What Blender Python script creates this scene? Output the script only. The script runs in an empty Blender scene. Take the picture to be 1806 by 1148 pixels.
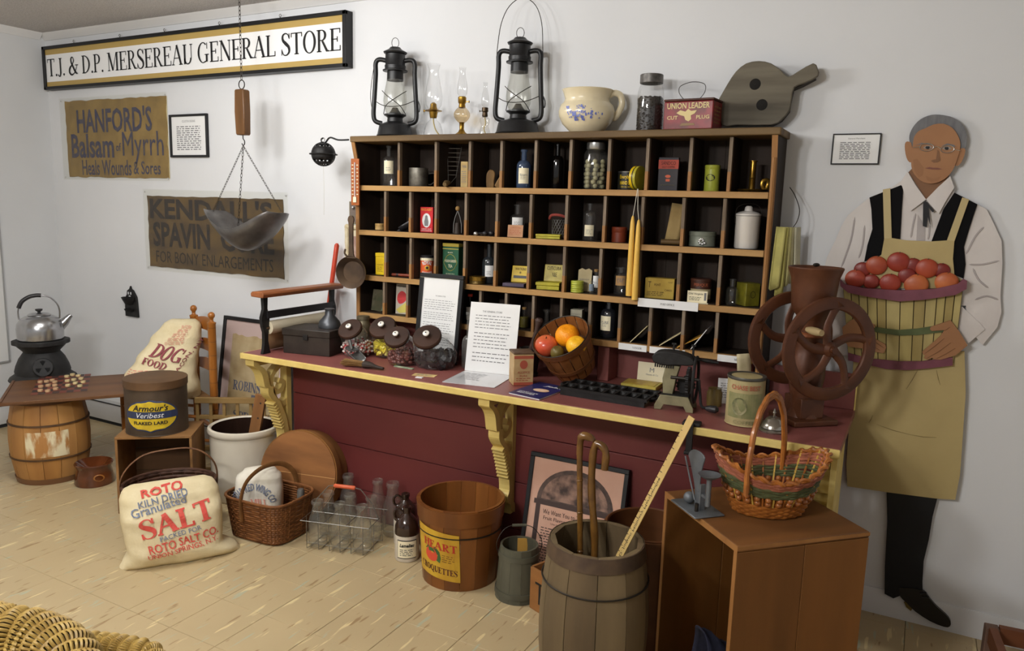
import bpy, bmesh, math, random
from math import sin, cos, pi, radians, sqrt
from mathutils import Matrix, Vector
random.seed(7)
SC = bpy.context.scene
COL = SC.collection

# ---------------------------------------------------------------- camera
cam = bpy.data.cameras.new('camera')
cam.sensor_fit = 'HORIZONTAL'; cam.sensor_width = 36.0
cam.lens = 1340.63 / 1806 * 36.0
cam.clip_start = 0.05
camo = bpy.data.objects.new('camera', cam); COL.objects.link(camo)
_yaw, _pitch, _roll = -0.49297, 0.15806, 0.02831
_f = Vector((sin(_yaw)*cos(_pitch), cos(_yaw)*cos(_pitch), -sin(_pitch)))
_r = Vector((cos(_yaw), -sin(_yaw), 0)); _u = _r.cross(_f)
_r2 = cos(_roll)*_r + sin(_roll)*_u; _u2 = -sin(_roll)*_r + cos(_roll)*_u
camo.matrix_world = Matrix(((_r2.x, _u2.x, -_f.x, 5.144), (_r2.y, _u2.y, -_f.y, -3.073), (_r2.z, _u2.z, -_f.z, 1.509), (0, 0, 0, 1)))
SC.camera = camo

# ---------------------------------------------------------------- world, lights, exposure
w = bpy.data.worlds.new('room_light'); SC.world = w; w.use_nodes = True
w.node_tree.nodes['Background'].inputs[0].default_value = (1.0, 0.985, 0.96, 1)
w.node_tree.nodes['Background'].inputs[1].default_value = 0.29
def tube_lamp(loc, power, n=2, col=(1.0, 0.995, 0.98)):
    for k in range(n):
        l = bpy.data.lights.new('fluorescent_and_fill_light', 'POINT'); l.energy = power/n; l.color = col; l.shadow_soft_size = 0.13
        o = bpy.data.objects.new('fluorescent_and_fill_light', l); COL.objects.link(o); o.location = (loc[0]+(k-(n-1)/2)*0.55, loc[1], loc[2])
tube_lamp((2.45, -1.45, 2.24), 42)
tube_lamp((3.6, -3.5, 2.24), 118)  # unseen second lamp, added as fill for the right side
SC.view_settings.view_transform = 'Standard'; SC.view_settings.look = 'None'
SC.view_settings.gamma = 1.0; SC.view_settings.use_curve_mapping = False
SC.view_settings.exposure = 0.47
try:
    SC.cycles.use_denoising = True
    SC.cycles.max_bounces = 8; SC.cycles.transparent_max_bounces = 24
    SC.cycles.caustics_reflective = False; SC.cycles.caustics_refractive = False
    SC.cycles.sample_clamp_indirect = 4.0
except Exception: pass

# ---------------------------------------------------------------- materials
def lin(c):
    o = []
    for v in c[:3]:
        v = v/255.0
        o.append(v/12.92 if v <= 0.04045 else ((v+0.055)/1.055)**2.4)
    return (*o, 1.0)
MATS = {}
def mat(name, col, rough=0.5, metal=0.0, col2=None, scale=18, stretch=(1, 1, 1), bump=0.0, spec=0.4, coat=0.0, contrast=1.0, bscale=None):
    if name in MATS: return MATS[name]
    m = bpy.data.materials.new(name); m.use_nodes = True; MATS[name] = m
    nt = m.node_tree; N = nt.nodes; L = nt.links; b = N['Principled BSDF']
    b.inputs['Base Color'].default_value = lin(col); b.inputs['Roughness'].default_value = rough
    b.inputs['Metallic'].default_value = metal; b.inputs['Specular IOR Level'].default_value = spec
    if coat: b.inputs['Coat Weight'].default_value = coat; b.inputs['Coat Roughness'].default_value = 0.12
    if col2 is not None or bump:
        tc = N.new('ShaderNodeTexCoord'); mp = N.new('ShaderNodeMapping'); mp.inputs['Scale'].default_value = stretch
        L.new(tc.outputs['Object'], mp.inputs[0])
        nz = N.new('ShaderNodeTexNoise'); nz.inputs['Scale'].default_value = scale; nz.inputs['Detail'].default_value = 5
        L.new(mp.outputs[0], nz.inputs['Vector'])
        if col2 is not None:
            rp = N.new('ShaderNodeValToRGB'); d = 0.2/contrast
            rp.color_ramp.elements[0].position = 0.5-d; rp.color_ramp.elements[1].position = 0.5+d
            rp.color_ramp.elements[0].color = lin(col2); rp.color_ramp.elements[1].color = lin(col)
            L.new(nz.outputs[0], rp.inputs[0]); L.new(rp.outputs[0], b.inputs['Base Color'])
        if bump:
            n2 = nz
            if bscale:
                n2 = N.new('ShaderNodeTexNoise'); n2.inputs['Scale'].default_value = bscale; n2.inputs['Detail'].default_value = 3
                L.new(tc.outputs['Object'], n2.inputs['Vector'])
            bp = N.new('ShaderNodeBump'); bp.inputs['Strength'].default_value = bump; bp.inputs['Distance'].default_value = 0.01
            L.new(n2.outputs[0], bp.inputs['Height']); L.new(bp.outputs[0], b.inputs['Normal'])
    return m
def wood(name, c1, c2, axis='z', scale=14, rough=0.55, bump=0.15, spec=0.3, coat=0.0):
    st = {'x': (0.12, 1, 1), 'y': (1, 0.12, 1), 'z': (1, 1, 0.12)}[axis]
    return mat(name, c1, rough, 0, c2, scale, st, bump, spec, coat)
def glass(name, tint=(252, 252, 252), rough=0.03, amount=0.93, edge=0.7, haze=0.0, hazecol=(222, 222, 216)):
    if name in MATS: return MATS[name]
    m = bpy.data.materials.new(name); m.use_nodes = True; MATS[name] = m
    nt = m.node_tree; N = nt.nodes; L = nt.links; N.remove(N['Principled BSDF'])
    tr = N.new('ShaderNodeBsdfTransparent'); tr.inputs[0].default_value = lin(tint)
    gl = N.new('ShaderNodeBsdfGlossy'); gl.inputs['Roughness'].default_value = rough
    fr = N.new('ShaderNodeLayerWeight'); fr.inputs[0].default_value = 0.5
    pw = N.new('ShaderNodeMath'); pw.operation = 'POWER'; pw.inputs[1].default_value = 2.6
    ma = N.new('ShaderNodeMapRange'); ma.inputs[3].default_value = 1-amount; ma.inputs[4].default_value = edge
    mx = N.new('ShaderNodeMixShader')
    L.new(fr.outputs['Facing'], pw.inputs[0]); L.new(pw.outputs[0], ma.inputs[0]); L.new(ma.outputs[0], mx.inputs[0])
    L.new(tr.outputs[0], mx.inputs[1]); L.new(gl.outputs[0], mx.inputs[2])
    if haze:  # diffuse share painted into the glass, standing in for its bright highlights
        df = N.new('ShaderNodeBsdfDiffuse'); df.inputs[0].default_value = lin(hazecol); m2 = N.new('ShaderNodeMixShader'); m2.inputs[0].default_value = haze
        L.new(mx.outputs[0], m2.inputs[1]); L.new(df.outputs[0], m2.inputs[2]); L.new(m2.outputs[0], N['Material Output'].inputs[0])
    else: L.new(mx.outputs[0], N['Material Output'].inputs[0])
    return m

IRON = mat('cast_iron', (38, 37, 37), 0.55, 0.3, (24, 22, 21), 30, bump=0.2)
BLACK = mat('black_paint', (26, 26, 28), 0.42, 0, (18, 18, 19), 25)
BLKFRAME = mat('black_frame', (22, 22, 24), 0.45)
STEEL = mat("steel_wire", (128, 126, 122), 0.4, 0.8)
DARKWIRE = mat('dark_wire', (55, 50, 45), 0.5, 0.7)
BRASS = mat('brass', (176, 138, 58), 0.3, 0.9, (120, 90, 35), 20)
PAPER = mat('white_paper', (236, 236, 234), 0.6, 0, (226, 226, 226), 3)
OLDPAPER = mat('aged_paper', (214, 203, 165), 0.8, 0, (190, 172, 125), 9)
INK = mat('black_ink', (28, 28, 30), 0.7)
GREYINK = mat('grey_ink', (122, 122, 124), 0.7)
GLASS = glass('clear_glass', haze=0.02)
GLASSD = glass('dusty_hazed_glass', (240, 240, 236), 0.2, 0.92, 0.5, 0.07)
GLASSB = glass('blue_glass', (170, 190, 212), 0.05, 0.9, 0.7, 0.3, (104, 124, 158))
PLASTIC = glass('plastic_sleeve', (250, 250, 247), 0.25, 0.97, 0.3)

# ---------------------------------------------------------------- mesh builder
class MB:
    def __init__(self, M=None): self.v = []; self.f = []; self.mi = []; self.m = 0; self.M = M or Matrix.Identity(4)
    def add(self, vs, fs):
        o = len(self.v); self.v += [tuple(self.M @ Vector(p)) for p in vs]
        self.f += [tuple(i+o for i in f) for f in fs]; self.mi += [self.m]*len(fs); return self
    def box(self, x0, x1, y0, y1, z0, z1):
        return self.add([(x0,y0,z0),(x1,y0,z0),(x1,y1,z0),(x0,y1,z0),(x0,y0,z1),(x1,y0,z1),(x1,y1,z1),(x0,y1,z1)],
            [(0,3,2,1),(4,5,6,7),(0,1,5,4),(1,2,6,5),(2,3,7,6),(3,0,4,7)])
    def cbox(self, c, s, rz=0, ry=0, rx=0):
        old = self.M; self.M = old @ Matrix.Translation(c) @ Matrix.Rotation(rz,4,'Z') @ Matrix.Rotation(ry,4,'Y') @ Matrix.Rotation(rx,4,'X')
        self.box(-s[0]/2,s[0]/2,-s[1]/2,s[1]/2,-s[2]/2,s[2]/2); self.M = old; return self
    def lathe(self, prof, seg=24, c=(0,0,0), sx=1, sy=1, cap0=False, cap1=False, a0=0, a1=2*pi):
        full = abs(a1-a0-2*pi) < 1e-6; n = seg if full else seg+1; vs = []; fs = []
        for r, z in prof:
            for k in range(n):
                a = a0+(a1-a0)*k/seg; vs.append((c[0]+r*sx*cos(a), c[1]+r*sy*sin(a), c[2]+z))
        for i in range(len(prof)-1):
            for k in range(seg):
                k2 = (k+1) % n if full else k+1
                fs.append((i*n+k, i*n+k2, (i+1)*n+k2, (i+1)*n+k))
        if cap0: fs.append(tuple(reversed(range(n))))
        if cap1: fs.append(tuple((len(prof)-1)*n+k for k in range(n)))
        return self.add(vs, fs)
    def tube(self, pts, r, seg=8, closed=False, cap=True, flat=1.0, up=None):
        pts = [Vector(p) for p in pts]; n = len(pts); rs = r if isinstance(r, (list, tuple)) else [r]*n
        vs = []; fs = []; prev = None
        for i, p in enumerate(pts):
            if closed: t = pts[(i+1) % n]-pts[i-1]
            else: t = pts[min(i+1, n-1)]-pts[max(i-1, 0)]
            if t.length < 1e-9: t = Vector((0,0,1))
            t.normalize()
            if prev is None:
                a = Vector(up) if up else (Vector((0,0,1)) if abs(t.z) < 0.9 else Vector((1,0,0)))
            else: a = prev
            b = a - t*a.dot(t)
            if b.length < 1e-6: b = t.orthogonal()
            b.normalize(); prev = b; c2 = t.cross(b)
            for k in range(seg):
                an = 2*pi*k/seg; vs.append(p + b*(rs[i]*cos(an)*flat) + c2*(rs[i]*sin(an)))
        m = n if closed else n-1
        for i in range(m):
            j = (i+1) % n
            for k in range(seg): fs.append((i*seg+k, i*seg+(k+1) % seg, j*seg+(k+1) % seg, j*seg+k))
        if cap and not closed:
            fs.append(tuple(reversed(range(seg)))); fs.append(tuple((n-1)*seg+k for k in range(seg)))
        return self.add(vs, fs)
    def prism(self, poly, a, b, axis='y'):
        """outline poly extruded from a to b along axis; poly=(x,z) for y, (y,z) for x, (x,y) for z"""
        n = len(poly)
        ar = sum(poly[i][0]*poly[(i+1) % n][1]-poly[(i+1) % n][0]*poly[i][1] for i in range(n))
        if ar < 0: poly = list(reversed(poly))
        mk = {'y': lambda p, d: (p[0], d, p[1]), 'x': lambda p, d: (d, p[0], p[1]), 'z': lambda p, d: (p[0], p[1], d)}[axis]
        vs = [mk(p, a) for p in poly]+[mk(p, b) for p in poly]
        f0 = tuple(range(n)); f1 = tuple(range(2*n-1, n-1, -1))
        sides = [(i, n+i, n+(i+1) % n, (i+1) % n) for i in range(n)]
        return self.add(vs, [f0, f1]+sides)
    def sph(self, c, r, s=(1,1,1), seg=14, rings=9):
        pr = [(max(1e-5, r*sin(pi*i/rings)), -r*cos(pi*i/rings)) for i in range(rings+1)]
        old = self.M; self.M = old @ Matrix.Translation(c) @ Matrix.Diagonal((*s, 1)); self.lathe(pr, seg); self.M = old; return self
    def grid(self, fn, nu, nv, wrap=False):
        vs = [fn(i/(nu if wrap else nu-1), j/(nv-1)) for j in range(nv) for i in range(nu)]; fs = []
        for j in range(nv-1):
            for i in range(nu if wrap else nu-1):
                i2 = (i+1) % nu; fs.append((j*nu+i, j*nu+i2, (j+1)*nu+i2, (j+1)*nu+i))
        return self.add(vs, fs)
    def quad(self, a, b, c, d): return self.add([a,b,c,d], [(0,1,2,3)])
    def at(self, M): self.M = M; return self
def TR(loc=(0,0,0), rz=0, rx=0, ry=0): return Matrix.Translation(loc) @ Matrix.Rotation(rz,4,'Z') @ Matrix.Rotation(ry,4,'Y') @ Matrix.Rotation(rx,4,'X')

def wloc(o):
    v = Vector(o.location); p = o.parent
    while p: v = p.matrix_basis @ v; p = p.parent
    return v
def P(name, mb, mats, parent=None, smooth=40, w=False, bevel=0, label=None, solid=0, sub=0):
    """one mesh object; w: coordinates are world ones and the parent is only translated"""
    me = bpy.data.meshes.new(name); vs = mb.v
    if w and parent: o0 = wloc(parent); vs = [(x-o0.x, y-o0.y, z-o0.z) for x, y, z in vs]
    me.from_pydata(vs, [], mb.f)
    for m in (mats if isinstance(mats, (list, tuple)) else [mats]): me.materials.append(m)
    me.polygons.foreach_set('material_index', mb.mi)
    if smooth:
        me.polygons.foreach_set('use_smooth', [True]*len(me.polygons)); me.update()
        me.set_sharp_from_angle(angle=radians(smooth))
    me.update()
    o = bpy.data.objects.new(name, me); COL.objects.link(o)
    if parent: o.parent = parent
    if bevel:
        bv = o.modifiers.new('bevel', 'BEVEL'); bv.width = bevel; bv.segments = 2; bv.limit_method = 'ANGLE'; bv.angle_limit = radians(50)
    if solid:
        sm = o.modifiers.new('thickness', 'SOLIDIFY'); sm.thickness = solid; sm.offset = -1
    if sub:
        ss = o.modifiers.new('smooth', 'SUBSURF'); ss.levels = sub; ss.render_levels = sub
    if label: o['label'] = label
    return o
def tag(o, label, cat, group=None, kind=None):
    o['label'] = label
    if cat: o['category'] = cat
    if group: o['group'] = group
    if kind: o['kind'] = kind
    return o
def thing(name, label, cat, loc=(0,0,0), rz=0, group=None, rx=0, ry=0):
    o = bpy.data.objects.new(name, None); COL.objects.link(o); o.empty_display_size = 0.05
    o.matrix_basis = TR(loc, rz, rx, ry)
    return tag(o, label, cat, group)
def one(name, label, cat, mb, mats, loc=(0,0,0), rz=0, group=None, rx=0, ry=0, **k):
    o = P(name, mb, mats, None, **k); o.matrix_basis = TR(loc, rz, rx, ry); return tag(o, label, cat, group)
def struct(name, mb, mats, label=None, parent=None, **k):
    o = P(name, mb, mats, parent, **k)
    if not parent: o['kind'] = 'structure'
    if label: o['label'] = label
    return o
def share(o, loc, parent=None, rz=0, name=None):
    c = o.copy(); COL.objects.link(c); c.matrix_basis = TR(loc, rz); c.parent = parent
    return c
def dup(root, loc, rz=None, label=None):
    r = root.copy(); COL.objects.link(r); r.location = loc
    if rz is not None: r.rotation_euler[2] = rz
    if label: r['label'] = label
    for ch in root.children:
        c = ch.copy(); COL.objects.link(c); c.parent = r
        for g in ch.children:
            d = g.copy(); COL.objects.link(d); d.parent = c
    return r

# ---------------------------------------------------------------- lettering
def ell(cx, cy, rx, ry, tx, ty, a0, a1, n=18):
    out = []; inn = []
    for i in range(n+1):
        a = radians(a0+(a1-a0)*i/n)
        out.append((cx+rx*cos(a), cy+ry*sin(a))); inn.append((cx+(rx-tx)*cos(a), cy+(ry-ty)*sin(a)))
    return [(out[i], out[i+1], inn[i+1], inn[i]) for i in range(n)]
def strk(pts):
    q = []
    for i in range(len(pts)-1):
        (x0,y0,w0),(x1,y1,w1) = pts[i], pts[i+1]; n = []
        for j in (i, i+1):
            a = pts[max(j-1,0)]; b = pts[min(j+1,len(pts)-1)]; dx, dy = b[0]-a[0], b[1]-a[1]; l = sqrt(dx*dx+dy*dy) or 1
            n.append((-dy/l/2, dx/l/2))
        q.append(((x0+n[0][0]*w0,y0+n[0][1]*w0),(x0-n[0][0]*w0,y0-n[0][1]*w0),(x1-n[1][0]*w1,y1-n[1][1]*w1),(x1+n[1][0]*w1,y1+n[1][1]*w1)))
    return q
def rc(x0, y0, x1, y1): return [((x0,y0),(x1,y0),(x1,y1),(x0,y1))]
def smoothpath(p, n=5):
    out = []
    for i in range(len(p)-1):
        p0 = p[max(i-1,0)]; p1 = p[i]; p2 = p[i+1]; p3 = p[min(i+2,len(p)-1)]
        for k in range(n):
            t = k/n; out.append(tuple(0.5*((2*b)+(-a+c)*t+(2*a-5*b+4*c-d)*t*t+(-a+3*b-3*c+d)*t**3) for a,b,c,d in zip(p0,p1,p2,p3)))
    return out+[tuple(p[-1])]
def serif_glyphs(T=0.13, t=0.045, s=0.07):
    def stem(x, w=T, top=1, bot=1):
        q = rc(x, 0, x+w, 1)
        if bot: q += rc(x-s, 0, x+w+s, t)
        if top: q += rc(x-s, 1-t, x+w+s, 1)
        return q
    G = {}
    G['T'] = (stem(.28, T, 0)+rc(0,1-t,.69,1)+rc(0,.8,t,1)+rc(.69-t,.8,.69,1), .69)
    G['L'] = (stem(s)+rc(s,0,.6,t)+rc(.6-t,0,.6,.24), .62)
    G['E'] = (stem(s)+rc(s,0,.62,t)+rc(.62-t,0,.62,.24)+rc(s,1-t,.6,1)+rc(.6-t,.78,.6,1)+rc(s,.5,.45,.5+t)+rc(.45-t,.4,.45,.64), .65)
    G['F'] = (stem(s)+rc(s,1-t,.6,1)+rc(.6-t,.76,.6,1)+rc(s,.5,.45,.5+t)+rc(.45-t,.4,.45,.64), .6)
    G['D'] = (stem(s)+ell(s+T,.5,.52,.5,T,t,-90,90)+rc(s,0,s+T+.01,t)+rc(s,1-t,s+T+.01,1), .76)
    G['P'] = (stem(s)+ell(s+T+.1,.73,.29,.27,T,t,-90,90)+rc(s+T,.46,s+T+.1,.46+t)+rc(s+T,1-t,s+T+.1,1), .62)
    G['R'] = (stem(s)+ell(s+T+.1,.75,.27,.25,T,t,-90,90)+rc(s+T,.5,s+T+.1,.5+t)+rc(s+T,1-t,s+T+.1,1)+strk([(.33,.5,T*.8),(.6,.04,T*.95),(.76,.02,t)]), .74)
    G['O'] = (ell(.4,.5,.39,.52,T,t,0,360,32), .8)
    G['C'] = (ell(.4,.5,.39,.52,T,t,48,318,28)+rc(.66,.66,.66+t,.98), .76)
    G['G'] = (ell(.4,.5,.39,.52,T,t,50,300,28)+rc(.6,.04,.6+T,.42)+rc(.52,.42-t,.82,.42)+rc(.67,.68,.67+t,.98)+strk([(.55,.02,t),(.66,.1,t*1.5)]), .84)
    G['J'] = (rc(.2,.12,.2+T,1)+rc(.2-s,1-t,.2+T+s,1)+strk(smoothpath([(.265,.15,T),(.2,-.02,.09),(.08,-.02,.06),(.03,.07,.1)])), .42)
    G['U'] = (stem(s,T,1,0)[:1]+rc(0,1-t,s*2+T,1)+rc(.6,.3,.6+t,1)+rc(.52,1-t,.72,1)+ell(.355,.31,.285,.33,T*.8,t*1.3,180,360), .74)
    G['A'] = (strk([(.05,0,t),(.36,1,t)])+strk([(.36,1.02,T),(.67,0,T)])+rc(.16,.33,.52,.33+t)+rc(-.03,0,.17,t)+rc(.52,0,.8,t), .78)
    G['M'] = (rc(.1,0,.1+t,1)+rc(.02,0,.22,t)+rc(0,1-t,.2,1)+strk([(.15,1,T),(.46,.02,T)])+strk([(.46,.02,t),(.78,1,t)])+rc(.76,0,.76+T,1)+rc(.69,0,.96,t)+rc(.78,1-t,.96,1), .98)
    G['N'] = (rc(.1,0,.1+t,1)+rc(.02,0,.22,t)+rc(0,1-t,.18,1)+strk([(.13,1,T),(.7,0,T)])+rc(.68,0,.68+t,1)+rc(.6,1-t,.8,1), .82)
    G['S'] = (strk(smoothpath([(.5,.78,t),(.43,.95,.05),(.26,1.0,.06),(.11,.9,.1),(.12,.7,T),(.3,.53,T*1.25),(.48,.36,T*1.1),(.5,.14,.11),(.34,0,.06),(.15,.03,.05),(.05,.22,t)]))+rc(.5,.74,.5+t*.9,1)+rc(.02,0,.02+t*.9,.28), .58)
    G['&'] = (strk(smoothpath([(.78,.5,t),(.7,.3,.05),(.5,.06,.06),(.26,-.01,.1),(.08,.15,T),(.14,.38,T),(.38,.58,.06),(.5,.78,.08),(.42,.97,.05),(.28,.92,.1),(.27,.72,T*.9),(.45,.4,T),(.66,.1,T),(.84,.03,.05)]))+rc(.62,.5,.9,.5+t), .9)
    G['.'] = (ell(.1,.05,.075,.07,.075,.07,0,360,10), .2)
    G["'"] = (strk([(.1,1,.1),(.08,.75,.03)]), .2)
    G[' '] = ([], .26)
    G['I'] = (stem(s), .3)
    G['Y'] = (rc(.3,0,.3+T,.45)+rc(.22,0,.51,t)+strk([(.08,1,T),(.36,.44,T)])+strk([(.36,.44,t),(.66,1,t)])+rc(0,1-t,.24,1)+rc(.55,1-t,.74,1), .74)
    G['H'] = (stem(s)+stem(.55)+rc(s,.5,.6,.5+t), .78)
    G['K'] = (stem(s)+strk([(.2,.4,t),(.6,.98,t)])+strk([(.3,.55,T),(.66,.02,T)])+rc(.5,0,.78,t)+rc(.48,1-t,.68,1), .76)
    G['B'] = (stem(s)+ell(s+T+.1,.76,.24,.24,T,t,-90,90)+ell(s+T+.1,.26,.29,.26,T,t,-90,90)+rc(s+T,.5,s+T+.12,.5+t)+rc(s+T,1-t,s+T+.1,1)+rc(s+T,0,s+T+.1,t), .64)
    G['Q'] = (ell(.4,.5,.39,.52,T,t,0,360,32)+strk([(.36,.2,T*.8),(.62,-.14,T),(.82,-.16,t)]), .82)
    G['V'] = (strk([(.08,1,T),(.36,0,T)])+strk([(.36,0,t),(.64,1,t)])+rc(0,1-t,.22,1)+rc(.54,1-t,.74,1), .72)
    G['W'] = (strk([(.08,1,T),(.32,0,T)])+strk([(.32,0,t),(.52,1,t)])+strk([(.5,1,T),(.74,0,T)])+strk([(.74,0,t),(.95,1,t)])+rc(0,1-t,.2,1)+rc(.85,1-t,1.03,1), 1.0)
    return G
SERIF = serif_glyphs(); SLAB = serif_glyphs(0.2, 0.085, 0.08)
def serif_text(s, G=SERIF, gap=0.05):
    vs = []; fs = []; x = 0
    for ch in s:
        q, wd = G.get(ch, ([], .3))
        for quad in q:
            o = len(vs); vs += [(x+px, py) for px, py in quad]; fs.append((o,o+1,o+2,o+3))
        x += wd+gap
    return vs, fs
def sans_text(s, bold=0.0, shear=0.0):
    if 'M' in s: bold = 0.0
    c = bpy.data.curves.new('lettering', 'FONT'); c.body = s; c.resolution_u = 2; c.offset = bold; c.shear = shear
    o = bpy.data.objects.new('lettering', c); COL.objects.link(o)
    me = bpy.data.meshes.new_from_object(o)
    vs = [(v.co.x, v.co.y) for v in me.vertices]; fs = [tuple(p.vertices) for p in me.polygons]
    bpy.data.objects.remove(o); bpy.data.curves.remove(c); bpy.data.meshes.remove(me)
    return vs, fs
def letters(mb, s, mp, width=None, height=None, x=0, z=0, serif=None, bold=0.0, shear=0.0, cut=None, arc=None):
    """text centred on (x,z) in the plane (u,v), fitted to width and/or height, placed by mp(u,v)"""
    vs, fs = serif_text(s, serif) if serif else sans_text(s, bold, shear)
    if not vs: return mb
    xs = [p[0] for p in vs]; ys = [p[1] for p in vs]; w0 = max(xs)-min(xs); h0 = max(ys)-min(ys)
    kx = width/w0 if width else height/h0; ky = height/h0 if height else kx
    cx = (max(xs)+min(xs))/2; cy = (max(ys)+min(ys))/2
    pts = [((px-cx)*kx, (py-cy)*ky) for px, py in vs]
    if arc: pts = [((arc+v)*sin(u/arc), (arc+v)*cos(u/arc)-arc) for u, v in pts]
    pts = [(u+x, v+z) for u, v in pts]
    if cut:
        bm = bmesh.new(); bv = [bm.verts.new((u, v, 0)) for u, v in pts]; bm.verts.ensure_lookup_table()
        for f in fs:
            try: bm.faces.new([bv[i] for i in f])
            except ValueError: pass
        for _ in range(3):
            es = [e for e in bm.edges if e.calc_length() > cut]
            if not es: break
            bmesh.ops.subdivide_edges(bm, edges=es, cuts=1)
        bmesh.ops.triangulate(bm, faces=bm.faces[:]); bm.verts.index_update()
        pts = [(v.co.x, v.co.y) for v in bm.verts]; fs = [tuple(v.index for v in f.verts) for f in bm.faces]; bm.free()
    return mb.add([mp(u, v) for u, v in pts], fs)
def FY(y): return lambda u, v: (u, y, v)               # plane facing -y
def CYL(r, c=(0,0,0), a0=-pi/2, eps=0.0015):            # wraps u round a can, facing angle a0
    return lambda u, v: (c[0]+(r+eps)*cos(a0+u/r), c[1]+(r+eps)*sin(a0+u/r), c[2]+v)
def lines(mb, x0, x1, z0, z1, n, mp, fill=0.5, ragged=0.1, wl=0.012):
    dz = (z1-z0)/n
    for i in range(n):
        z = z1-dz*(i+0.5); x = x0; end = x1-(random.random()*ragged*(x1-x0))
        while x < end:
            l = min(wl*random.uniform(.5, 1.6), end-x); h = dz*fill/2
            mb.add([mp(x,z-h), mp(x+l,z-h), mp(x+l,z+h), mp(x,z+h)], [(0,1,2,3)]); x += l+wl*0.35
    return mb

# ================================================================ THE ROOM
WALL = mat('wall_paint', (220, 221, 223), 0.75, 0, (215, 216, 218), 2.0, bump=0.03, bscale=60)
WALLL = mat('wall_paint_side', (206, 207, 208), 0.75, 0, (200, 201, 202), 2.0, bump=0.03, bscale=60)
CEIL = mat('ceiling_texture', (212, 208, 206), 0.95, 0, (184, 180, 178), 120, bump=0.9)
TRIM = mat('trim_paint', (214, 213, 212), 0.5)
TZ = 0.2286
def floor_material():
    m = bpy.data.materials.new('streaked_vinyl_tile'); m.use_nodes = True; nt = m.node_tree; N = nt.nodes; L = nt.links; b = N['Principled BSDF']
    b.inputs['Roughness'].default_value = 0.38; b.inputs['Specular IOR Level'].default_value = 0.35
    g = N.new('ShaderNodeNewGeometry')
    def streak(scale, sx, sy, thr, col, prev, off):
        mp = N.new('ShaderNodeMapping'); mp.inputs['Scale'].default_value = (sx, sy, 1); mp.inputs['Location'].default_value = (off, off*1.7, 0)
        mp.inputs['Rotation'].default_value = (0, 0, 0.12)
        L.new(g.outputs['Position'], mp.inputs[0]); nz = N.new('ShaderNodeTexNoise'); nz.inputs['Scale'].default_value = scale; nz.inputs['Detail'].default_value = 2
        L.new(mp.outputs[0], nz.inputs['Vector'])
        rp = N.new('ShaderNodeValToRGB'); rp.color_ramp.elements[0].position = thr; rp.color_ramp.elements[1].position = thr+0.05
        L.new(nz.outputs[0], rp.inputs[0])
        mx = N.new('ShaderNodeMix'); mx.data_type = 'RGBA'; L.new(rp.outputs[0], mx.inputs[0]); L.new(prev, mx.inputs[6]); mx.inputs[7].default_value = lin(col)
        return mx.outputs[2]
    n0 = N.new('ShaderNodeTexNoise'); n0.inputs['Scale'].default_value = 3.0; L.new(g.outputs['Position'], n0.inputs['Vector'])
    r0 = N.new('ShaderNodeValToRGB'); r0.color_ramp.elements[0].color = lin((174, 154, 118)); r0.color_ramp.elements[1].color = lin((188, 168, 130))
    L.new(n0.outputs[0], r0.inputs[0]); c = r0.outputs[0]
    c = streak(34, 1.0, 0.15, 0.635, (216, 198, 150), c, 0)
    c = streak(40, 1.0, 0.16, 0.645, (172, 172, 146), c, 3.1)
    c = streak(46, 1.0, 0.18, 0.65, (150, 124, 88), c, 7.7)
    c = streak(60, 0.6, 1.0, 0.76, (110, 86, 60), c, 11.3)
    L.new(c, b.inputs['Base Color']); return m
TILE = floor_material()
GROUT = mat('tile_joint', (96, 78, 52), 0.9)
mb = MB(); mb.box(-0.05, 8.0, -7.0, 0.05, -0.08, -0.004)
floor = struct('floor', mb, GROUT, 'beige streaked vinyl tile floor')
tile_mb = MB(); h = TZ/2-0.0007; e = 0.0012
tile_mb.add([(-h,-h,-.004),(h,-h,-.004),(h,h,-.004),(-h,h,-.004),(-h,-h,-e),(h,-h,-e),(h,h,-e),(-h,h,-e),(-h+e,-h+e,0),(h-e,-h+e,0),(h-e,h-e,0),(-h+e,h-e,0)],
    [(0,1,5,4),(1,2,6,5),(2,3,7,6),(3,0,4,7),(4,5,9,8),(5,6,10,9),(6,7,11,10),(7,4,8,11),(8,9,10,11)])
proto = None; rest = MB(); cells = []
for i in range(-9, 27):
    for j in range(-25, 7):
        cx = 2.018+(i+.5)*TZ; cy = -1.447+(j+.5)*TZ
        if cx < -.1 or cy > .1: continue
        px = (Vector((cx, cy, 0))-Vector((5.144, -3.073, 1.509)))
        dpt = px.dot(_f); inview = dpt > 0.3 and abs(px.dot(_r2)/dpt) < 0.74 and abs(px.dot(_u2)/dpt) < 0.5
        cells.append((0 if inview else 1, px.length, cx, cy))
cells.sort()
for k, (iv, _, cx, cy) in enumerate(cells):
    if k < 300 and iv == 0:
        if proto is None: proto = P('floor_tile', tile_mb, TILE, floor, smooth=0); proto.location = (cx, cy, 0)
        else: share(proto, (cx, cy, 0), floor)
    else:
        rest.M = Matrix.Translation((cx, cy, 0)); rest.add(tile_mb.v, tile_mb.f)
ro = P('floor_tile_rest', rest, TILE, floor, smooth=0); ro['kind'] = 'stuff'

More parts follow.
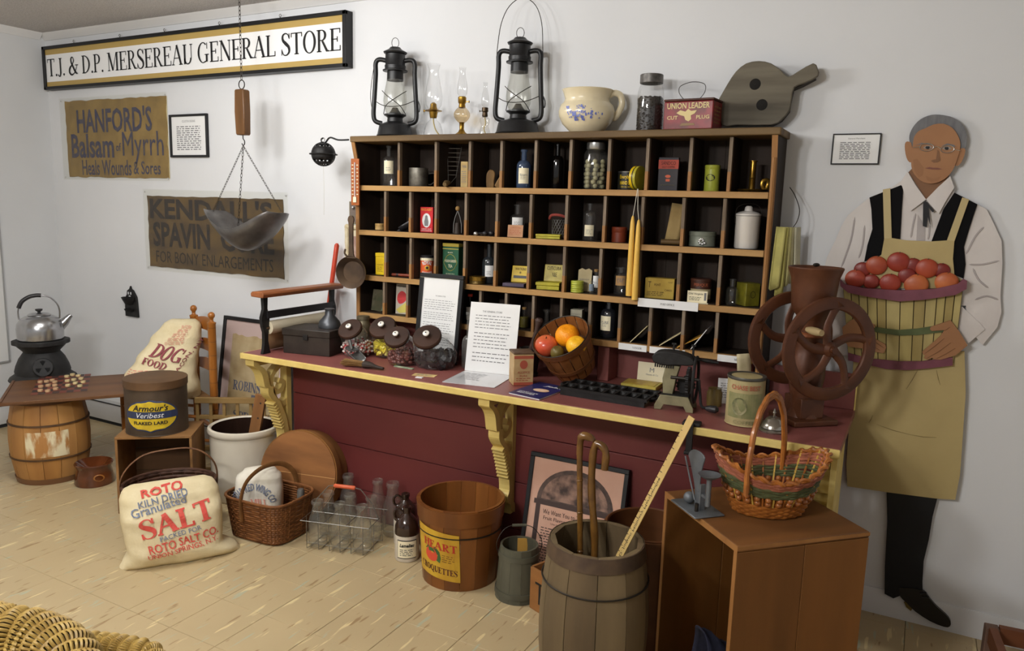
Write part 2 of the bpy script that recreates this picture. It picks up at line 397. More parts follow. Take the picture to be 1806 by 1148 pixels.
mb = MB(); mb.box(-0.12, 8.0, 0.0, 0.12, 0, 2.6); struct('wall_back', mb, WALL, 'white painted back wall')
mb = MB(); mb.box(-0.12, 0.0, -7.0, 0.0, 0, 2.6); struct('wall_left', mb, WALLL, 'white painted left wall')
mb = MB(); mb.box(-0.12, 8.0, -7.0, 0.12, 2.51, 2.6); struct('ceiling', mb, CEIL, 'rough textured grey ceiling')
def crown(mb, a, b, axis):
    prof = [(0,2.468),(-.008,2.468),(-.012,2.478),(-.03,2.496),(-.036,2.51),(0,2.51)]
    if axis == 'x': mb.prism([(p[0], p[1]) for p in prof], a, b, 'x')
    else: mb.prism([(-p[0], p[1]) for p in prof], a, b, 'y')
mb = MB(); crown(mb, 0, 8, 'x'); struct('trim_1', mb, TRIM, 'narrow white crown moulding on the back wall')
mb = MB(); crown(mb, -7, -.036, 'y'); struct('trim_2', mb, TRIM, 'narrow white crown moulding on the left wall')
mb = MB(); mb.prism([(0,0),(-.012,0),(-.012,.085),(-.006,.1),(0,.1)], 1.75, 8.0, 'x'); struct('baseboard_back', mb, WALL, 'white baseboard on the back wall')

# ceiling light fixtures (out of frame; the second is added to brighten the right side)
DIFF = mat('lit_diffuser', (250, 250, 246), 0.5)
DIFF.node_tree.nodes['Principled BSDF'].inputs['Emission Color'].default_value = (1, .99, .96, 1)
DIFF.node_tree.nodes['Principled BSDF'].inputs['Emission Strength'].default_value = 2.0
FIX = mat('fixture_white', (235, 235, 232), 0.5)
for lx, ly in ((2.45, -1.45), (3.6, -3.5)):
    t = thing('ceiling_light', 'white fluorescent ceiling fixture '+('above the counter' if lx < 3 else 'added behind the camera to brighten the right side'), 'ceiling light', (lx, ly, 2.51))
    mb = MB(); mb.prism([(-.16,0),(.16,0),(.15,-.1),(.14,-.12),(-.14,-.12),(-.15,-.1)], -.62, .62, 'x'); P('housing', mb, FIX, t)
    mb = MB(); mb.box(-.6, .6, -.13, .13, -.128, -.1205); P('diffuser', mb, DIFF, t)
    for ex in (-.6225, .6225):
        mb = MB(); mb.box(ex-.0025,ex+.0025,-.15,.15,-.12,0); P('end_cap', mb, FIX, t)

# baseboard heaters
HEAT = mat('heater_enamel', (206, 206, 206), 0.4)
HDARK = mat('heater_gap', (40, 40, 42), 0.8)
def heater(label, M_, l):
    t = thing('baseboard_heater', label, 'heater'); t.matrix_basis = M_
    mb = MB(); mb.prism([(0,.025),(-.055,.025),(-.06,.06),(-.06,.14),(-.05,.165),(0,.19)], 0, l, 'x'); P('cover', mb, HEAT, t)
    mb = MB(); mb.prism([(0,.0),(-.045,.0),(-.045,.025),(0,.025)], 0, l, 'x'); P('base', mb, HDARK, t)
    mb = MB(); mb.box(0, l, -.064, -.058, .143, .148); P('louvre', mb, HDARK, t)
heater('white baseboard heater low on the wall behind the keg and chair', TR((0.09, -0.001, 0)), 1.47)
heater('white baseboard heater along the left wall behind the stove', TR((0.001, -0.12, 0), rz=-pi/2) @ Matrix.Scale(-1, 4, (0, 1, 0)) , 3.0)
# flat white board on the left wall
t = thing('wall_panel', 'flat white panel fixed to the left wall above the heater', 'panel', (0, -0.95, 0.42))
mb = MB(); mb.box(0.001, .012, -.58, .575, 0, 1.25); P('board', mb, mat('panel_white', (215,215,214), .5), t, bevel=.002)
mb = MB(); mb.box(.001, .016, .572, .58, -.004, 1.254); mb.box(.001, .016, -.58, .58, -.008, 0); P('edge_trim', mb, mat('panel_edge', (150,150,150), .5), t)

# ---------------------------------------------------------------- shop sign
GOLD = mat('sign_gold', (180, 152, 88), 0.5); SIGNW = mat('sign_white', (238, 238, 238), 0.35)
t = thing('store_sign', 'long framed general store sign with black serif lettering and gold bands', 'sign', (1.30, -.02, 2.154))
x0, x1, z0, z1 = -1.255, 1.255, 0, .266
mb = MB(); mb.box(x0, x1, -.02, -.002+.02, z0, z1); P('backing_board', mb, BLKFRAME, t)
mb = MB()
for a in ((x0,x1,z0,z0+.018),(x0,x1,z1-.02,z1),(x0,x0+.022,z0,z1),(x1-.022,x1,z0,z1)): mb.box(a[0],a[1],-.035,-.018,a[2],a[3])
P('frame', mb, BLKFRAME, t, bevel=.002)
mb = MB(); mb.box(x0+.02,x1-.02,-.0235,-.0205,z0+.016,z1-.018); P('panel', mb, SIGNW, t)
for nm, a, b in (('gold_band', z1-.052, z1-.02), ('gold_band', z0+.018, z0+.047)):
    mb = MB(); mb.box(x0+.022,x1-.022,-.0245,-.0205,a,b); P(nm, mb, GOLD, t, label='dull gold band')
mb = MB(); letters(mb, 'T.J. & D.P. MERSEREAU GENERAL STORE', FY(-.0265), 2.43, .118, 0, .132, SERIF); P('lettering', mb, INK, t, smooth=0, label='black serif lettering')
for hx in (-.95, -.5, -.1, .35, .8):
    mb = MB(); mb.tube([(hx,-.01,z1),(hx,-.01,z1+.012)], .003, 6); mb.tube([(hx+.007*cos(a),-.01,z1+.017+.007*sin(a)) for a in [i*pi/5 for i in range(10)]], .0016, 5, closed=True); P('screw_eye', mb, STEEL, t)

# ---------------------------------------------------------------- old cloth posters in plastic sleeves
def poster(name, label, x0, x1, z0, z1, sx0, sx1, sz0, sz1, base, rows, inkm, torn=0.004):
    t = thing(name, label, 'poster', ((sx0+sx1)/2, -.001, sz0)); ox = (sx0+sx1)/2
    random.seed(len(label)); pts = []
    def side(ax, ay, bx, by, n):
        for i in range(n): k = i/n; pts.append((ax+(bx-ax)*k+random.uniform(-torn, torn), ay+(by-ay)*k+random.uniform(-torn, torn)))
    side(x0-ox,z0-sz0,x1-ox,z0-sz0,22); side(x1-ox,z0-sz0,x1-ox,z1-sz0,12); side(x1-ox,z1-sz0,x0-ox,z1-sz0,22); side(x0-ox,z1-sz0,x0-ox,z0-sz0,12)
    mb = MB(); mb.prism(pts, -.0045, -.002, 'y'); P('cloth', mb, base, t, smooth=0)
    mb = MB()
    for s, cx, cz, wd, ht, bo in rows: letters(mb, s, FY(-.0062), wd, ht, cx-ox, cz-sz0, bold=bo)
    P('lettering', mb, inkm, t, smooth=0)
    mb = MB(); mb.quad((sx0-ox,-.0085,0),(sx1-ox,-.0085,0),(sx1-ox,-.0085,sz1-sz0),(sx0-ox,-.0085,sz1-sz0)); P('plastic_sleeve', mb, PLASTIC, t)
    for cx in (sx0-ox+.015, sx1-ox-.015):
        for cz in (.015, sz1-sz0-.015):
            mb = MB(); mb.sph((cx,-.008,cz), .005, (1,.5,1), 8, 5); P('push_pin', mb, mat('pin_clear', (190,190,190), .3), t)
    return t
TAN = mat('tan_oilcloth', (154, 126, 70), 0.65, 0, (124, 100, 54), 9, bump=.1)
BROWNC = mat('brown_oilcloth', (108, 84, 42), 0.55, 0, (66, 52, 36), 5, (1, 1, 2), bump=.15)
NAVY = mat('navy_print', (52, 54, 88), 0.75, 0, (84, 78, 82), 26); DKPRINT = mat('dark_print', (30, 28, 33), 0.7, 0, (54, 43, 34), 30)
t = poster('cloth_poster', 'tan cloth poster with navy lettering for balsam of myrrh', .178, 1.155, 1.605, 2.08, .125, 1.166, 1.588, 2.10, TAN,
    [("HANFORD'S", .66, 1.955, .73, .15, .02), ('Balsam', .44, 1.80, .43, .15, .02), ('of', .70, 1.79, .05, .05, 0.01), ('Myrrh', .93, 1.785, .38, .19, .005), ('Heals Wounds', .57, 1.665, .49, .095, .01), ('& Sores', .96, 1.665, .25, .08, .01)], NAVY)
mb = MB(); mb.box(.49-.02, .515, -.002, -.0015, .016, .49); P('backing_sheet', mb, OLDPAPER, t)
poster('cloth_poster', 'dark brown cloth poster with black lettering for spavin cure', .948, 2.067, 1.07, 1.50, .915, 2.107, 1.048, 1.538, BROWNC,
    [("KENDALL'S", 1.48, 1.425, 1.02, .125, .03), ('SPAVIN', 1.24, 1.27, .50, .15, .03), ('CURE', 1.79, 1.27, .42, .15, .03), ('FOR BONY ENLARGEMENTS', 1.5, 1.135, .98, .07, .01)], DKPRINT)

def wall_frame(name, label, x0, x1, z0, z1, head, n, fw=.012, d=.016):
    t = thing(name, label, 'frame', ((x0+x1)/2, -.001, z0)); hw = (x1-x0)/2; H = z1-z0
    mb = MB()
    for a in ((-hw,hw,0,fw),(-hw,hw,H-fw,H),(-hw,-hw+fw,fw,H-fw),(hw-fw,hw,fw,H-fw)): mb.box(a[0],a[1],-d,0,a[2],a[3])
    P('frame', mb, BLKFRAME, t, bevel=.0015)
    mb = MB(); mb.box(-hw+fw,hw-fw,-.006,-.002,fw,H-fw); P('sheet', mb, PAPER, t)
    mb = MB(); letters(mb, head, FY(-.0066), hw*.7, None, 0, H*.84); lines(mb, -hw*.66, hw*.66, H*.16, H*.74, n, FY(-.0066), .45, .08, hw*.16)
    P('printed_text', mb, GREYINK, t, smooth=0)
    return t
wall_frame('text_frame', 'small black framed typed notice beside the tan cloth poster', 1.187, 1.505, 1.726, 1.968, 'CLOTH SIGNS', 12)
wall_frame('text_frame', 'small black framed notice on the wall beside the man cutout', 4.807, 4.968, 1.686, 1.796, 'General Merchant', 10, .0045, .01)

# cast iron match holder
t = thing('match_holder', 'small dark cast iron match holder hung on the back wall', 'match holder', (.745, -.001, .735))
mb = MB(); mb.prism([(-.055,0),(.07,0),(.065,.09),(.06,.13),(.045,.15),(.03,.17),(.012,.178),(.005,.197),(-.005,.178),(-.028,.165),(-.032,.14),(-.05,.12),(-.055,.06)], -.012, 0, 'y'); P('back_plate', mb, IRON, t, bevel=.002)
mb = MB(); mb.lathe([(.005,0),(.03,.006),(.045,.035),(.052,.05),(.047,.05),(.04,.034),(.02,.012)], 14, (0,-.012,.075), 1, 1, a0=pi, a1=2*pi); P('match_cup', mb, IRON, t)
mb = MB(); mb.lathe([(.005,0),(.03,.005),(.038,.02),(.034,.02)], 12, (0,-.012,.03), 1, 1, a0=pi, a1=2*pi); P('striker_lip', mb, IRON, t)
mb = MB(); mb.cbox((-.012,-.013,.15),(.008,.003,.016)); mb.cbox((.012,-.013,.15),(.008,.003,.016)); mb.cbox((0,-.013,.132),(.016,.003,.006)); P('pierced_opening', mb, WALL, t)

# ================================================================ COUNTER
BURG = mat('burgundy_paint', (136, 80, 74), 0.42, 0, (124, 70, 66), 5, bump=.04, bscale=40)
BURGP = mat('burgundy_panel', (106, 46, 44), 0.5, 0, (94, 40, 40), 4, (.4, 1, 1), bump=.05)
YEL = mat('cream_yellow_paint', (222, 198, 122), 0.45, 0, (206, 180, 104), 14, bump=.05)
ct = thing('shop_counter', 'burgundy wall counter with pale yellow edge and scrolled brackets', 'counter', (3.68, -.3, 0))
CX0, CX1, CZ, CY = 2.39, 4.975, .79, -.605
mb = MB(); mb.box(CX0, CX1, CY+.008, -.035, CZ-.026, CZ); P('worktop', mb, BURG, ct, w=True, bevel=.002)
mb = MB(); mb.box(CX0-.002, CX1+.002, CY-.004, CY+.008, CZ-.028, CZ-.001); P('edge_strip', mb, YEL, ct, w=True, bevel=.003, label='pale yellow front edge')
mb = MB(); mb.box(CX0-.006, CX0-.0005, CY-.004, -.036, CZ-.028, CZ-.001); P('end_strip', mb, YEL, ct, w=True)
nb = 4; z = 0.0
for hgt in (.14, .21, .21, .204):
    mb = MB(); mb.box(2.462, 4.89, -.352, -.332, z+.0015, z+hgt-.0015); P('panel_board', mb, BURGP, ct, w=True, bevel=.002); z += hgt
mb = MB(); mb.box(2.462, 4.89, -.331, -.318, .01, .764); P('panel_backing', mb, mat('dark_gap', (40,20,20), .9), ct, w=True)
mb = MB(); mb.box(2.457, 2.472, -.331, -.002, 0, .764); P('end_panel', mb, BURGP, ct, w=True)
mb = MB(); mb.box(4.88, 4.896, -.331, -.04, 0, .764); P('end_panel', mb, BURGP, ct, w=True)
mb = MB(); mb.box(4.665, 4.97, -.056, -.037, CZ, .925); P('back_splash', mb, BURG, ct, w=True, bevel=.002)
mb = MB(); mb.box(4.9705, 4.975, -.056, -.037, CZ, .925); P('back_splash_edge', mb, YEL, ct, w=True)
def strip(mb, pts, th, x0, x1):
    """band of thickness th following (y,z) points, extruded in x"""
    L_ = []; R_ = []
    for i, p in enumerate(pts):
        a = pts[max(i-1,0)]; b = pts[min(i+1,len(pts)-1)]; dx, dz = b[0]-a[0], b[1]-a[1]; l = sqrt(dx*dx+dz*dz) or 1
        n = (-dz/l*th/2, dx/l*th/2); L_.append((p[0]+n[0], p[1]+n[1])); R_.append((p[0]-n[0], p[1]-n[1]))
    for i in range(len(pts)-1):
        q = [L_[i], R_[i], R_[i+1], L_[i+1]]
        mb.add([(x0, *c) for c in q]+[(x1, *c) for c in q], [(0,1,2,3),(7,6,5,4),(0,4,5,1),(1,5,6,2),(2,6,7,3),(3,7,4,0)])
def bracket(x0, x1):
    b = bpy.data.objects.new('bracket', None); COL.objects.link(b); b.parent = ct; b.empty_display_size = .05
    b.location = Vector(((x0+x1)/2, -.35, .2))-Vector(ct.location)
    def p(nm, mb, **k): return P(nm, mb, YEL, b, w=True, **k)
    yb, yt = -.352, -.592; zt = .762
    # side silhouette of the solid scrolled body, as one profile in (y,z)
    front = smoothpath([(yt,zt),(yt,zt-.03),(yt+.02,zt-.045),(yt+.035,zt-.06),(yt+.05,zt-.085),(yt+.06,zt-.13),(yt+.065,zt-.145)],3) \
        + smoothpath([(yt+.085,zt-.15),(yt+.085,zt-.18),(yt+.1,zt-.205),(yt+.12,zt-.225)],3) + smoothpath([(yt+.125,zt-.23),(yt+.165,zt-.32),(yt+.175,zt-.37)],3) \
        + smoothpath([(yt+.178,zt-.375),(yt+.185,zt-.43),(yt+.172,zt-.455),(yt+.18,zt-.485),(yt+.2,zt-.5),(yt+.215,zt-.53),(yb,zt-.545)],3)
    band = MB(); xx0, xx1 = x0, x1
    inner = [(min(y_+.034, yb), z_) for y_, z_ in front]
    for i in range(len(front)-1):
        q = [front[i], inner[i], inner[i+1], front[i+1]]
        band.add([(xx0, *c) for c in q]+[(xx1, *c) for c in q], [(0,1,2,3),(7,6,5,4),(0,4,5,1),(1,5,6,2),(2,6,7,3),(3,7,4,0)])
    p('scroll_front', band, smooth=45)
    mb = MB(); mb.box(x0+.006, x1-.006, yb-.03, yb, zt-.545, zt); p('upright', mb)
    mb = MB(); mb.box(x0+.006, x1-.006, yt+.02, yb, zt-.035, zt); p('top_rail', mb)
    mb = MB(); strip(mb, smoothpath([(yb-.03,zt-.05),(yb-.075,zt-.06),(yb-.12,zt-.1),(yb-.125,zt-.15),(yb-.095,zt-.185),(yb-.06,zt-.175),(yb-.05,zt-.145),(yb-.075,zt-.13)],4), .024, x0+.008, x1-.008); p('scroll', mb)
    mb = MB(); strip(mb, smoothpath([(yb-.13,zt-.16),(yb-.1,zt-.225),(yb-.06,zt-.25),(yb-.02,zt-.24)],4), .03, x0+.008, x1-.008); p('scroll', mb)
    for i in range(9):
        k = i/8; yy = yt+.122+.052*k**.8; zz = zt-.238-.13*k
        mb = MB(); mb.cbox(((x0+x1)/2, yy, zz), (x1-x0+.004, .02, .0085), rx=.5); p('rib', mb, bevel=.001)
bracket(2.40, 2.455); bracket(3.672, 3.722); bracket(4.895, 4.95)
# plank along the right end
mb = MB(); mb.box(4.952, 4.97, -.58, -.33, .25, .764); P('end_post', mb, YEL, ct, w=True)

# ================================================================ PIGEONHOLE CABINET
PINE = wood('pine_edge', (178, 140, 88), (150, 112, 66), 'x', 22, .6)
DARKW = wood('dark_stained_wood', (49, 35, 25), (34, 25, 18), 'z', 16, .7)
WORN = wood('worn_grey_edge', (138, 122, 104), (92, 76, 60), 'z', 40, .7)
ORNG = wood('orange_pine', (158, 114, 68), (132, 92, 52), 'z', 24, .6)
TOPW = wood('weathered_oak', (120, 96, 62), (78, 60, 38), 'x', 12, .65)
cb = thing('pigeonhole_cabinet', 'old wooden pigeonhole cabinet of four rows standing on the counter', 'cabinet', (3.68, -.1, .79))
def cp(nm, mb, m, **k): return P(nm, mb, m, cb, w=True, **k)
mb = MB(); mb.box(2.705, 4.657, -.205, -.004, 1.778, 1.805); cp('top_board', mb, TOPW, bevel=.004)
for k in range(9):
    xa = 2.73+k*(1.905/9); mb = MB(); mb.box(xa+.0008, xa+1.905/9-.0008, -.012, -.003, .945, 1.778); cp('back_plank', mb, DARKW)
for sx in (2.715, 4.628):
    mb = MB(); mb.prism([(-.003,.795),(-.165,.795),(-.168,1.58),(-.172,1.68),(-.2,1.778),(-.003,1.778)], sx, sx+.02, 'x'); cp('side_board', mb, DARKW, bevel=.002)
    mb = MB(); mb.prism([(-.1655,.795),(-.173,.795),(-.176,1.58),(-.18,1.68),(-.207,1.777),(-.2005,1.777),(-.1725,1.68),(-.1685,1.58)], sx, sx+.02, 'x'); cp('edge_strip', mb, ORNG)
SH = (1.578, 1.367, 1.15, .966)
for zs in SH:
    mb = MB(); mb.box(2.736, 4.627, -.158, -.013, zs-.02, zs); mb.m = 1; mb.box(2.736, 4.627, -.18, -.1581, zs-.024, zs); cp('shelf', mb, [DARKW, PINE], bevel=.0015)
ROWS = ([2.969,3.174,3.353,3.512,3.676,3.836,4.004,4.162,4.332,4.48], [2.891,3.035,3.177,3.337,3.496,3.661,3.827,3.995,4.154,4.317,4.472],
        [2.892,3.039,3.177,3.335,3.493,3.658,3.825,3.988,4.15,4.315,4.471], [2.884,3.021,3.155,3.29,3.422,3.553,3.687,3.82,3.95,4.082,4.211,4.344,4.474])
for r, xs in enumerate(ROWS):
    za = SH[r]+.0003; zb = 1.7775 if r == 0 else SH[r-1]-.0245
    for x in xs:
        mb = MB(); mb.box(x-.006, x+.006, -.156, -.0125, za, zb); mb.m = 1; mb.box(x-.0062, x+.0062, -.174, -.1561, za+(zb-za)*.36, zb-.002); mb.m = 2; mb.box(x-.0062, x+.0062, -.176, -.1561, za, za+(zb-za)*.36-.0002)
        cp('divider', mb, [DARKW, WORN, ORNG])
for xa in (2.74, 3.36, 3.985, 4.57):
    mb = MB(); mb.box(xa, xa+.05, -.15, -.03, .7905, .942); cp('support_block', mb, BURG, bevel=.002)
mb = MB(); mb.box(2.736, 4.627, -.045, -.024, .7905, .944); cp('lower_back', mb, BURG)
# right trim stick nailed to the right side
stk = MB(); stk.tube([(4.64,-.192,1.70),(4.64,-.19,1.4),(4.64,-.187,1.0),(4.64,-.186,.85)], .0095, 8); cp('trim_stick', stk, ORNG, label='thin orange-brown rod nailed to the right front edge')
# paper name strips
def strip_label(x0, x1, zc, text, h=.026):
    mb = MB(); mb.box(x0, x1, -.1825, -.1805, zc-h/2, zc+h/2); o = cp('name_strip', mb, PAPER, label='white paper strip reading '+text if text else 'blank white paper strip')
    if text:
        mb = MB(); letters(mb, text, FY(-.1832), None, .0085, (x0+x1)/2+(.0 if len(text) > 7 else .02), zc, SERIF)
        L0 = P('lettering', mb, INK, o, smooth=0); off = Vector(cb.location); L0.location = -off
strip_label(4.158, 4.40, 1.138, 'POST OFFICE', .034)
strip_label(4.086, 4.205, .952, 'VANGUR'); strip_label(4.217, 4.338, .952, 'DURKEE'); strip_label(4.35, 4.36, .952, ''); strip_label(4.487, 4.60, .952, 'MILES')

# ================================================================ THINGS IN THE PIGEONHOLES
def face(x, y): return math.atan2(5.144-x, 3.073+y)       # turn so that local -y looks into the room
def label_on_cyl(mb, r, z0, z1, half, n=8, a0=-pi/2, eps=.0008, c=(0,0,0)):
    for i in range(n):
        u0 = a0-half+2*half*i/n; u1 = a0-half+2*half*(i+1)/n; R = r+eps
        mb.add([(c[0]+R*cos(u0),c[1]+R*sin(u0),c[2]+z0),(c[0]+R*cos(u1),c[1]+R*sin(u1),c[2]+z0),(c[0]+R*cos(u1),c[1]+R*sin(u1),c[2]+z1),(c[0]+R*cos(u0),c[1]+R*sin(u0),c[2]+z1)],[(0,1,2,3)])
    return mb
def bottle(label, loc, r, h, neck=.35, g=None, lab=None, labm=None, stop=None, stopm=None, sh=.68, name='glass_bottle', ribs=0, text=None, group=None, fill=None, rz=None, cat='bottle'):
    g = g or GLASS; t = thing(name, label, cat, loc, face(loc[0], loc[1]) if rz is None else rz, group)
    nr = r*neck; zs = h*sh
    prof = [(.0005,.002),(r*.9,.001),(r,.006),(r,zs-.02)]+[(nr+(r-nr)*cos(k*pi/8), zs-.02+(h*.16)*sin(k*pi/8)) for k in range(1,5)]+[(nr,h*.94),(nr*1.35,h*.945),(nr*1.35,h*.985),(nr*1.1,h)]
    mb = MB(); mb.lathe(prof, 20); P('body', mb, g, t)
    if fill:
        mb = MB(); mb.lathe([(.0005,.004),(r*.93,.004),(r*.93,h*fill[0]),(.0005,h*fill[0])], 16); P('contents', mb, fill[1], t)
    if lab:
        mb = MB(); label_on_cyl(mb, r, h*lab[0], h*lab[1], lab[2]); P('paper_label', mb, labm or OLDPAPER, t)
        mb = MB(); zc = h*(lab[0]+lab[1])/2
        if text: letters(mb, text, CYL(r, eps=.0016), r*lab[2]*1.3, None, 0, zc+h*.03)
        lines(mb, -r*lab[2]*.6, r*lab[2]*.6, zc-h*.1, zc+h*.01, 3, CYL(r, eps=.0016), .3, .3, .006); P('print', mb, GREYINK, t, smooth=0)
    if stop:
        mb = MB(); mb.lathe([(nr*.9,h*.97),(nr*1.1*stop,h),(nr*1.15*stop,h*1.09),(nr*.9,h*1.1),(.0005,h*1.1)], 12); P('stopper', mb, stopm, t)
    return t
def can(label, loc, r, h, m, name='tin_can', lid=None, lidm=None, band=None, cat='tin', rz=None, group=None, oval=1.0, rim=.0015):
    t = thing(name, label, cat, loc, face(loc[0], loc[1]) if rz is None else rz, group); lh = h*lid if lid else 0
    mb = MB(); mb.lathe([(.0005,.0005),(r,.0005),(r+rim,.002),(r,.004),(r,h-lh),(r*.97,h-lh+.0005),(.0005,h-lh+.0005)], 24, sy=oval); P('body', mb, m, t)
    if lid: mb = MB(); mb.lathe([(r*1.005,h-lh),(r*1.03,h-lh+.001),(r*1.03,h-.002),(r*.97,h),(.0005,h-.001)], 24, sy=oval); P('lid', mb, lidm or m, t)
    return t
def tin(label, loc, w_, d, h, m, name='tin_box', cat='tin', rz=None, lid=None, lidm=None, group=None, bev=.002):
    t = thing(name, label, cat, loc, face(loc[0], loc[1])*.6 if rz is None else rz, group); lh = h*lid if lid else 0
    mb = MB(); mb.box(-w_/2,w_/2,-d/2,d/2,0.0003,h-lh-.0004); P('body', mb, m, t, bevel=bev)
    if lid: mb = MB(); mb.box(-w_/2-.001,w_/2+.001,-d/2-.001,d/2+.001,h-lh,h); P('lid', mb, lidm or m, t, bevel=bev)
    return t
def ptxt(t, items, y, m, nm='lettering', lin_=None):
    mb = MB()
    for it in items: letters(mb, it[0], FY(y), it[1], it[2], it[3], it[4], **(it[5] if len(it) > 5 else {}))
    if lin_: lines(mb, *lin_[:5], FY(y), .35, .2, lin_[5])
    return P(nm, mb, m, t, smooth=0)
def panel(t, nm, x0, x1, z0, z1, y, m, **k): mb = MB(); mb.box(x0,x1,y,y+.0008,z0,z1); return P(nm, mb, m, t, smooth=0, **k)
RED = mat('red_tin', (196, 34, 40), .4); CREAMP = mat('cream_print', (238, 228, 196), .6); YELT = mat('yellow_tin', (222, 190, 24), .4, 0, (205,170,20), 20)
GREENT = mat('green_tin', (40, 92, 66), .4, 0, (34,76,54), 20); OLIVE = mat('olive_yellow_tin', (186, 176, 52), .45, 0, (150,140,38), 25); LIME = mat('lime_tin', (166, 172, 62), .4)
ORNT = mat('orange_label', (214, 92, 48), .5); PEWTER = mat('dull_tin', (138, 134, 124), .45, .8, (98, 92, 84), 30, bump=.1); TINM = mat('bright_tin', (190, 190, 188), .28, .9)
BLKT = mat('black_tin', (36, 34, 36), .4); REDW = mat('red_cedar', (134, 58, 32), .45, 0, (108, 44, 24), 30, (1,1,.2)); GREYG = mat('grey_green_tin', (134, 138, 124), .45, .2, (108,112,98), 24)
STONE = mat('white_stoneware', (222, 218, 212), .25, 0, (212,206,198), 8, coat=.3); YGRN = mat('moss_tin', (124, 118, 30), .5, 0, (88, 84, 22), 28)
YP = -.10
# row 1
bottle('clear glass bottle with a cream label in the top left pigeonhole', (2.854, YP, 1.5785), .029, .19, .34, GLASS, (.3,.62,.8), CREAMP)
t = thing('tin_cup', 'small dented tin cup with a loop handle in the top row', 'cup', (3.028, YP, 1.5785), .5)
mb = MB(); mb.lathe([(.0005,.001),(.044,.001),(.045,.004),(.045,.085),(.043,.085),(.042,.004),(.0005,.003)], 22); P('body', mb, PEWTER, t)
mb = MB(); mb.tube(smoothpath([(.044,0,.06),(.075,0,.062),(.082,0,.035),(.06,0,.012),(.045,0,.012)],4), .0035, 6); P('handle', mb, DARKWIRE, t)
t = thing('spring_whisk', 'coiled wire whisk with a turned wooden handle leaning out of the top row', 'whisk', (3.213, -.10, 1.579), .3)
for k in range(7):
    mb = MB(); z_ = .055+.02*k; wd = .022+.002*k; mb.tube([(wd*cos(a),.012+.006*sin(a)+.004*k,z_) for a in [i*pi/6 for i in range(12)]], .0013, 5, closed=True); P('wire_loop', mb, STEEL, t)
for sx in (-1, 1): mb = MB(); mb.tube([(sx*.004,-.045,.012),(sx*.018,.005,.045),(sx*.034,.038,.182)], .0015, 5); P('wire', mb, STEEL, t)
mb = MB(); mb.tube([(0,-.115,.008),(0,-.09,.0145),(0,-.06,.0165),(0,-.04,.02)], [.009,.0135,.011,.006], 10); P('handle', mb, wood('aged_handle',(118,96,60),(70,54,34),'y'), t)
t = tin('small tan cardboard packet standing beside the wire whisk', (3.280, -.09, 1.5785), .035, .03, .115, mat('tan_card',(190,164,112),.8,0,(168,140,90),30), 'cardboard_packet', 'packet', .15)
ptxt(t, [('TWINE',.022,.012,0,.092)], -.0157, GREYINK, lin_=(-.012,.012,.02,.075,6,.006))
t = thing('shoe_last', 'pair of small worn wooden shoe lasts in the top row', 'shoe last', (3.434, -.09, 1.5785), .5)
WL = wood('last_wood', (142,108,62), (96,70,40), 'z', 20)
for dx, ll, rot in ((-.018,.075,.0),(.014,.1,.55)):
    mb = MB(TR((dx,0,0),ry=rot)); mb.prism(smoothpath([(-.018,.0),(.014,.0),(.016,.03),(.02,.06),(.012,ll),(-.006,ll+.003),(-.018,.06),(-.02,.03),(-.018,.001)],4)[:-1], -.012, .012, 'y'); P('last', mb, WL, t, bevel=.004)
bottle('blue glass bottle with a cream diamond label in the top row', (3.583, YP, 1.5785), .031, .165, .36, GLASSB, (.12,.52,.75), CREAMP, text='Bitters')
bottle('tall black glass bottle in the top row beside the jar of marbles', (3.734, -.08, 1.5785), .03, .19, .34, mat('black_glass', (10,8,7), .06, 0, coat=.5))
jar_ = thing('mason_jar', 'glass mason jar with tin lid holding pale round balls', 'jar', (3.915, -.10, 1.5785), face(3.94,-.1))
mb = MB(); mb.lathe([(.0005,.002),(.043,.002),(.0475,.01),(.0475,.14),(.043,.152),(.036,.16),(.035,.172)], 24); P('body', mb, glass('jar_clear',(250,252,252),.03,.94,.6,.02), jar_)
mb = MB(); mb.lathe([(.037,.162),(.038,.164),(.038,.188),(.034,.191),(.0005,.191)], 24); P('lid', mb, TINM, jar_)
random.seed(3); BALL = mat('clay_ball', (172,164,128), .7, 0, (130,122,92), 25); pr_ = None; n_ = 0
for lay in range(7):
    for k in range(7 if lay % 2 else 6):
        a = k*2*pi/(7 if lay % 2 else 6)+lay*.5; R = .0355
        c = (3.915+R*cos(a)+random.uniform(-.001,.001), -.10+R*sin(a), 1.5785+.0135+lay*.0165)
        if pr_ is None:
            mb = MB(); mb.sph((0,0,0), .0107, seg=10, rings=7); pr_ = tag(P('clay_ball', mb, BALL), 'pale round ball inside the lidded mason jar', 'ball', 'balls in the mason jar'); pr_.location = c
        else: o = pr_.copy(); COL.objects.link(o); o.location = c
t = can('black and yellow round soap tin lettered everybodys hand soap', (4.058, -.10, 1.5785), .0385, .072, BLKT, 'soap_tin')
mb = MB(); label_on_cyl(mb, .0385, .006, .064, 1.3); P('label', mb, mat('soap_label',(40,38,28),.5), t)
mb = MB(); letters(mb, "Everybody's", CYL(.0385,eps=.0022), .062, .02, 0, .05, bold=.02, cut=.008); letters(mb, 'HAND SOAP', CYL(.0385,eps=.0022), .06, .015, 0, .028, bold=.03, cut=.008); letters(mb, 'FOR ALL HANDS', CYL(.0385,eps=.0022), .05, .007, 0, .012, cut=.008); P('lettering', mb, YELT, t, smooth=0)
mb = MB(); mb.lathe([(.039,.07),(.0395,.073),(.036,.074),(.0005,.0725)], 20); P('lid', mb, TINM, t)
t = thing('round_yellow_tin', 'yellow and black flat round tin propped against the divider', 'tin', (4.123, -.125, 1.5788), 1.35, ry=0)
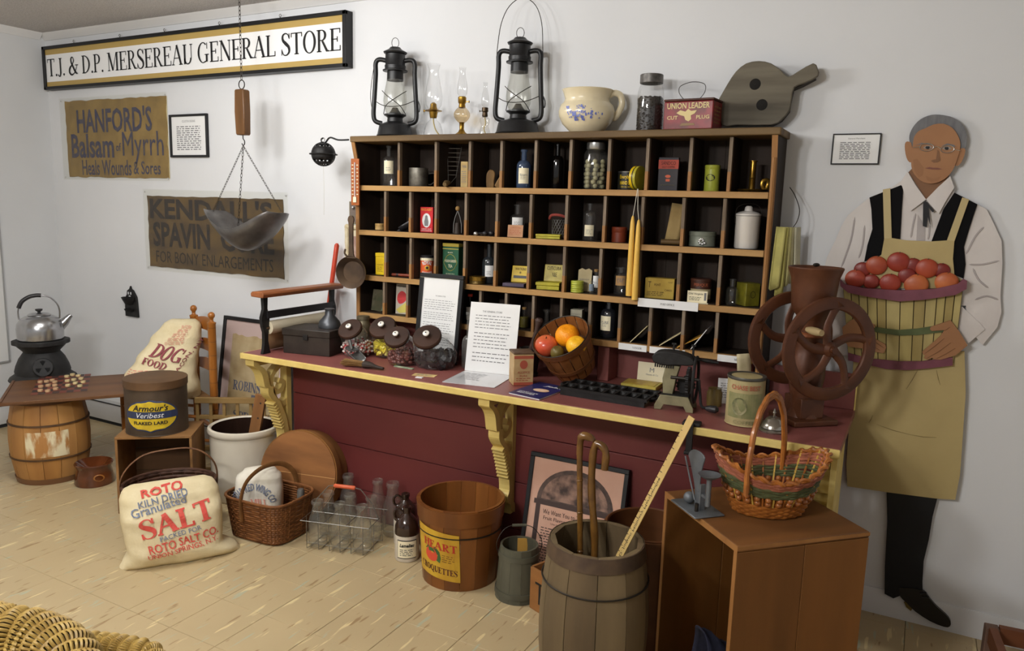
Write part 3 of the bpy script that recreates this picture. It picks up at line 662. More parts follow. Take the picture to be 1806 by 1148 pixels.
for yy, m_, rr in ((0,OLIVE,.047),(.012,BLKT,.0465),(.016,YELT,.047)):
    mb = MB(TR((0,yy,.0475),rx=pi/2)); mb.lathe([(.0005,0),(rr,0),(rr,-.011),(.0005,-.011)], 22); P('ring' if m_ is not BLKT else 'rim', mb, m_, t)
t = tin('dark packet with an orange red top band in the top row', (4.225, -.09, 1.5785), .078, .03, .13, mat('dark_packet',(58,54,58),.6), 'tea_packet', 'packet', .12)
panel(t,'top_band',-.0392,.0392,.085,.12,-.0158,mat('brick_red',(176,70,52),.6)); ptxt(t,[('SANDCO',.056,.014,0,.107),('SALT COFFEE',.05,.007,0,.092)],-.0166,mat('dark_ink',(60,30,26),.7)); 
mb = MB(); mb.prism([(.011*cos(a),.056+.006*sin(a)) for a in [i*pi/8 for i in range(16)]], -.0162,-.015,'y'); mb.box(-.008,.008,-.0162,-.015,.036,.046); P('emblem', mb, ORNT, t); ptxt(t,[('NET WEIGHT ONE POUND',.055,.004,0,.022)],-.0166,mat('khaki_ink',(120,110,80),.7))
t = can('lime green tin with a dark oval label in the top row', (4.397, -.09, 1.5785), .0285, .1, LIME, lid=.16, rz=face(4.42,-.09)-.25)
mb = MB(); mb.add([CYL(.0285,eps=.0012)(.018*cos(a), .052+.013*sin(a)) for a in [i*pi/8 for i in range(16)]], [tuple(range(16))]); P('oval_label', mb, BLKT, t, smooth=0)
mb = MB(); letters(mb,'Dusting',CYL(.0285,eps=.002),.026,.007,0,.056); letters(mb,'Talcum',CYL(.0285,eps=.002),.024,.006,0,.046); P('lettering', mb, LIME, t, smooth=0)
t = thing('candle_holder', 'brass chamber candlestick with a saucer base and finger loop', 'candlestick', (4.548, -.09, 1.5785), .4)
mb = MB(); mb.lathe([(.0005,.001),(.045,.001),(.055,.008),(.056,.011),(.054,.011),(.044,.004),(.0005,.004)], 24); P('saucer', mb, BRASS, t)
mb = MB(); mb.lathe([(.012,.004),(.0115,.05),(.013,.052),(.0115,.055),(.0115,.112),(.016,.114),(.016,.116),(.0005,.114)], 16); P('stem', mb, BRASS, t)
mb = MB(); mb.tube(smoothpath([(.05,0,.008),(.062,0,.03),(.056,0,.045),(.042,0,.042),(.04,0,.025),(.05,0,.012)],4), .004, 6, flat=2.2); P('finger_loop', mb, BRASS, t)
# row 2
can('small round wooden pill box in the second row', (2.801, -.10, 1.3675), .022, .031, wood('pill_box',(182,148,92),(150,116,66),'x'), 'pill_box', .4, cat='box')
t = thing('dust_scoop', 'black metal scoop lying with its mouth up in the second row', 'scoop', (2.967, -.09, 1.3675), .35)
mb = MB(TR((0,0,.045),ry=-.55)); mb.grid(lambda u,v: (-.05+.1*v, .035*cos(pi*u), -.035*sin(pi*u)*(1.0-.35*(1-v)) ), 12, 5); P('bowl', mb, BLKT, t, solid=.0015)
mb = MB(TR((0,0,.045),ry=-.55)); mb.tube([(-.05,0,-.012),(-.068,0,-.012),(-.076,0,-.012)], [.006,.007,.006], 8); P('handle', mb, BLKT, t)
t = tin('flat red tobacco tin with an oval portrait in the second row', (3.083, -.10, 1.3675), .067, .025, .118, RED, 'tobacco_tin', rz=.12)
mb = MB(); mb.prism([(.022*cos(a),.056+.033*sin(a)) for a in [i*pi/12 for i in range(24)]], -.0136,-.012,'y'); P('oval', mb, PAPER, t)
mb = MB(); mb.prism([(-.009,.03),(.009,.03),(.011,.05),(.007,.066),(.006,.076),(0,.081),(-.006,.076),(-.007,.066),(-.011,.05)], -.0142,-.013,'y'); P('portrait', mb, GREYINK, t)
ptxt(t,[('PRINCE ALBERT',.055,.011,0,.106)],-.0134,mat('gold_print',(226,170,60),.6)); ptxt(t,[('CRIMP CUT',.05,.006,0,.016),('LONG BURNING PIPE',.056,.005,0,.008)],-.0134,PAPER,'small_lettering')
t = thing('wooden_rattle', 'wire fork with a round wooden knob standing in the second row', 'tool', (3.242, -.09, 1.3675), .2)
mb = MB(); mb.sph((0,0,.115), .0115); P('knob', mb, wood('knob_wood',(168,134,82),(130,98,56),'z'), t)
for sx in (-1,1): mb = MB(); mb.tube([(0,0,.106),(sx*.012,0,.075),(sx*.019,0,.045),(sx*.02,0,0.004)], .002, 6); P('wire_prong', mb, STEEL, t)
mb = MB(); mb.lathe([(.02,0.0003),(.016,.03),(.012,.05),(.0005,.052)], 10); P('base', mb, mat('dark_oak',(44,32,22),.6), t)
t = thing('nut_cracker', 'black iron pick with shiny ball ends at the front of the second row', 'tool', (3.427, -.148, 1.3675), .3)
for dx, dy, rr, m_ in ((-.04,-.02,.0095,TINM),(-.018,.0,.008,TINM),(.0,-.012,.011,BLKT),(.025,.0,.012,BLKT)):
    mb = MB(); mb.sph((dx,dy,rr), rr, (1.15,1,1)); P('ball_end', mb, m_, t)
mb = MB(); mb.tube([(-.04,-.02,.009),(0,-.005,.013),(.04,.01,.012)], .005, 7); P('shaft', mb, BLKT, t)
t = bottle('clear flask bottle with a white label behind a pink card', (3.551, -.085, 1.3675), .033, .142, .4, GLASS, (.35,.6,.75), PAPER)
t = one('pink_card', 'worn pink advertising card leaning before the flask bottle', 'card', MB().box(-.034,.034,-.001,.001,0,.053), mat('pink_card',(206,158,122),.8,0,(186,136,100),30), (3.564, -.128, 1.3677), .3, rx=-.18)
mb = MB(); letters(mb,'GUARANTEED',FY(-.0022),.05,.005,0,.04); lines(mb,-.026,.026,.01,.034,4,FY(-.0022),.3,.2,.008); P('print', mb, mat('faded_red',(176,88,70),.8), t, smooth=0)
t = tin('long flat gold tin at the front of the second row', (3.727, -.125, 1.3675), .105, .05, .02, OLIVE, rz=.25, lid=.45)
t = thing('wire_basket', 'small wire mesh basket with a red cloth rim in the second row', 'basket', (3.747, -.075, 1.3675), 0)
mb = MB()
for k in range(14):
    a = 2*pi*k/14
    for sgn in (1,-1): mb.tube([(.028*cos(a+sgn*q*.5),.028*sin(a+sgn*q*.5),.004+.026*q) for q in range(4)], .0011, 4)
o = P('wire_mesh', mb, STEEL, t); o['kind'] = 'stuff'
mb = MB(); mb.tube(smoothpath([(-.034,-.02,.085),(-.02,-.03,.1),(.01,-.026,.102),(.032,-.01,.096)],4), .006, 6); P('red_trim', mb, mat('faded_red_cloth',(150,66,58),.9), t)
bottle('tall clear medicine bottle with a cream label in the second row', (3.896, -.09, 1.3675), .027, .155, .38, GLASS, (.12,.42,.75), CREAMP, text='Castor Oil', sh=.78)
t = can('small round red wooden box with lid in the second row', (4.034, -.10, 1.3675), .031, .062, REDW, 'spice_box', .35, cat='box', rim=0)
cd_ = None
for dx, dz, lb in ((-.013, 0, 'left one of two tapered yellow dipped candles hanging by the wick'), (.012, -.014, 'right one of two tapered yellow dipped candles hanging by the wick')):
    t = thing('dipped_candle', lb, 'candle', (4.135+dx, -.192, 1.16+dz), 0, 'hanging dipped candles')
    mb = MB(); mb.lathe([(.0005,.0),(.0122,.001),(.0128,.04),(.0105,.22),(.0085,.29),(.005,.312),(.002,.318)], 14); P('wax', mb, mat('beeswax',(232,190,92),.45,0,(222,176,78),9), t)
    mb = MB(); mb.tube([(0,0,.316),(-dx*.5,-.002,.36),(-dx*.9,.004,.422-dz)], .0012, 5); P('wick', mb, mat('cotton_wick',(222,216,200),.9), t)
t = thing('paper_scroll', 'yellowed price list on a wooden roller leaning in the second row', 'scroll', (4.263, -.115, 1.368), .2)
mb = MB(TR((0,0,.014),rx=-.12,ry=.12)); mb.grid(lambda u,v: (-.03+.055*u, .012*sin(v*2.2), .15*v), 5, 8); P('paper', mb, mat('brown_paper',(170,146,98),.85,0,(140,116,72),12), t, solid=.001)
mb = MB(); mb.tube([(-.042,-.012,.0115),(.042,-.012,.0115)], .011, 10); P('roller', mb, wood('roller_wood',(104,80,46),(64,48,28),'x'), t)
t = can('oval grey green tin with a silver flower in the second row', (4.376, -.095, 1.3675), .051, .058, GREYG, 'oval_tin', .3, oval=.7)
mb = MB(); random.seed(5)
for k in range(9): a = k*.7; r_ = .004+.0012*k; u = r_*cos(a); mb.sph((u, -.0357*sqrt(max(0,1-(u/.051)**2))-.001, .022+r_*sin(a)), .0055, (1,.3,1), 8, 5)
P('flower_relief', mb, TINM, t)
t = thing('stoneware_crock', 'tall white stoneware crock with a domed lid and wire bail', 'crock', (4.546, -.10, 1.3675), .5)
mb = MB(); mb.lathe([(.0005,.001),(.042,.001),(.045,.006),(.0455,.118),(.047,.122),(.044,.124),(.0005,.124)], 26); P('body', mb, STONE, t)
mb = MB(); mb.lathe([(.0475,.1245),(.0475,.13),(.035,.137),(.016,.142),(.014,.155),(.009,.16),(.0005,.16)], 24); P('lid', mb, STONE, t)
mb = MB(); mb.tube(smoothpath([(.047,0,.09),(.05,0,.11),(.045,0,.15),(.02,0,.168),(-.02,0,.166),(-.045,0,.15),(-.05,0,.11),(-.047,0,.09)],4), .0012, 5); P('bail', mb, DARKWIRE, t)
# row 3
t = tin('yellow lidded tin beside the hanging skillet in the third row', (2.816, -.10, 1.1505), .05, .045, .107, YELT, lid=.17, rz=.2); ptxt(t,[('CLEANSER',.034,.008,0,.05)],-.0232,mat('olive_ink',(120,100,20),.7),lin_=(-.016,.016,.015,.042,4,.008))
t = thing('tobacco_pipe', 'brown wooden stick with a dark band lying in the third row', 'stick', (2.945, -.12, 1.1505), .15)
mb = MB(); mb.tube([(-.055,0,.008),(.055,0,.008)], [.0075,.0075], 10); P('stick', mb, REDW, t)
mb = MB(); mb.tube([(-.022,0,.008),(-.013,0,.008)], .0085, 10); P('band', mb, BLKT, t)
t = can('round baking powder tin with a red and white label in the third row', (3.082, -.10, 1.1505), .0305, .11, TINM, 'baking_powder_tin', .09, BLKT)
mb = MB(); label_on_cyl(mb,.0305,.004,.098,1.45,12); P('label', mb, ORNT, t)
mb = MB(); label_on_cyl(mb,.0312,.086,.098,1.45,12); label_on_cyl(mb,.0312,.004,.01,1.45,12); mb2 = MB()
P('label_border', mb, CREAMP, t)
mb = MB(); letters(mb,'ROYAL',CYL(.0305,eps=.0022),.046,.017,0,.077,cut=.006,bold=.03,arc=.05); letters(mb,'BAKING POWDER',CYL(.0305,eps=.0022),.05,.014,0,.026,cut=.006,bold=.02,arc=-.06); P('lettering', mb, PAPER, t, smooth=0)
mb = MB(); mb.sph((0,-.0305,.052),.012,(1,.15,1)); P('medallion', mb, mat('mustard',(206,158,50),.5), t)
mb = MB(); mb.sph((0,-.0318,.053),.006,(1,.3,1.1)); P('medallion_center', mb, BLKT, t)
t = tin('tall dark green tea tin with gold edges and lettering in the third row', (3.231, -.10, 1.1505), .084, .06, .174, GREENT, 'tea_tin', rz=.05, lid=.09, lidm=mat('gold_tin',(196,176,74),.4))
GT = MATS['gold_tin']
panel(t,'gold_edge',-.042,.042,0.002,.012,-.0312,GT); panel(t,'gold_edge',-.042,.042,.02,.023,-.0312,GT); panel(t,'gold_edge',-.042,.042,.147,.15,-.0312,GT)
mb = MB(); mb.tube([(.032*cos(a)*(1+.08*cos(6*a)),-.0312,.086+.036*sin(a)*(1+.06*cos(4*a))) for a in [i*pi/16 for i in range(32)]], .0008, 4, closed=True); P('gold_border', mb, GT, t)
ptxt(t,[('MISSION GARDEN',.058,.012,0,.093),('TEA',.022,.014,0,.07),('BLACK',.026,.005,0,.132),('NET WEIGHT ONE LB',.045,.004,0,.034)],-.0318,CREAMP)
bottle('tall grey glass bottle with a round white label in the third row', (3.410, -.08, 1.1505), .032, .18, .36, glass('smoke_glass',(140,150,154),.06,.88,.7,.22,(84,90,96)), (.18,.46,.6), PAPER, sh=.62)
t = can('low round brass tin at the front of the third row', (3.382, -.135, 1.1505), .036, .034, mat('dark_brass',(96,76,34),.4,.6), 'round_tin', .55, BRASS)
def hinged(label, loc, w_, d, base_h, base_m, lid_h, lid_m, txts, inkm, rz):
    t = thing('hinged_tin', label, 'tin', loc, rz)
    mb = MB(); mb.box(-w_/2,w_/2,-d/2,d/2,.0003,base_h); P('base', mb, base_m, t, bevel=.002)
    mb = MB(TR((w_*.12,d/2,base_h),rx=-.28)); mb.box(-w_*.4,w_*.4,-.004,0,0,lid_h); P('lid', mb, lid_m, t, bevel=.003)
    Mx = TR((w_*.12,d/2,base_h),rx=-.28); mb = MB(Mx)
    for s_, wd, hh, x_, z_ in txts: letters(mb, s_, FY(-.0048), wd, hh, x_, z_)
    P('lettering', mb, inkm, t, smooth=0); return t, Mx
t, Mx = hinged('open purple and yellow hinged tin with a black band on the lid', (3.566, -.118, 1.1505), .1,.055,.016,mat('plum_tin',(74,64,84),.45),.075,YELT,[('WATKINS',.05,.012,0,.06),('8',.008,.01,0,.044)],INK,.18)
mb = MB(Mx); mb.box(-.03,.03,-.0052,-.004,.018,.03); P('black_band', mb, BLKT, t)
tin('flat yellow tin at the bottom of the small stack in the third row', (3.733, -.118, 1.1505), .1,.055,.017,OLIVE,rz=.22)
hinged('open pale yellow hinged tin on top of a flat yellow tin', (3.731, -.118, 1.168), .105,.055,.014,OLIVE,.075,mat('pale_yellow_tin',(206,190,86),.4,0,(170,150,60),30),[('CUTICURA',.062,.016,0,.058),('N&E',.02,.02,.005,.03)],INK,.22)
for k in range(3): can('round yellow green pill tin in the stack of three, '+('lowest','middle','topmost')[k], (3.872,-.135,1.1505+k*.0165), .0265,.016,LIME,'pill_tin',.5,group='stack of pill tins')
t = one('seed_envelope','cream paper envelope with a scalloped top in the third row','envelope',MB().prism([(-.03,0),(.03,0),(.03,.09),(.015,.098),(0,.092),(-.015,.098),(-.03,.09)],-.002,.002,'y'),mat('envelope_cream',(214,198,158),.8,0,(200,182,140),20),(3.883, -.085, 1.151),.1,rx=-.1)
mb = MB(); letters(mb,'SUNLIGHT',FY(-.003),.042,.006,0,.05); letters(mb,'SEED',FY(-.003),.03,.012,0,.036); P('print', mb, GREYINK, t, smooth=0)
bottle('short glass vial with a blue label in the third row', (3.933, -.125, 1.1505), .0105,.052,.6,GLASS,(.2,.75,1.2),mat('blue_grey_label',(120,134,150),.7),name='glass_vial',cat='vial')
bottle('tall glass vial with an orange and white label in the third row', (3.940, -.095, 1.1505), .013,.09,.6,GLASS,(.25,.8,1.2),PAPER,stop=1.1,stopm=mat('cork',(150,116,70),.9),name='glass_vial',cat='vial')
t = bottle('squat clear jar with an oval brown label behind the candles', (4.047, -.09, 1.1505), .027,.115,.7,GLASS,(.35,.7,.8),mat('ochre_label',(190,150,100),.7),text='PEP',sh=.8,name='glass_jar',cat='jar')
t = tin('mustard yellow cardboard box printed with a large letter T', (4.221, -.095, 1.1505), .118,.05,.083,mat('mustard_card',(190,162,72),.7,0,(170,140,56),16),'yeast_box','box',.1)
ptxt(t,[('T',.012,.024,-.04,.056),('PONT',.026,.01,-.008,.056),('YEAST',.02,.005,.043,.068),('CAKES',.03,.008,.036,.036)],-.026,mat('brown_ink',(92,66,26),.7),lin_=(-.05,.02,.01,.03,3,.012))
t = can('brown and cream round tobacco tin behind a small card in the third row', (4.377, -.07, 1.1505), .041,.09,mat('brown_tin',(96,54,38),.5,0,(60,36,26),20),'tobacco_tin',.12)
mb = MB(); label_on_cyl(mb,.041,.01,.05,1.2,10); P('label', mb, OLDPAPER, t)
mb = MB(); letters(mb,'PERIQUE',CYL(.041,eps=.002),.055,.014,0,.066,cut=.008,bold=.02); P('lettering', mb, mat('rust_ink',(170,90,60),.7), t, smooth=0)
t = thing('folded_card','small folded cream card lettered old virginia in the third row','card',(4.383, -.135, 1.1508),.15)
mb = MB(); mb.box(-.038,.038,-.01,-.009,0,.046); P('front', mb, CREAMP, t); mb = MB(); mb.box(-.044,.044,-.04,-.0105,0,.001); P('flap', mb, CREAMP, t)
ptxt(t,[('Old Virginia',.055,.01,-.006,.034)],-.0108,INK,lin_=(-.03,.018,.008,.024,3,.007))
mb = MB(); mb.box(.026,.034,-.0106,-.0098,.01,.04); P('side_panel', mb, GREYINK, t)
bottle('small empty clear bottle in the third row beside the yellow box', (4.508, -.11, 1.1505), .023,.1,.45,GLASS,sh=.74)
t = tin('moss yellow box set at an angle in the right end of the third row', (4.563, -.085, 1.1505), .06,.07,.088,YGRN,'grocery_box','box',.75); ptxt(t,[('O',.024,.03,0,.045)],-.0357,mat('moss_ink',(70,66,20),.7))
# row 4
for k,(dx,c_) in enumerate(((2.765,(140,130,110)),(2.785,(96,84,60)),(2.84,(128,140,120)))):
    t = one('seed_packet',('pale','brown','leaf green')[k]+' seed packet leaning in the lower left pigeonhole','packet',MB().box(-.021,.021,-.002,.002,0,.105 if k < 2 else .085),mat('packet_%d'%k,c_,.6,0,(70,78,50),24),(dx,-.09-.01*k,.968),.9-.3*k,ry=.12*(k+1))
t = one('seed_packet','tall seed packet with a red pepper picture in the lower row','packet',MB().box(-.031,.031,-.002,.002,0,.145),mat('seed_paper',(196,186,170),.6),(2.933, -.10, .9665),.15,rx=-.06)
mb = MB(); mb.prism(smoothpath([(-.024,.07),(-.02,.095),(0,.112),(.022,.1),(.027,.075),(.01,.055),(-.012,.05),(-.024,.069)],4)[:-1],-.0032,-.002,'y'); P('red_pepper', mb, mat('pepper_red',(196,56,58),.5), t)
mb = MB(); mb.prism([(-.028,.02),(.028,.06),(.03,.045),(.03,.01),(-.01,.004)],-.003,-.002,'y'); P('yellow_bloom', mb, mat('bloom',(210,196,96),.6), t)
mb = MB(); letters(mb,'PEPPER',FY(-.003),.046,.008,0,.134); P('lettering', mb, INK, t, smooth=0)
bottle('dark extract bottle with a red cap and white label in the bottom row', (3.330, -.11, .9665), .0195,.12,.42,mat('dark_extract',(18,14,13),.1,0,coat=.4),(.12,.6,1.0),PAPER,stop=1.35,stopm=mat('red_cap',(206,66,44),.4),text='VANILLA')
bottle('small corked bottle of olive liquid in the bottom row', (3.607, -.10, .9665), .0215,.085,.42,GLASS,fill=(.6,mat('olive_oil',(128,120,52),.2)),stop=1.0,stopm=MATS['cork'],name='corked_bottle')
t = tin('small white and tan carton in the bottom row above the basket', (3.855, -.08, .9665), .052,.04,.105,mat('carton',(206,200,180),.7,0,(188,178,150),20),'carton','box',.12); ptxt(t,[('CATHARTIC',.04,.006,0,.085)],-.0207,GREYINK,lin_=(-.02,.02,.055,.075,3,.007))
bottle('large dark square shouldered bottle with a cream label in the bottom row', (4.006, -.10, .9665), .034,.152,.42,glass('grey_glass',(120,124,128),.06,.86,.7,.25,(72,74,82)),(.22,.62,.7),CREAMP,sh=.78,text='PURE',rz=face(4.03,-.1)-.45)
for k,(dx,dz,lb,m_) in enumerate(((4.175,.0,'leaning pair of envelopes in the first post office pigeonhole',OLDPAPER),(4.305,0,'leaning envelope in the second post office pigeonhole',OLDPAPER),(4.39,0,'yellow manila envelope lying low in the third post office pigeonhole',mat('manila',(206,154,62),.7)),(4.42,0,'pale envelope leaning across the manila one',PAPER))):
    ang = (.75,.95,1.05,.6)[k]; t = one('envelope',lb,'envelope',MB().box(-.0015,.0015,-.06,.06,0,.1),m_,(dx-(.055,.062,.075,.05)[k],-.10,.968),0.1,ry=ang)
bottle('tiny glass stopper bottle in the bottom row beside the pestle', (3.718, -.10, .9665), .018,.085,.55,GLASS,sh=.5,stop=1.6,stopm=GLASS)

# ================================================================ ON TOP OF THE CABINET
TZ0 = 1.8052
def lantern(label, loc, tall, rz):
    t = thing('hurricane_lantern', label, 'lantern', loc, rz); k = 1.0
    b0 = .079 if not tall else .09
    mb = MB(); mb.lathe([(.0005,.0005),(b0,.0005),(b0+.004,.006),(b0,.012),(b0-.008,.05),(b0-.014,.056),(.05,.062),(.036,.068),(.034,.085),(.0005,.086)], 28); P('fuel_tank', mb, BLACK, t)
    mb = MB(); mb.lathe([(.034,.084),(.04,.09),(.05,.095),(.05,.1),(.03,.102),(.018,.118),(.012,.13),(.0005,.131)], 20); P('burner', mb, BLACK, t)
    zt = .25 if not tall else .262
    mb = MB(); mb.lathe([(.038,.1),(.05,.13),(.053,.155),(.05,.19),(.042,.225),(.037,zt)], 24); P('globe', mb, GLASSD, t)
    prof = [(.037,zt-.004),(.036,zt+.035),(.04,zt+.037),(.055,zt+.036),(.056,zt+.041),(.046,zt+.045),(.047,zt+.06),(.044,zt+.064),(.044,zt+.108),(.03,zt+.11)]
    mb = MB(); mb.lathe(prof, 24); P('chimney', mb, BLACK, t)
    mb = MB(); mb.lathe([(.03,zt+.105),(.05,zt+.112),(.053,zt+.118),(.03,zt+.13),(.022,zt+.139),(.0005,zt+.14)], 24); P('cap', mb, BLACK, t)
    zc = zt+.14
    mb = MB(); mb.tube([(.016*cos(a)*1.0,0,zc+.018+.022*sin(a)) for a in [i*pi/8 for i in range(16)]], .0014, 5, closed=True); P('lift_ring', mb, DARKWIRE, t)
    w_ = .094
    for s in (-1, 1):
        mb = MB(); mb.tube(smoothpath([(s*.04,0,zt+.082),(s*.072,0,zt+.086),(s*.088,0,zt+.07),(s*(w_-.006),0,zt+.02),(s*w_,0,.17),(s*(w_+.004),0,.1),(s*.09,0,.07),(s*.06,0,.06)],4), .0105, 10); P('air_tube', mb, BLACK, t)
        mb = MB(); mb.tube(smoothpath([(s*.05,-.01,.1),(s*.03,-.048,.135),(-s*.02,-.056,.17),(-s*.055,-.02,.2)],4), .0017, 5); P('globe_guard', mb, DARKWIRE, t)
    mb = MB(); mb.tube(smoothpath([(-w_,0,.16),(-.05,-.045,.135),(0,-.058,.128),(.05,-.045,.138),(w_,0,.165)],4), .0017, 5); P('globe_guard', mb, DARKWIRE, t)
    mb = MB(); mb.tube(smoothpath([(w_+.01,0,.16),(w_+.018,-.002,.14),(w_+.016,0,.115),(w_+.006,0,.12)],3), .003, 6); P('lever', mb, BLACK, t)
    t.scale = (1.03,1.03,1.0) if tall else (1.04,1.04,1.045)
    if tall: mb = MB(); mb.tube(smoothpath([(-.097,0,zt+.06),(-.095,.0,zt+.1),(-.085,.015,zt+.2),(-.055,.03,zt+.275),(0,.036,zt+.31),(.055,.03,zt+.275),(.085,.015,zt+.2),(.095,0,zt+.1),(.097,0,zt+.06)],4), .0017, 5); P('bail', mb, DARKWIRE, t)
    else: mb = MB(); mb.tube(smoothpath([(-.097,0,zt+.05),(-.108,.0,zt-.02),(-.112,0,zt-.08),(-.104,0,zt-.13),(-.094,0,zt-.15)],4), .0015, 5); P('bail', mb, DARKWIRE, t)
    return t
lantern('black hurricane lantern with its bail folded down on the cabinet', (2.893,-.103,TZ0), False, .45)
lantern('black hurricane lantern with a tall raised wire bail', (3.549,-.103,TZ0), True, .3)
def chimney_(t, z, r, h, neck): 
    mb = MB(); mb.lathe([(neck*.8,z),(r*.9,z+h*.12),(r,z+h*.3),(r*.85,z+h*.5),(neck,z+h*.75),(neck*.95,z+h*.88),(neck*1.25,z+h)], 22); P('chimney', mb, GLASS, t)
t = thing('oil_lamp', 'clear glass finger oil lamp with a tall bulging chimney', 'oil lamp', (3.108,-.10,TZ0), .3)
mb = MB(); mb.lathe([(.0005,.001),(.043,.001),(.046,.006),(.042,.03),(.032,.06),(.016,.075),(.014,.085)], 22); P('font', mb, GLASS, t)
mb = MB(); mb.tube(smoothpath([(-.04,0,.055),(-.062,0,.06),(-.068,0,.04),(-.058,0,.02),(-.044,0,.024)],4), .005, 8); P('finger_handle', mb, GLASS, t)
mb = MB(); mb.lathe([(.015,.083),(.017,.092),(.02,.11),(.038,.113),(.04,.116),(.02,.12),(.016,.13),(.014,.145),(.006,.152),(.0005,.152)], 20); P('burner', mb, BRASS, t)
mb = MB(); mb.tube([(-.018,0,.115),(-.042,0,.115)], .003, 6); mb.sph((-.045,0,.115), .007, (.4,1,1)); P('wick_knob', mb, BRASS, t)
mb = MB(); mb.tube(smoothpath([(0,0,.088),(.002,0,.06),(.012,.0,.03),(.03,0,.006)],4), .003, 6); P('wick', mb, mat('wick_tan',(190,170,110),.9), t)
chimney_(t, .115, .041, .205, .024)
t = thing('oil_lamp', 'small brass oil lamp with a ribbed amber glass font', 'oil lamp', (3.262,-.10,TZ0), .3)
mb = MB(); mb.lathe([(.0005,.001),(.032,.001),(.032,.006),(.016,.018),(.01,.03),(.011,.055),(.014,.06),(.0005,.06)], 20); P('foot', mb, BRASS, t)
mb = MB(); mb.grid(lambda u,v: ((.012+.024*sin(pi*(.05+.9*v)))*(1+.05*cos(24*pi*u))*cos(2*pi*u), (.012+.024*sin(pi*(.05+.9*v)))*(1+.05*cos(24*pi*u))*sin(2*pi*u), .06+.065*v), 72, 10, True); P('font', mb, glass('amber_glass',(248,234,208),.08,.85), t)
mb = MB(); mb.lathe([(.012,.122),(.016,.126),(.014,.14),(.018,.146),(.019,.168),(.015,.172),(.0005,.172)], 16); P('burner', mb, BRASS, t)
mb = MB(); mb.tube([(.016,0,.15),(.03,0,.15)], .002, 6); mb.sph((.032,0,.15), .006, (.4,1,1)); P('wick_knob', mb, BRASS, t)
chimney_(t, .168, .024, .13, .013)
t = thing('oil_lamp', 'miniature clear glass oil lamp with a slender chimney', 'oil lamp', (3.382,-.10,TZ0), .3)
mb = MB(); mb.lathe([(.0005,.001),(.027,.001),(.028,.006),(.02,.03),(.016,.042),(.022,.058),(.022,.072),(.012,.082)], 20); P('font', mb, GLASS, t)
mb = MB(); mb.lathe([(.011,.08),(.013,.085),(.011,.1),(.015,.104),(.014,.12),(.0005,.122)], 16); P('burner', mb, mat('dark_bronze',(74,60,44),.4,.7), t)
mb = MB(); mb.tube([(-.012,0,.105),(-.022,0,.105)], .0015, 6); mb.sph((-.024,0,.105), .005, (.4,1,1)); P('wick_knob', mb, MATS['dark_bronze'], t)
chimney_(t, .118, .0175, .11, .0085)
mb = MB(); mb.tube(smoothpath([(0,0,.08),(.003,0,.05),(-.004,0,.03),(.004,0,.008)],4), .0025, 6); P('wick', mb, MATS['wick_tan'], t)
# chamber pot
IRONSTONE = mat('ironstone_glaze', (226,214,184), .22, 0, (218,204,170), 4, coat=.4)
t = thing('chamber_pot', 'cream ironstone chamber pot with blue flower transfer and one handle', 'chamber pot', (3.872,-.112,TZ0), face(3.87,-.1))
mb = MB(); mb.lathe([(.0005,.003),(.06,.0005),(.066,.004),(.098,.035),(.113,.065),(.115,.085),(.108,.11),(.092,.125),(.09,.135),(.098,.16),(.104,.172),(.1,.174),(.088,.14),(.1,.11),(.105,.08),(.09,.04),(.0005,.015)], 34, sy=.82); P('bowl', mb, IRONSTONE, t)
mb = MB(); mb.tube(smoothpath([(.088,0,.152),(.11,0,.162),(.134,0,.152),(.142,0,.12),(.13,0,.085),(.112,0,.062),(.108,0,.07)],5), .0085, 10, flat=1.5); P('handle', mb, IRONSTONE, t)
random.seed(11); mb = MB(); BLUEP = mat('blue_transfer', (104,116,184), .4)
def potpt(u, v, e=.0012):
    r = .113 if v > .055 else .098+.015*(v-.035)/.02; a = -pi/2-.25+u/.113; s = sqrt(cos(a)**2+(sin(a)*.82)**2)
    return ((r+e)*cos(a), (r+e)*.82*sin(a), v)
for k in range(85):
    u = random.gauss(0,.036); v = .074+random.gauss(0,.015); n = 5; rr = random.uniform(.003,.0075)
    if not .045 < v < .1: continue
    mb.add([potpt(u+rr*cos(a)*random.uniform(.4,1), v+rr*sin(a)) for a in [i*2*pi/n for i in range(n)]], [tuple(range(n))])
for k in range(12):
    u = random.gauss(0,.03); v = .072+random.gauss(0,.01); du = random.uniform(-.02,.02); dv = random.uniform(-.01,.014)
    mb.add([potpt(u,v), potpt(u+du,v+dv), potpt(u+du,v+dv+.0012), potpt(u,v+.0012)], [(0,1,2,3)])
P('flower_transfer', mb, BLUEP, t, smooth=0)['kind'] = 'stuff'
# coffee bean jar
t = thing('bean_jar', 'tall glass jar with a flat metal lid full of black beans', 'jar', (4.137,-.10,TZ0), face(4.14,-.1))
mb = MB(); mb.lathe([(.0005,.002),(.048,.002),(.051,.008),(.051,.15),(.046,.17),(.042,.178),(.042,.195)], 26); P('body', mb, GLASS, t)
mb = MB(); mb.lathe([(.043,.185),(.045,.187),(.045,.218),(.042,.22),(.0005,.22)], 24); P('lid', mb, mat('worn_lid',(120,116,112),.45,.5,(60,58,56),30), t)
mb = MB(); random.seed(2); pf = [(.0005,.004),(.048,.004),(.0482,.13),(.0005,.132)]; mb.lathe(pf, 20)
for k in range(420):
    a = random.uniform(0,2*pi); 
    if k < 340: mb.sph((.0465*cos(a),.0465*sin(a),random.uniform(.008,.13)), .0052, (1,1,.7), 6, 4)
    else: r_ = .045*sqrt(random.random()); mb.sph((r_*cos(a),r_*sin(a),.132), .0052, (1,1,.8), 6, 4)
tag(P('coffee_beans', mb, mat('black_beans',(34,26,24),.4)), 'black roasted beans filling the tall glass jar', 'beans', kind='stuff').matrix_basis = TR((4.137,-.10,TZ0))
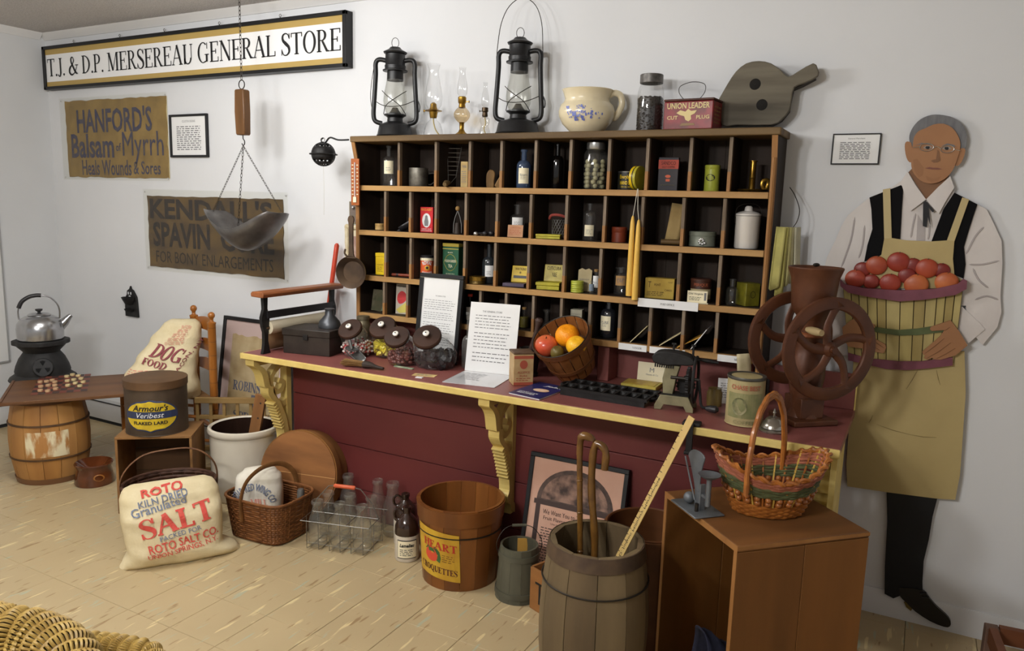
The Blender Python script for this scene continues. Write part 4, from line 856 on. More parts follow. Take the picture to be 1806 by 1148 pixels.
# red lunch tin
t = thing('lunch_tin', 'worn red tobacco lunch tin with gold lettering and wire handle', 'tin', (4.314,-.112,TZ0), -.06)
RT = mat('worn_red_tin', (138,40,44), .38, 0, (96,34,32), 22, contrast=1.5); GP = mat('gold_lettering', (210,190,130), .45)
mb = MB(); mb.box(-.096,.096,-.06,.06,.0005,.105); P('body', mb, RT, t, bevel=.004)
mb = MB(); mb.box(-.098,.098,-.062,.062,.1055,.114); P('lid', mb, mat('rusty_tin',(84,48,38),.5,.2,(60,36,30),30), t, bevel=.003)
mb = MB(); mb.tube(smoothpath([(-.028,-.03,.113),(-.05,-.03,.14),(-.046,-.03,.165),(0,-.03,.178),(.046,-.03,.168),(.05,-.03,.14),(.03,-.03,.113)],4), .0013, 5); P('wire_handle', mb, DARKWIRE, t)
ptxt(t,[('UNION LEADER',.165,.022,0,.088,dict(bold=.02)),('CUT',.042,.014,-.06,.045,dict(bold=.02)),('PLUG',.05,.014,.058,.045,dict(bold=.02))],-.0612,GP)
mb = MB(); mb.prism([(-.045,.062),(-.03,.072),(-.01,.066),(0,.076),(.012,.068),(.034,.07),(.026,.058),(.012,.052),(.014,.038),(.004,.03),(-.008,.036),(-.014,.05),(-.03,.054)],-.0615,-.06,'y'); P('eagle_emblem', mb, GP, t)
mb = MB(); mb.prism([(-.022,.024),(.024,.024),(.03,.016),(-.03,.014)],-.0615,-.06,'y'); P('scroll_emblem', mb, mat('dim_gold',(140,110,70),.5), t)
mb = MB(); lines(mb,-.045,.045,.02,.09,5,lambda u,v:(.0965,u,v),.4,.3,.018); P('side_print', mb, MATS['dim_gold'], t, smooth=0)
# bellows
t = thing('fire_bellows', 'weathered grey wooden bellows board with two round holes and a handle', 'bellows', (4.53,-.055,TZ0), 0)
GW = wood('weathered_grey_wood', (118,111,96), (76,70,60), 'x', 16, .75, .3)
pts = [(-0.13700000000000045,0.08199999999999985),(-0.10400000000000009,0.1439999999999999),(-0.07600000000000051,0.18799999999999994),(-0.040000000000000036,0.21599999999999997),(0.004999999999999893,0.22199999999999975),(0.04999999999999982,0.21100000000000008),(0.08800000000000008,0.18300000000000005),(0.11399999999999988,0.15999999999999992),(0.1479999999999997,0.17799999999999971),(0.19599999999999973,0.20300000000000007),(0.21199999999999974,0.18399999999999994),(0.2160000000000002,0.15799999999999992),(0.17099999999999937,0.135),(0.13699999999999957,0.12199999999999989),(0.13199999999999967,0.08199999999999985),(0.1280000000000001,0.041999999999999815),(0.10199999999999942,0.008000000000000007),(0.06799999999999962,-0.009000000000000119),(-0.06200000000000028,-0.006000000000000005),(-0.11500000000000021,-0.0050000000000001155)]
pts = [(a, max(b+.03, .0006)) for a, b in pts]
mb = MB(); mb.prism(smoothpath(pts+[pts[0]],2)[:-1], -.02, -.002, 'y'); P('front_board', mb, GW, t, bevel=.003)
mb = MB(); mb.prism([(a*.94, max(b*.97+.0, .0006)) for a, b in pts], -.0015, .045, 'y'); P('back_board', mb, mat('bellows_leather',(48,42,34),.8), t)
for hx, hz in [(-0.001000000000000334,0.169),(0.028999999999999915,0.09399999999999983)]:
    mb = MB(TR((hx,-.0205,hz),rx=pi/2)); mb.lathe([(.0005,.0),(.0195,.0),(.0205,-.0005)], 20); P('vent_hole', mb, mat('hole_dark',(22,19,16),.9), t)
# pierced iron bell on a bracket
t = thing('bell_bracket', 'thin black iron bracket at the top left end of the cabinet', 'bracket', (2.70,-.1,1.80))
mb = MB(); mb.tube(smoothpath([(.003,-.11,-.012),(-.06,-.11,-.012),(-.11,-.11,-.0),(-.135,-.11,-.018),(-.15,-.11,-.03),(-.163,-.11,-.022),(-.166,-.11,-.008),(-.156,-.11,-.002)],4), .0042, 7); P('arm', mb, BLACK, t)
t = thing('pierced_ball', 'round pierced cast iron string holder hanging from the bracket', 'string holder', (2.546,-.21,1.662))
mb = MB(); R0 = .058
def pf(u, v):
    a = 2*pi*u; e = -pi/2+pi*v; r = R0*cos(e); z = R0*sin(e)*1.0
    return (r*cos(a), r*sin(a), .06+z)
mb.grid(pf, 24, 15, True)
hole = set()
keep = [f for i, f in enumerate(mb.f) if not ((i//24) in (4,10,2,12) and (i % 3 != 0))]
mb.f = keep; mb.mi = [0]*len(keep); P('pierced_shell', mb, IRON, t, solid=.003)
mb = MB(); mb.lathe([(.055,.056),(.066,.057),(.068,.06),(.066,.063),(.055,.064)], 24); P('flange', mb, IRON, t)
for s in (-1, 1): mb = MB(); mb.tube([(s*.064,0,.06),(s*.078,0,.06)], [.007,.003], 6); P('lug', mb, IRON, t)
mb = MB(); mb.tube([(.009*cos(a),0,.128+.01*sin(a)) for a in [i*pi/6 for i in range(12)]], .0015, 5, closed=True); P('hang_ring', mb, STEEL, t)
mb = MB(); mb.tube([(0,0,.003),(.001,0,-.1),(-.001,0,-.23)], .0007, 4); P('string', mb, mat('string',(176,170,150),.9), t)
# thermometer, wall plate, cream frame, skillet
t = thing('thermometer', 'orange wooden thermometer with a glass tube on the cabinet side', 'thermometer', (2.738,-.205,1.483), .25)
OR2 = wood('orange_varnish', (176,100,48), (146,76,34), 'z', 20, .4)
mb = MB(); mb.box(-.021,.021,-.004,.008,0,.218); P('board', mb, OR2, t, bevel=.002)
mb = MB(); mb.tube([(0,-.006,.03),(0,-.006,.2)], .0028, 8); P('glass_tube', mb, mat('tube_white',(216,208,210),.2), t)
mb = MB(); mb.box(-.008,.008,-.009,-.004,.014,.04); P('bulb_guard', mb, CREAMP, t)
mb = MB()
for k in range(9):
    for sx in (-1,1): mb.box(sx*.012-.004,sx*.012+.004,-.0048,-.0042,.05+.017*k,.054+.017*k)
P('scale_marks', mb, CREAMP, t)['kind'] = 'stuff'
t = thing('wall_plate', 'small taupe wall plate with a bright knob beside the cabinet', 'wall plate', (2.575,-.002,1.388))
mb = MB(); mb.box(-.042,.05,-.008,0,0,.113); P('plate', mb, mat('brass_edge',(140,134,104),.5,.4), t, bevel=.002)
mb = MB(); mb.box(-.036,.045,-.01,-.0085,.005,.04); P('inset', mb, mat('taupe_plate',(112,100,92),.5), t)
mb = MB(); mb.box(-.036,.045,-.01,-.0085,.042,.108); P('inset', mb, MATS['taupe_plate'], t)
mb = MB(); mb.sph((-.008,-.018,.082), .008); mb.tube([(-.008,-.01,.082),(-.008,-.018,.082)], .004, 6); P('knob', mb, TINM, t)
CRF = mat('cream_gesso', (216,204,174), .6, 0, (188,172,136), 24, bump=.2)
t = thing('ornate_frame', 'small ornate cream picture frame on the wall behind the skillet', 'frame', (2.575,-.002,1.17))
mb = MB()
fr_ = [(-.055,0),(.055,0),(.055,.20),(-.055,.20)]
for (a,b) in zip(fr_, fr_[1:]+fr_[:1]): mb.tube(smoothpath([(a[0],-.008,a[1]),((a[0]+b[0])/2,-.008,(a[1]+b[1])/2),(b[0],-.008,b[1])],5), [.011+.003*abs(sin(i*1.9)) for i in range(11)], 8)
P('frame', mb, CRF, t)
for a in fr_: mb = MB(); mb.sph((a[0],-.01,a[1]), .016, (1,.5,1)); P('corner_scroll', mb, CRF, t)
mb = MB(); mb.box(-.046,.046,-.006,-.001,.01,.19); P('mat_board', mb, mat('mat_cream',(206,194,166),.8), t)
mb = MB(); mb.box(-.026,.03,-.0075,-.006,.045,.155); P('picture', mb, mat('sepia_print',(140,104,96),.7,0,(186,160,146),16), t)
SKIL = mat('seasoned_iron', (104,84,66), .42, .55, (66,54,46), 9, bump=.1)
t = thing('iron_skillet', 'rusty iron skillet hanging by its long handle at the cabinet end', 'skillet', (2.738,-.235,1.165), .25)
mb = MB(TR((0,0,0),rx=pi/2)); mb.lathe([(.0005,-.024),(.052,-.024),(.074,.002),(.078,.006),(.078,.01),(.073,.006),(.052,-.018),(.0005,-.018)], 34); P('pan', mb, SKIL, t)
mb = MB(); mb.prism(smoothpath([(-.028,.068),(-.012,.09),(-.011,.22),(-.016,.25),(-.008,.268),(.008,.268),(.016,.25),(.011,.22),(.012,.09),(.028,.068)],3), -.008, .002, 'y'); P('handle', mb, SKIL, t, bevel=.003)
mb = MB(); mb.tube(smoothpath([(-.03,-.004,.11),(-.034,-.004,.09),(-.02,-.004,.075)],3), .005, 6); P('pour_hook', mb, SKIL, t)
# yellowed papers on a wire hook at the right end
t = thing('paper_bundle', 'bundle of long yellowed paper strips on a wire hook', 'papers', (4.69,-.12,1.40))
random.seed(9)
for k,(dx,dy,l,w_,c_) in enumerate(((-.012,-.05,.235,.035,(206,198,120)),(.0,-.035,.26,.03,(196,188,106)),(.012,-.015,.22,.03,(214,206,140)),(.022,.005,.21,.035,(202,194,150)),(.034,.025,.16,.04,(216,212,184)))):
    mb = MB(TR((dx,dy,.055),rz=.5+.12*k,ry=.06-.03*k)); mb.grid(lambda u,v: (-w_/2+w_*u+.004*v, .006*sin(5*u+k), -l*v*(1-.12*abs(u-.3))), 5, 6); P('paper_strip', mb, mat('old_paper_%d'%k, c_, .85, 0, tuple(int(q*.88) for q in c_), 14), t, solid=.0006)
mb = MB(); mb.tube(smoothpath([(-.01,.06,.20),(.012,.05,.17),(.035,.03,.12),(.034,.01,.08),(.02,0,.05)],4), .0016, 5); P('wire_hook', mb, DARKWIRE, t)
# hanging scale
t = thing('hanging_scale', 'beam scale with chains and a dark scoop pan hung from the ceiling', 'scale', (2.06,-.26,2.51))
WB = wood('scale_wood', (116,80,46), (78,52,28), 'z', 18, .4)
def chain(pa, pb, n, r, name='chain'):
    pa = Vector(pa); pb = Vector(pb); d = (pb-pa)/n; L_ = d.length; mb = MB()
    q = d.to_track_quat('Z','Y').to_matrix().to_4x4()
    for i in range(n):
        c = pa+d*(i+.5); M_ = Matrix.Translation(c) @ q @ Matrix.Rotation(pi/2*(i % 2),4,'Z'); mb.M = M_
        mb.tube([(L_*.26*cos(a),0,L_*.62*sin(a)) for a in [k*pi/4 for k in range(8)]], r, 4, closed=True)
    return P(name, mb, DARKWIRE, t)
chain((0,0,0),(0,0,-.425),22,.0018)
mb = MB(); mb.tube([(.02*cos(a),0,-.448+.022*sin(a)) for a in [i*pi/8 for i in range(16)]], .0026, 6, closed=True); P('ring', mb, DARKWIRE, t)
mb = MB(); mb.prism([(-.03,-.48),(-.026,-.472),(.026,-.472),(.032,-.48),(.035,-.58),(.032,-.688),(.026,-.695),(-.022,-.695),(-.028,-.688),(-.034,-.58)],-.022,.022,'y'); P('wooden_block', mb, WB, t, bevel=.005)
mb = MB(); mb.tube(smoothpath([(0,0,-.694),(0,0,-.712),(.009,0,-.722),(.009,0,-.738),(-.002,0,-.745),(-.009,0,-.735)],4), .0026, 6); P('hook', mb, DARKWIRE, t)
pz = -1.085; AP = (0,0,-.748)
for q in ((-.235,0,pz+.005),(.25,0,pz+.02),(.035,-.085,pz-.115)): chain(AP, q, 26, .0013)
PANM = mat('dark_scale_pan', (112,108,105), .36, .6, (84,80,78), 14)
def panf(u, v):
    x = -.245+.5*u; s = (2*v-1); k = 1-abs(2*u-1)**2.2; wd = .13*(.2+.8*k**.5)
    z = pz-.09-.10*k+.11*(s*s)*k**.6*(.72 if s > 0 else 1.0)+.10*(abs(2*u-1)**1.6); return (x, s*wd, z+.0)
mb = MB(); mb.grid(panf, 22, 11); P('pan', mb, PANM, t, solid=.002)

# ================================================================ ON THE COUNTER
KZ = .7903
# paper roll cutter
t = thing('paper_cutter', 'black cast iron wrapping paper holder with a wooden top bar and roll', 'paper cutter', (2.49,-.33,KZ))
def pc(nm, mb, m, **k): return P(nm, mb, m, t, w=True, **k)
for yy in (-.555, -.10):
    mb = MB(); mb.prism([(yy-.024,KZ),(yy+.026,KZ),(yy+.02,KZ+.02),(yy+.013,KZ+.06),(yy+.014,KZ+.11),(yy+.022,KZ+.14),(yy+.024,KZ+.17),(yy+.012,KZ+.21),(yy+.015,KZ+.265),(yy-.015,KZ+.265),(yy-.012,KZ+.21),(yy-.026,KZ+.17),(yy-.022,KZ+.13),(yy-.012,KZ+.1),(yy-.013,KZ+.05),(yy-.018,KZ+.02)],2.483,2.5,'x'); pc('side_stand', mb, IRON, bevel=.002)
mb = MB(); mb.prism([(2.455,KZ+.268),(2.53,KZ+.266),(2.535,KZ+.282),(2.528,KZ+.292),(2.46,KZ+.292),(2.452,KZ+.282)],-.60,-.055,'y'); pc('top_bar', mb, wood('worn_red_bar',(150,90,52),(104,58,32),'y',12,.4), bevel=.003)
mb = MB(); mb.box(2.5005,2.506,-.55,-.11,KZ+.165,KZ+.2); pc('cutter_blade', mb, BLKT)
mb = MB(TR((2.4915,-.535,KZ+.12),rx=-pi/2)); mb.lathe([(.012,0),(.031,0),(.031,.42),(.012,.42),(.012,0)], 24); pc('paper_roll', mb, mat('kraft_roll',(206,196,172),.75,0,(196,184,156),12))
mb = MB(); mb.tube([(2.4915,-.553,KZ+.12),(2.4915,-.10,KZ+.12)], .009, 10); pc('spindle', mb, mat('spindle_wood',(96,70,40),.6))
mb = MB(); mb.quad((2.466,-.53,KZ+.1),(2.44,-.50,KZ+.001),(2.44,-.13,KZ+.001),(2.466,-.12,KZ+.1)); pc('loose_sheet', mb, mat('kraft_sheet',(168,138,100),.8), solid=.0006)
t = thing('red_handle', 'red painted wooden tool handle leaning on the wall behind the cutter', 'tool', (2.435,-.045,KZ))
mb = MB(); mb.tube([(-.045,0,.007),(0,0,.24),(.045,0,.485),(.047,0,.495)], [.011,.012,.0125,.006], 10); P('handle', mb, mat('red_paint',(186,62,36),.4), t)
# document box
t = thing('cash_box', 'dark japanned metal box with a hinged lid on the counter', 'box', (2.645,-.385,KZ), .2)
JAP = mat('japanned_metal', (62,54,48), .45, .3, (44,38,34), 12, bump=.05)
mb = MB(); mb.box(-.122,.122,-.085,.085,.0005,.085); P('body', mb, JAP, t, bevel=.002)
mb = MB(); mb.box(-.126,.126,-.089,.089,.0855,.118); P('lid', mb, JAP, t, bevel=.003)
mb = MB(); mb.box(-.012,.012,-.093,-.089,.07,.095); P('hasp', mb, IRON, t)
t = thing('tin_funnel', 'grey pewter funnel shaped canister standing on the dark metal box', 'canister', (2.70,-.35,KZ+.1185))
mb = MB(); mb.lathe([(.0005,.0005),(.052,.0005),(.053,.012),(.048,.03),(.022,.06),(.02,.082),(.023,.084),(.023,.09),(.0005,.09)], 24); P('body', mb, mat('pewter',(92,94,98),.4,.7,(70,72,76),16), t)
t = thing('tin_canister', 'dull tin canister with a narrow neck behind the candy jars', 'canister', (2.80,-.225,KZ))
mb = MB(); mb.lathe([(.0005,.0005),(.042,.0005),(.042,.11),(.03,.135),(.028,.15),(.031,.152),(.031,.168),(.0005,.168)], 22); P('body', mb, mat('khaki_tin',(122,112,88),.45,.5,(96,88,70),20), t)
# candy jars: tilted lids
LIDW = wood('walnut_lid', (62,36,22), (38,22,14), 'x', 16, .45, .05); LIDR = mat('black_rim',(24,20,18),.4)
PORC = mat('white_porcelain',(236,232,222),.15,coat=.5)
JARG = glass('jar_glass', (251,252,252), .04, .935, .8, .018)
def candy_jar(label, loc, rz, s, fill, fillname, filllabel, wide=1.0):
    t = thing('candy_jar', label, 'candy jar', loc, rz)
    tilt = .75; r = .0725*s; cz = .07*s
    mb = MB()
    def gf(u, v):   # squat jar with a slanted mouth
        a = 2*pi*u
        prof = [(.6,0),(.86,.006),(1,.03),(1.02,.065),(1.0,.1),(.9,.128),(.68,.146)]
        k = v*(len(prof)-1); i = min(int(k), len(prof)-2); f = k-i; rr = (prof[i][0]*(1-f)+prof[i+1][0]*f)*r; z = (prof[i][1]*(1-f)+prof[i+1][1]*f)*s
        sl = max(0, (v-.5)/.5); y = rr*sin(a); z2 = z+sl*sl*(y*tilt*.62)-.012*s*sl
        wd = 1+(wide-1)*(1-sl); return (rr*cos(a)*wd+(wide-1)*.7*r*(1-sl)-.016*s*sl, y*(1-.12*sl)-.03*s*sl, max(.0006,z2))
    mb.grid(gf, 28, 13, True); mb.f.append(tuple(range(27,-1,-1))); mb.mi.append(0); P('glass_body', mb, JARG, t)
    Mx = TR((-.018*s,-.036*s,.128*s), rx=.72, ry=-.18)
    mb = MB(Mx); mb.lathe([(.052*s,-.014*s),(.056*s,0),(.054*s,.004*s)], 26); P('glass_neck', mb, GLASS, t)
    mb = MB(Mx); mb.lathe([(.0005,.001*s),(.059*s,.001*s),(.06*s,.006*s)], 30); P('lid_rim', mb, LIDR, t)
    ld = bpy.data.objects.new('lid', None); 
    mb = MB(Mx); mb.lathe([(.06*s,.0065*s),(.0605*s,.012*s),(.056*s,.018*s),(.0005,.019*s)], 30); o = P('lid', mb, LIDW, t)
    mb = MB(Mx); mb.lathe([(.005*s,.019*s),(.006*s,.026*s),(.013*s,.03*s),(.0135*s,.036*s),(.006*s,.04*s),(.0005,.04*s)], 16); P('knob', mb, PORC, o)
    mb = MB(Mx); mb.lathe([(.0005,.0405*s),(.0035*s,.0403*s)], 8); P('knob_screw', mb, IRON, o)
    # filling
    random.seed(int(loc[0]*100)); f = MB()
    for k in range(fill[0]):
        a = random.uniform(0,2*pi); q = random.random()**.5; zz = random.uniform(.012,.062)*s; R = r*.86*(q if k > fill[0]*.55 else .98)
        fill[1](f, (R*cos(a)*wide*.96+(wide-1)*.7*r, R*sin(a)*.95, zz+.004), s)
    fo = tag(P(fillname, f, fill[2]), filllabel, 'candy', kind='stuff'); fo.matrix_basis = TR(loc, rz)
    return t
def stick(f, c, s):
    d = Vector((random.uniform(-1,1), random.uniform(-1,1), random.uniform(-.4,.5))).normalized()*.026*s
    if Vector((c[0]+d.x, c[1]+d.y)).length > .066*s: d = Vector((-c[1], c[0], .2)).normalized()*.022*s; c = (c[0]*.88, c[1]*.88, c[2])
    a = Vector(c)-d; b = Vector(c)+d; n = 5
    for i in range(n): f.m = i % 2; f.tube([a+(b-a)*(i/n), a+(b-a)*((i+1)/n)], .0052*s, 6, cap=(i in (0,n-1)))
    f.m = 0
def chunk(f, c, s): f.cbox(c, (.017*s,.015*s,.014*s), random.random()*3, random.random(), random.random())
def drop(f, c, s): f.sph(c, .0115*s, (1,.8,.8), 8, 6)
def knot(f, c, s): f.cbox(c, (.024*s,.02*s,.016*s), random.random()*3, random.random(), random.random())
PEP = [mat('peppermint_white',(232,220,212),.35), mat('peppermint_red',(190,62,62),.35)]
candy_jar('glass candy jar of red and white peppermint sticks', (2.856,-.338,KZ), .35, .96, (70,stick,PEP), 'peppermint_sticks', 'red and white peppermint sticks filling the leftmost candy jar')
candy_jar('glass candy jar of yellow lemon drops', (2.992,-.27,KZ), .4, 1.06, (150,chunk,mat('lemon_candy',(226,206,60),.3)), 'lemon_drops', 'yellow lemon drops filling the second candy jar')
candy_jar('glass candy jar of dark red brown candies', (3.142,-.37,KZ), .45, .96, (130,drop,mat('root_candy',(112,54,44),.28,coat=.4)), 'red_candies', 'dark red brown candies filling the third candy jar')
candy_jar('glass candy jar of black liquorice, nearest the framed notice', (3.29,-.35,KZ), .5, 1.06, (110,knot,mat('liquorice',(30,27,30),.3,coat=.3)), 'liquorice_candies', 'black liquorice pieces filling the rightmost candy jar', 1.22)
# scoop, broom, small cards
t = thing('candy_scoop', 'small grey metal candy scoop lying before the peppermint jar', 'scoop', (2.94,-.45,KZ), -.45)
mb = MB(TR((0,0,.038),ry=.25)); mb.grid(lambda u,v: (-.045+.1*v, .032*cos(pi+pi*u*1.0)*(1-.15*v), -.026*sin(pi*u)*(1-.1*v)), 12, 7); P('bowl', mb, mat('zinc',(112,112,110),.4,.7), t, solid=.0012)
mb = MB(TR((0,0,.038),ry=.25)); mb.lathe([(.0005,0),(.026,0),(.03,.004)], 12, c=(-.045,0,0)); P('back', mb, MATS['zinc'], t)
mb = MB(TR((0,0,.038),ry=.25)); mb.tube([(-.042,0,.0),(-.058,0,.016),(-.075,0,.03)], [.006,.008,.009], 8); P('handle', mb, MATS['zinc'], t)
t = thing('hand_broom', 'short straw whisk broom with a dark bound handle on the counter', 'broom', (3.06,-.535,KZ), .08)
STRAW = mat('broom_straw',(150,112,58),.8,0,(104,74,36),40,(.1,1,1)); mb = MB(); random.seed(4)
for k in range(80):
    a = random.uniform(0,2*pi); q = sqrt(random.random()); y0 = .014*q*cos(a); z0 = .017+.012*q*sin(a); mb.tube([(.02,y0,z0),(-.045,y0*1.7,max(.002,z0*1.05)),(-.1+random.uniform(-.008,.008),y0*2.3,max(.002,.016+(z0-.017)*1.3))], .0014, 4)
P('bristles', mb, STRAW, t)['kind'] = 'stuff'
mb = MB(); mb.tube([(.0,0,.016),(.02,0,.017),(.035,0,.016),(.05,0,.014),(.07,0,.011),(.098,0,.009)], [.02,.019,.016,.011,.009,.007], 10, flat=.8); P('handle', mb, mat('dark_twine',(54,42,34),.7,0,(34,26,22),60,(4,1,1)), t)
one('candy_stick_wrapper','small green wrapped stick lying before the liquorice jar','stick',MB().box(-.05,.05,-.008,.008,0,.005),mat('green_wrap',(120,140,110),.5,0,(170,176,150),60),(3.198,-.435,KZ),.0,bevel=.001)
t = one('paper_ticket','small tan paper ticket lying near the counter edge','card',MB().box(-.05,.05,-.022,.022,0,.0012),mat('ticket',(214,188,130),.8,0,(196,166,106),30),(3.352,-.5,KZ),.25)
mb = MB(); lines(mb,-.035,.035,-.014,.014,4,lambda u,v:(u,v,.0017),.35,.3,.012); P('print', mb, GREYINK, t, smooth=0)
one('paper_scrap','tiny white paper scrap beside the tan ticket','paper',MB().box(-.015,.015,-.009,.009,0,.003),PAPER,(3.36,-.548,KZ),.2)
# framed notice
t = thing('standing_frame', 'black framed typed notice leaning upright behind the candy jars', 'frame', (3.235,-.246,KZ), .0, rx=-.13)
FW, FH, fw = .118, .40, .02
for a in ((-FW,FW,0,fw),(-FW,FW,FH-fw,FH),(-FW,-FW+fw,fw,FH-fw),(FW-fw,FW,fw,FH-fw)): mb = MB(); mb.box(a[0],a[1],-.012,.008,a[2]+.001,a[3]); P('frame_rail', mb, BLKFRAME, t, bevel=.002)
mb = MB(); mb.box(-FW+fw,FW-fw,-.004,0,fw,FH-fw); P('sheet', mb, PAPER, t)
ptxt(t,[('THE GENERAL STORE',.055,.006,0,.30)],-.0048,GREYINK)
mb = MB()
for a,b in ((.235,.285),(.19,.228),(.13,.182),(.075,.12)): lines(mb,-.085,.085,a,b,max(3,int((b-a)/.0095)),FY(-.0048),.2,.15,.013)
P('printed_text', mb, GREYINK, t, smooth=0)
# milk bottle on the counter
bottle('tall clear ribbed milk bottle beside the printed sheet', (3.425,-.262,KZ), .034,.25,.4,GLASSD,sh=.5,name='milk_bottle')
# printed sheet in clear stand
t = thing('sign_holder', 'printed white general store sheet in a bent clear stand', 'sign holder', (3.555,-.31,KZ), .16)
Mx = TR((0,.0,.002),rx=-.2); W2 = .113
mb = MB(Mx); mb.box(-W2,W2,-.002,.001,0,.30); P('sheet', mb, PAPER, t)
mb = MB(); mb.box(-W2,W2,-.235,-.004,.0003,.0022); P('base_sheet', mb, mat('shiny_sheet',(214,214,216),.12,coat=.5), t)
mb = MB(Mx); letters(mb,'THE GENERAL STORE',FY(-.0028),.09,.0075,-.01,.262)
for a,b in ((.185,.25),(.10,.175),(.04,.09)): lines(mb,-.085,.085,a,b,max(3,int((b-a)/.0125)),FY(-.0028),.22,.12,.014)
P('printed_text', mb, GREYINK, t, smooth=0)
mb = MB(); mb2 = lines(mb,-.09,.02,-.16,-.03,8,lambda u,v:(u,v,.003),.3,.3,.016); P('base_text', mb, mat('faint_ink',(150,150,152),.5), t, smooth=0)
# spice tin
t = tin('tan and red square spice tin standing at the counter front', (3.752,-.392,KZ), .082,.082,.128,mat('spice_tan',(190,162,116),.55,0,(166,134,90),22),'spice_tin','tin',.72)
panel(t,'red_border',-.04,.04,.002,.014,-.0418,mat('brick_print',(160,76,56),.6)); panel(t,'red_border',-.04,.04,.11,.122,-.0418,MATS['brick_print'])
mb = MB(); mb.prism([(.016*cos(a),.086+.018*sin(a)) for a in [i*pi/10 for i in range(20)]],-.042,-.041,'y'); P('red_medallion', mb, MATS['brick_print'], t); ptxt(t,[('ALLSPICE',.05,.009,0,.055),('PURE',.03,.008,0,.04)],-.0425,MATS['brick_print'],lin_=(-.03,.03,.018,.034,2,.01))
mb = MB(); lines(mb,-.034,.034,.01,.12,7,lambda u,v:(.0416,u,v),.35,.2,.016); P('side_print', mb, MATS['brick_print'], t, smooth=0)
mb = MB(); mb.box(-.043,.043,-.043,.043,.1275,.136); P('lid', mb, mat('rust_lid',(110,84,62),.6,.2,(80,58,42),30), t, bevel=.003)
# mortar and pestle
t = thing('mortar', 'black iron mortar standing behind the fruit basket', 'mortar', (3.715,-.24,KZ))
mb = MB(); mb.lathe([(.0005,.0005),(.034,.0005),(.036,.01),(.03,.02),(.036,.05),(.046,.115),(.05,.118),(.045,.12),(.036,.1),(.02,.04),(.0005,.035)], 22); P('bowl', mb, mat('mortar_black',(34,30,29),.5), t)
t = one('pestle','dark brown wooden pestle leaning out of the mortar','pestle',MB().tube([(0,0,0),(0,0,.03),(0,0,.15),(0,0,.175),(0,0,.19),(0,0,.2)],[.012,.018,.0095,.013,.019,.012],12),mat('pestle_wood',(66,48,42),.45),(3.71,-.242,KZ+.055),.2,ry=.22,rx=.05)
# bushel basket of fruit
SPL = wood('splint_wood', (150,96,50), (112,66,32), 'z', 18, .5); RIMW = wood('rim_wood', (120,72,38), (86,50,26), 'x', 16, .5)
t = thing('fruit_basket', 'small slatted bushel basket tipped to show fruit', 'basket', (3.9,-.27,KZ))
BM = TR((0,0,.131), rz=-.22, ry=0, rx=.66)
zb, zt_, rb, rt = -.098, .085, .085, .118
for k in range(16):
    a0 = 2*pi*k/16+.02; a1 = 2*pi*(k+1)/16-.02; mb = MB(BM)
    vs = []
    for r_, z_ in ((rb,zb),((rb+rt)/2+.004,(zb+zt_)/2),(rt,zt_)):
        for a in (a0,(a0+a1)/2,a1):
            for e in (0,-.003): vs.append(((r_+e)*cos(a),(r_+e)*sin(a),z_))
    fs = []
    for i in range(2):
        for j in range(2):
            q = [i*6+j*2, i*6+j*2+2, i*6+j*2+8, i*6+j*2+6]; fs.append(tuple(q)); fs.append(tuple(x+1 for x in reversed(q)))
    for j in range(2): fs.append((12+j*2,12+j*2+2,12+j*2+3,12+j*2+1))
    fs += [(0,6,7,1),(6,12,13,7),(5,11,10,4),(11,17,16,10)]; mb.add(vs, fs); P('splint', mb, SPL, t)
mb = MB(BM); mb.lathe([(.0005,zb),(rb,zb),(rb,zb+.003),(.0005,zb+.003)], 24); P('bottom', mb, SPL, t)
for z_, r_, hh in ((zt_-.012,.1195,.022),(-.035,.1015,.016)): mb = MB(BM); mb.lathe([(r_-.002,z_-hh/2),(r_+.002,z_-hh/2),(r_+.003,z_+hh/2),(r_-.001,z_+hh/2),(r_-.002,z_-hh/2)], 32); P('hoop', mb, RIMW, t)
mb = MB(BM); mb.tube([(.119*cos(a),.119*sin(a),zt_+.002) for a in [i*pi/20 for i in range(40)]], .0022, 5, closed=True); P('rim_wire', mb, DARKWIRE, t)
mb = MB(BM); mb.lathe([(.0005,.0),(.1,.0)], 20); P('liner', mb, mat('liner_dark',(86,54,28),.8), t)
FB = Matrix.Translation((3.9,-.27,KZ)) @ BM
def fruit(name, label, c, r, m, stem=True, sq=.92):
    t = thing(name, label, 'fruit', tuple(FB @ Vector(c)))
    mb = MB(TR(rz=.3,rx=.5)); mb.grid(lambda u,v: (r*sin(pi*v)*cos(2*pi*u), r*sin(pi*v)*sin(2*pi*u), r*sq*cos(pi*v)*(1-.16*math.exp(-(sin(pi*v)*3)**2))), 20, 14, True); P('flesh', mb, m, t)
    if stem: mb = MB(TR(rz=.3,rx=.5)); mb.tube([(0,0,r*.72),(.002,.002,r*.95)], .0018, 5); P('stem', mb, IRON, t)
fruit('apple','red apple in the slatted fruit basket',(-.058,-.04,.06),.048,mat('apple_skin',(196,66,46),.28,0,(214,120,70),9,coat=.3))
fruit('orange','orange in the middle of the slatted fruit basket',(.006,.03,.062),.05,mat('orange_skin',(248,158,24),.4,0,(240,146,18),10,bump=.2,bscale=200),False)
fruit('orange','yellow orange at the right of the slatted fruit basket',(.072,-.008,.055),.042,mat('yellow_orange_skin',(250,190,40),.4,0,(246,178,30),10,bump=.2,bscale=200),False)
fruit('pear','small green pear in front of the orange',(.01,-.062,.055),.028,mat('olive_skin',(110,96,44),.4,0,(80,66,30),14),True,1.1)
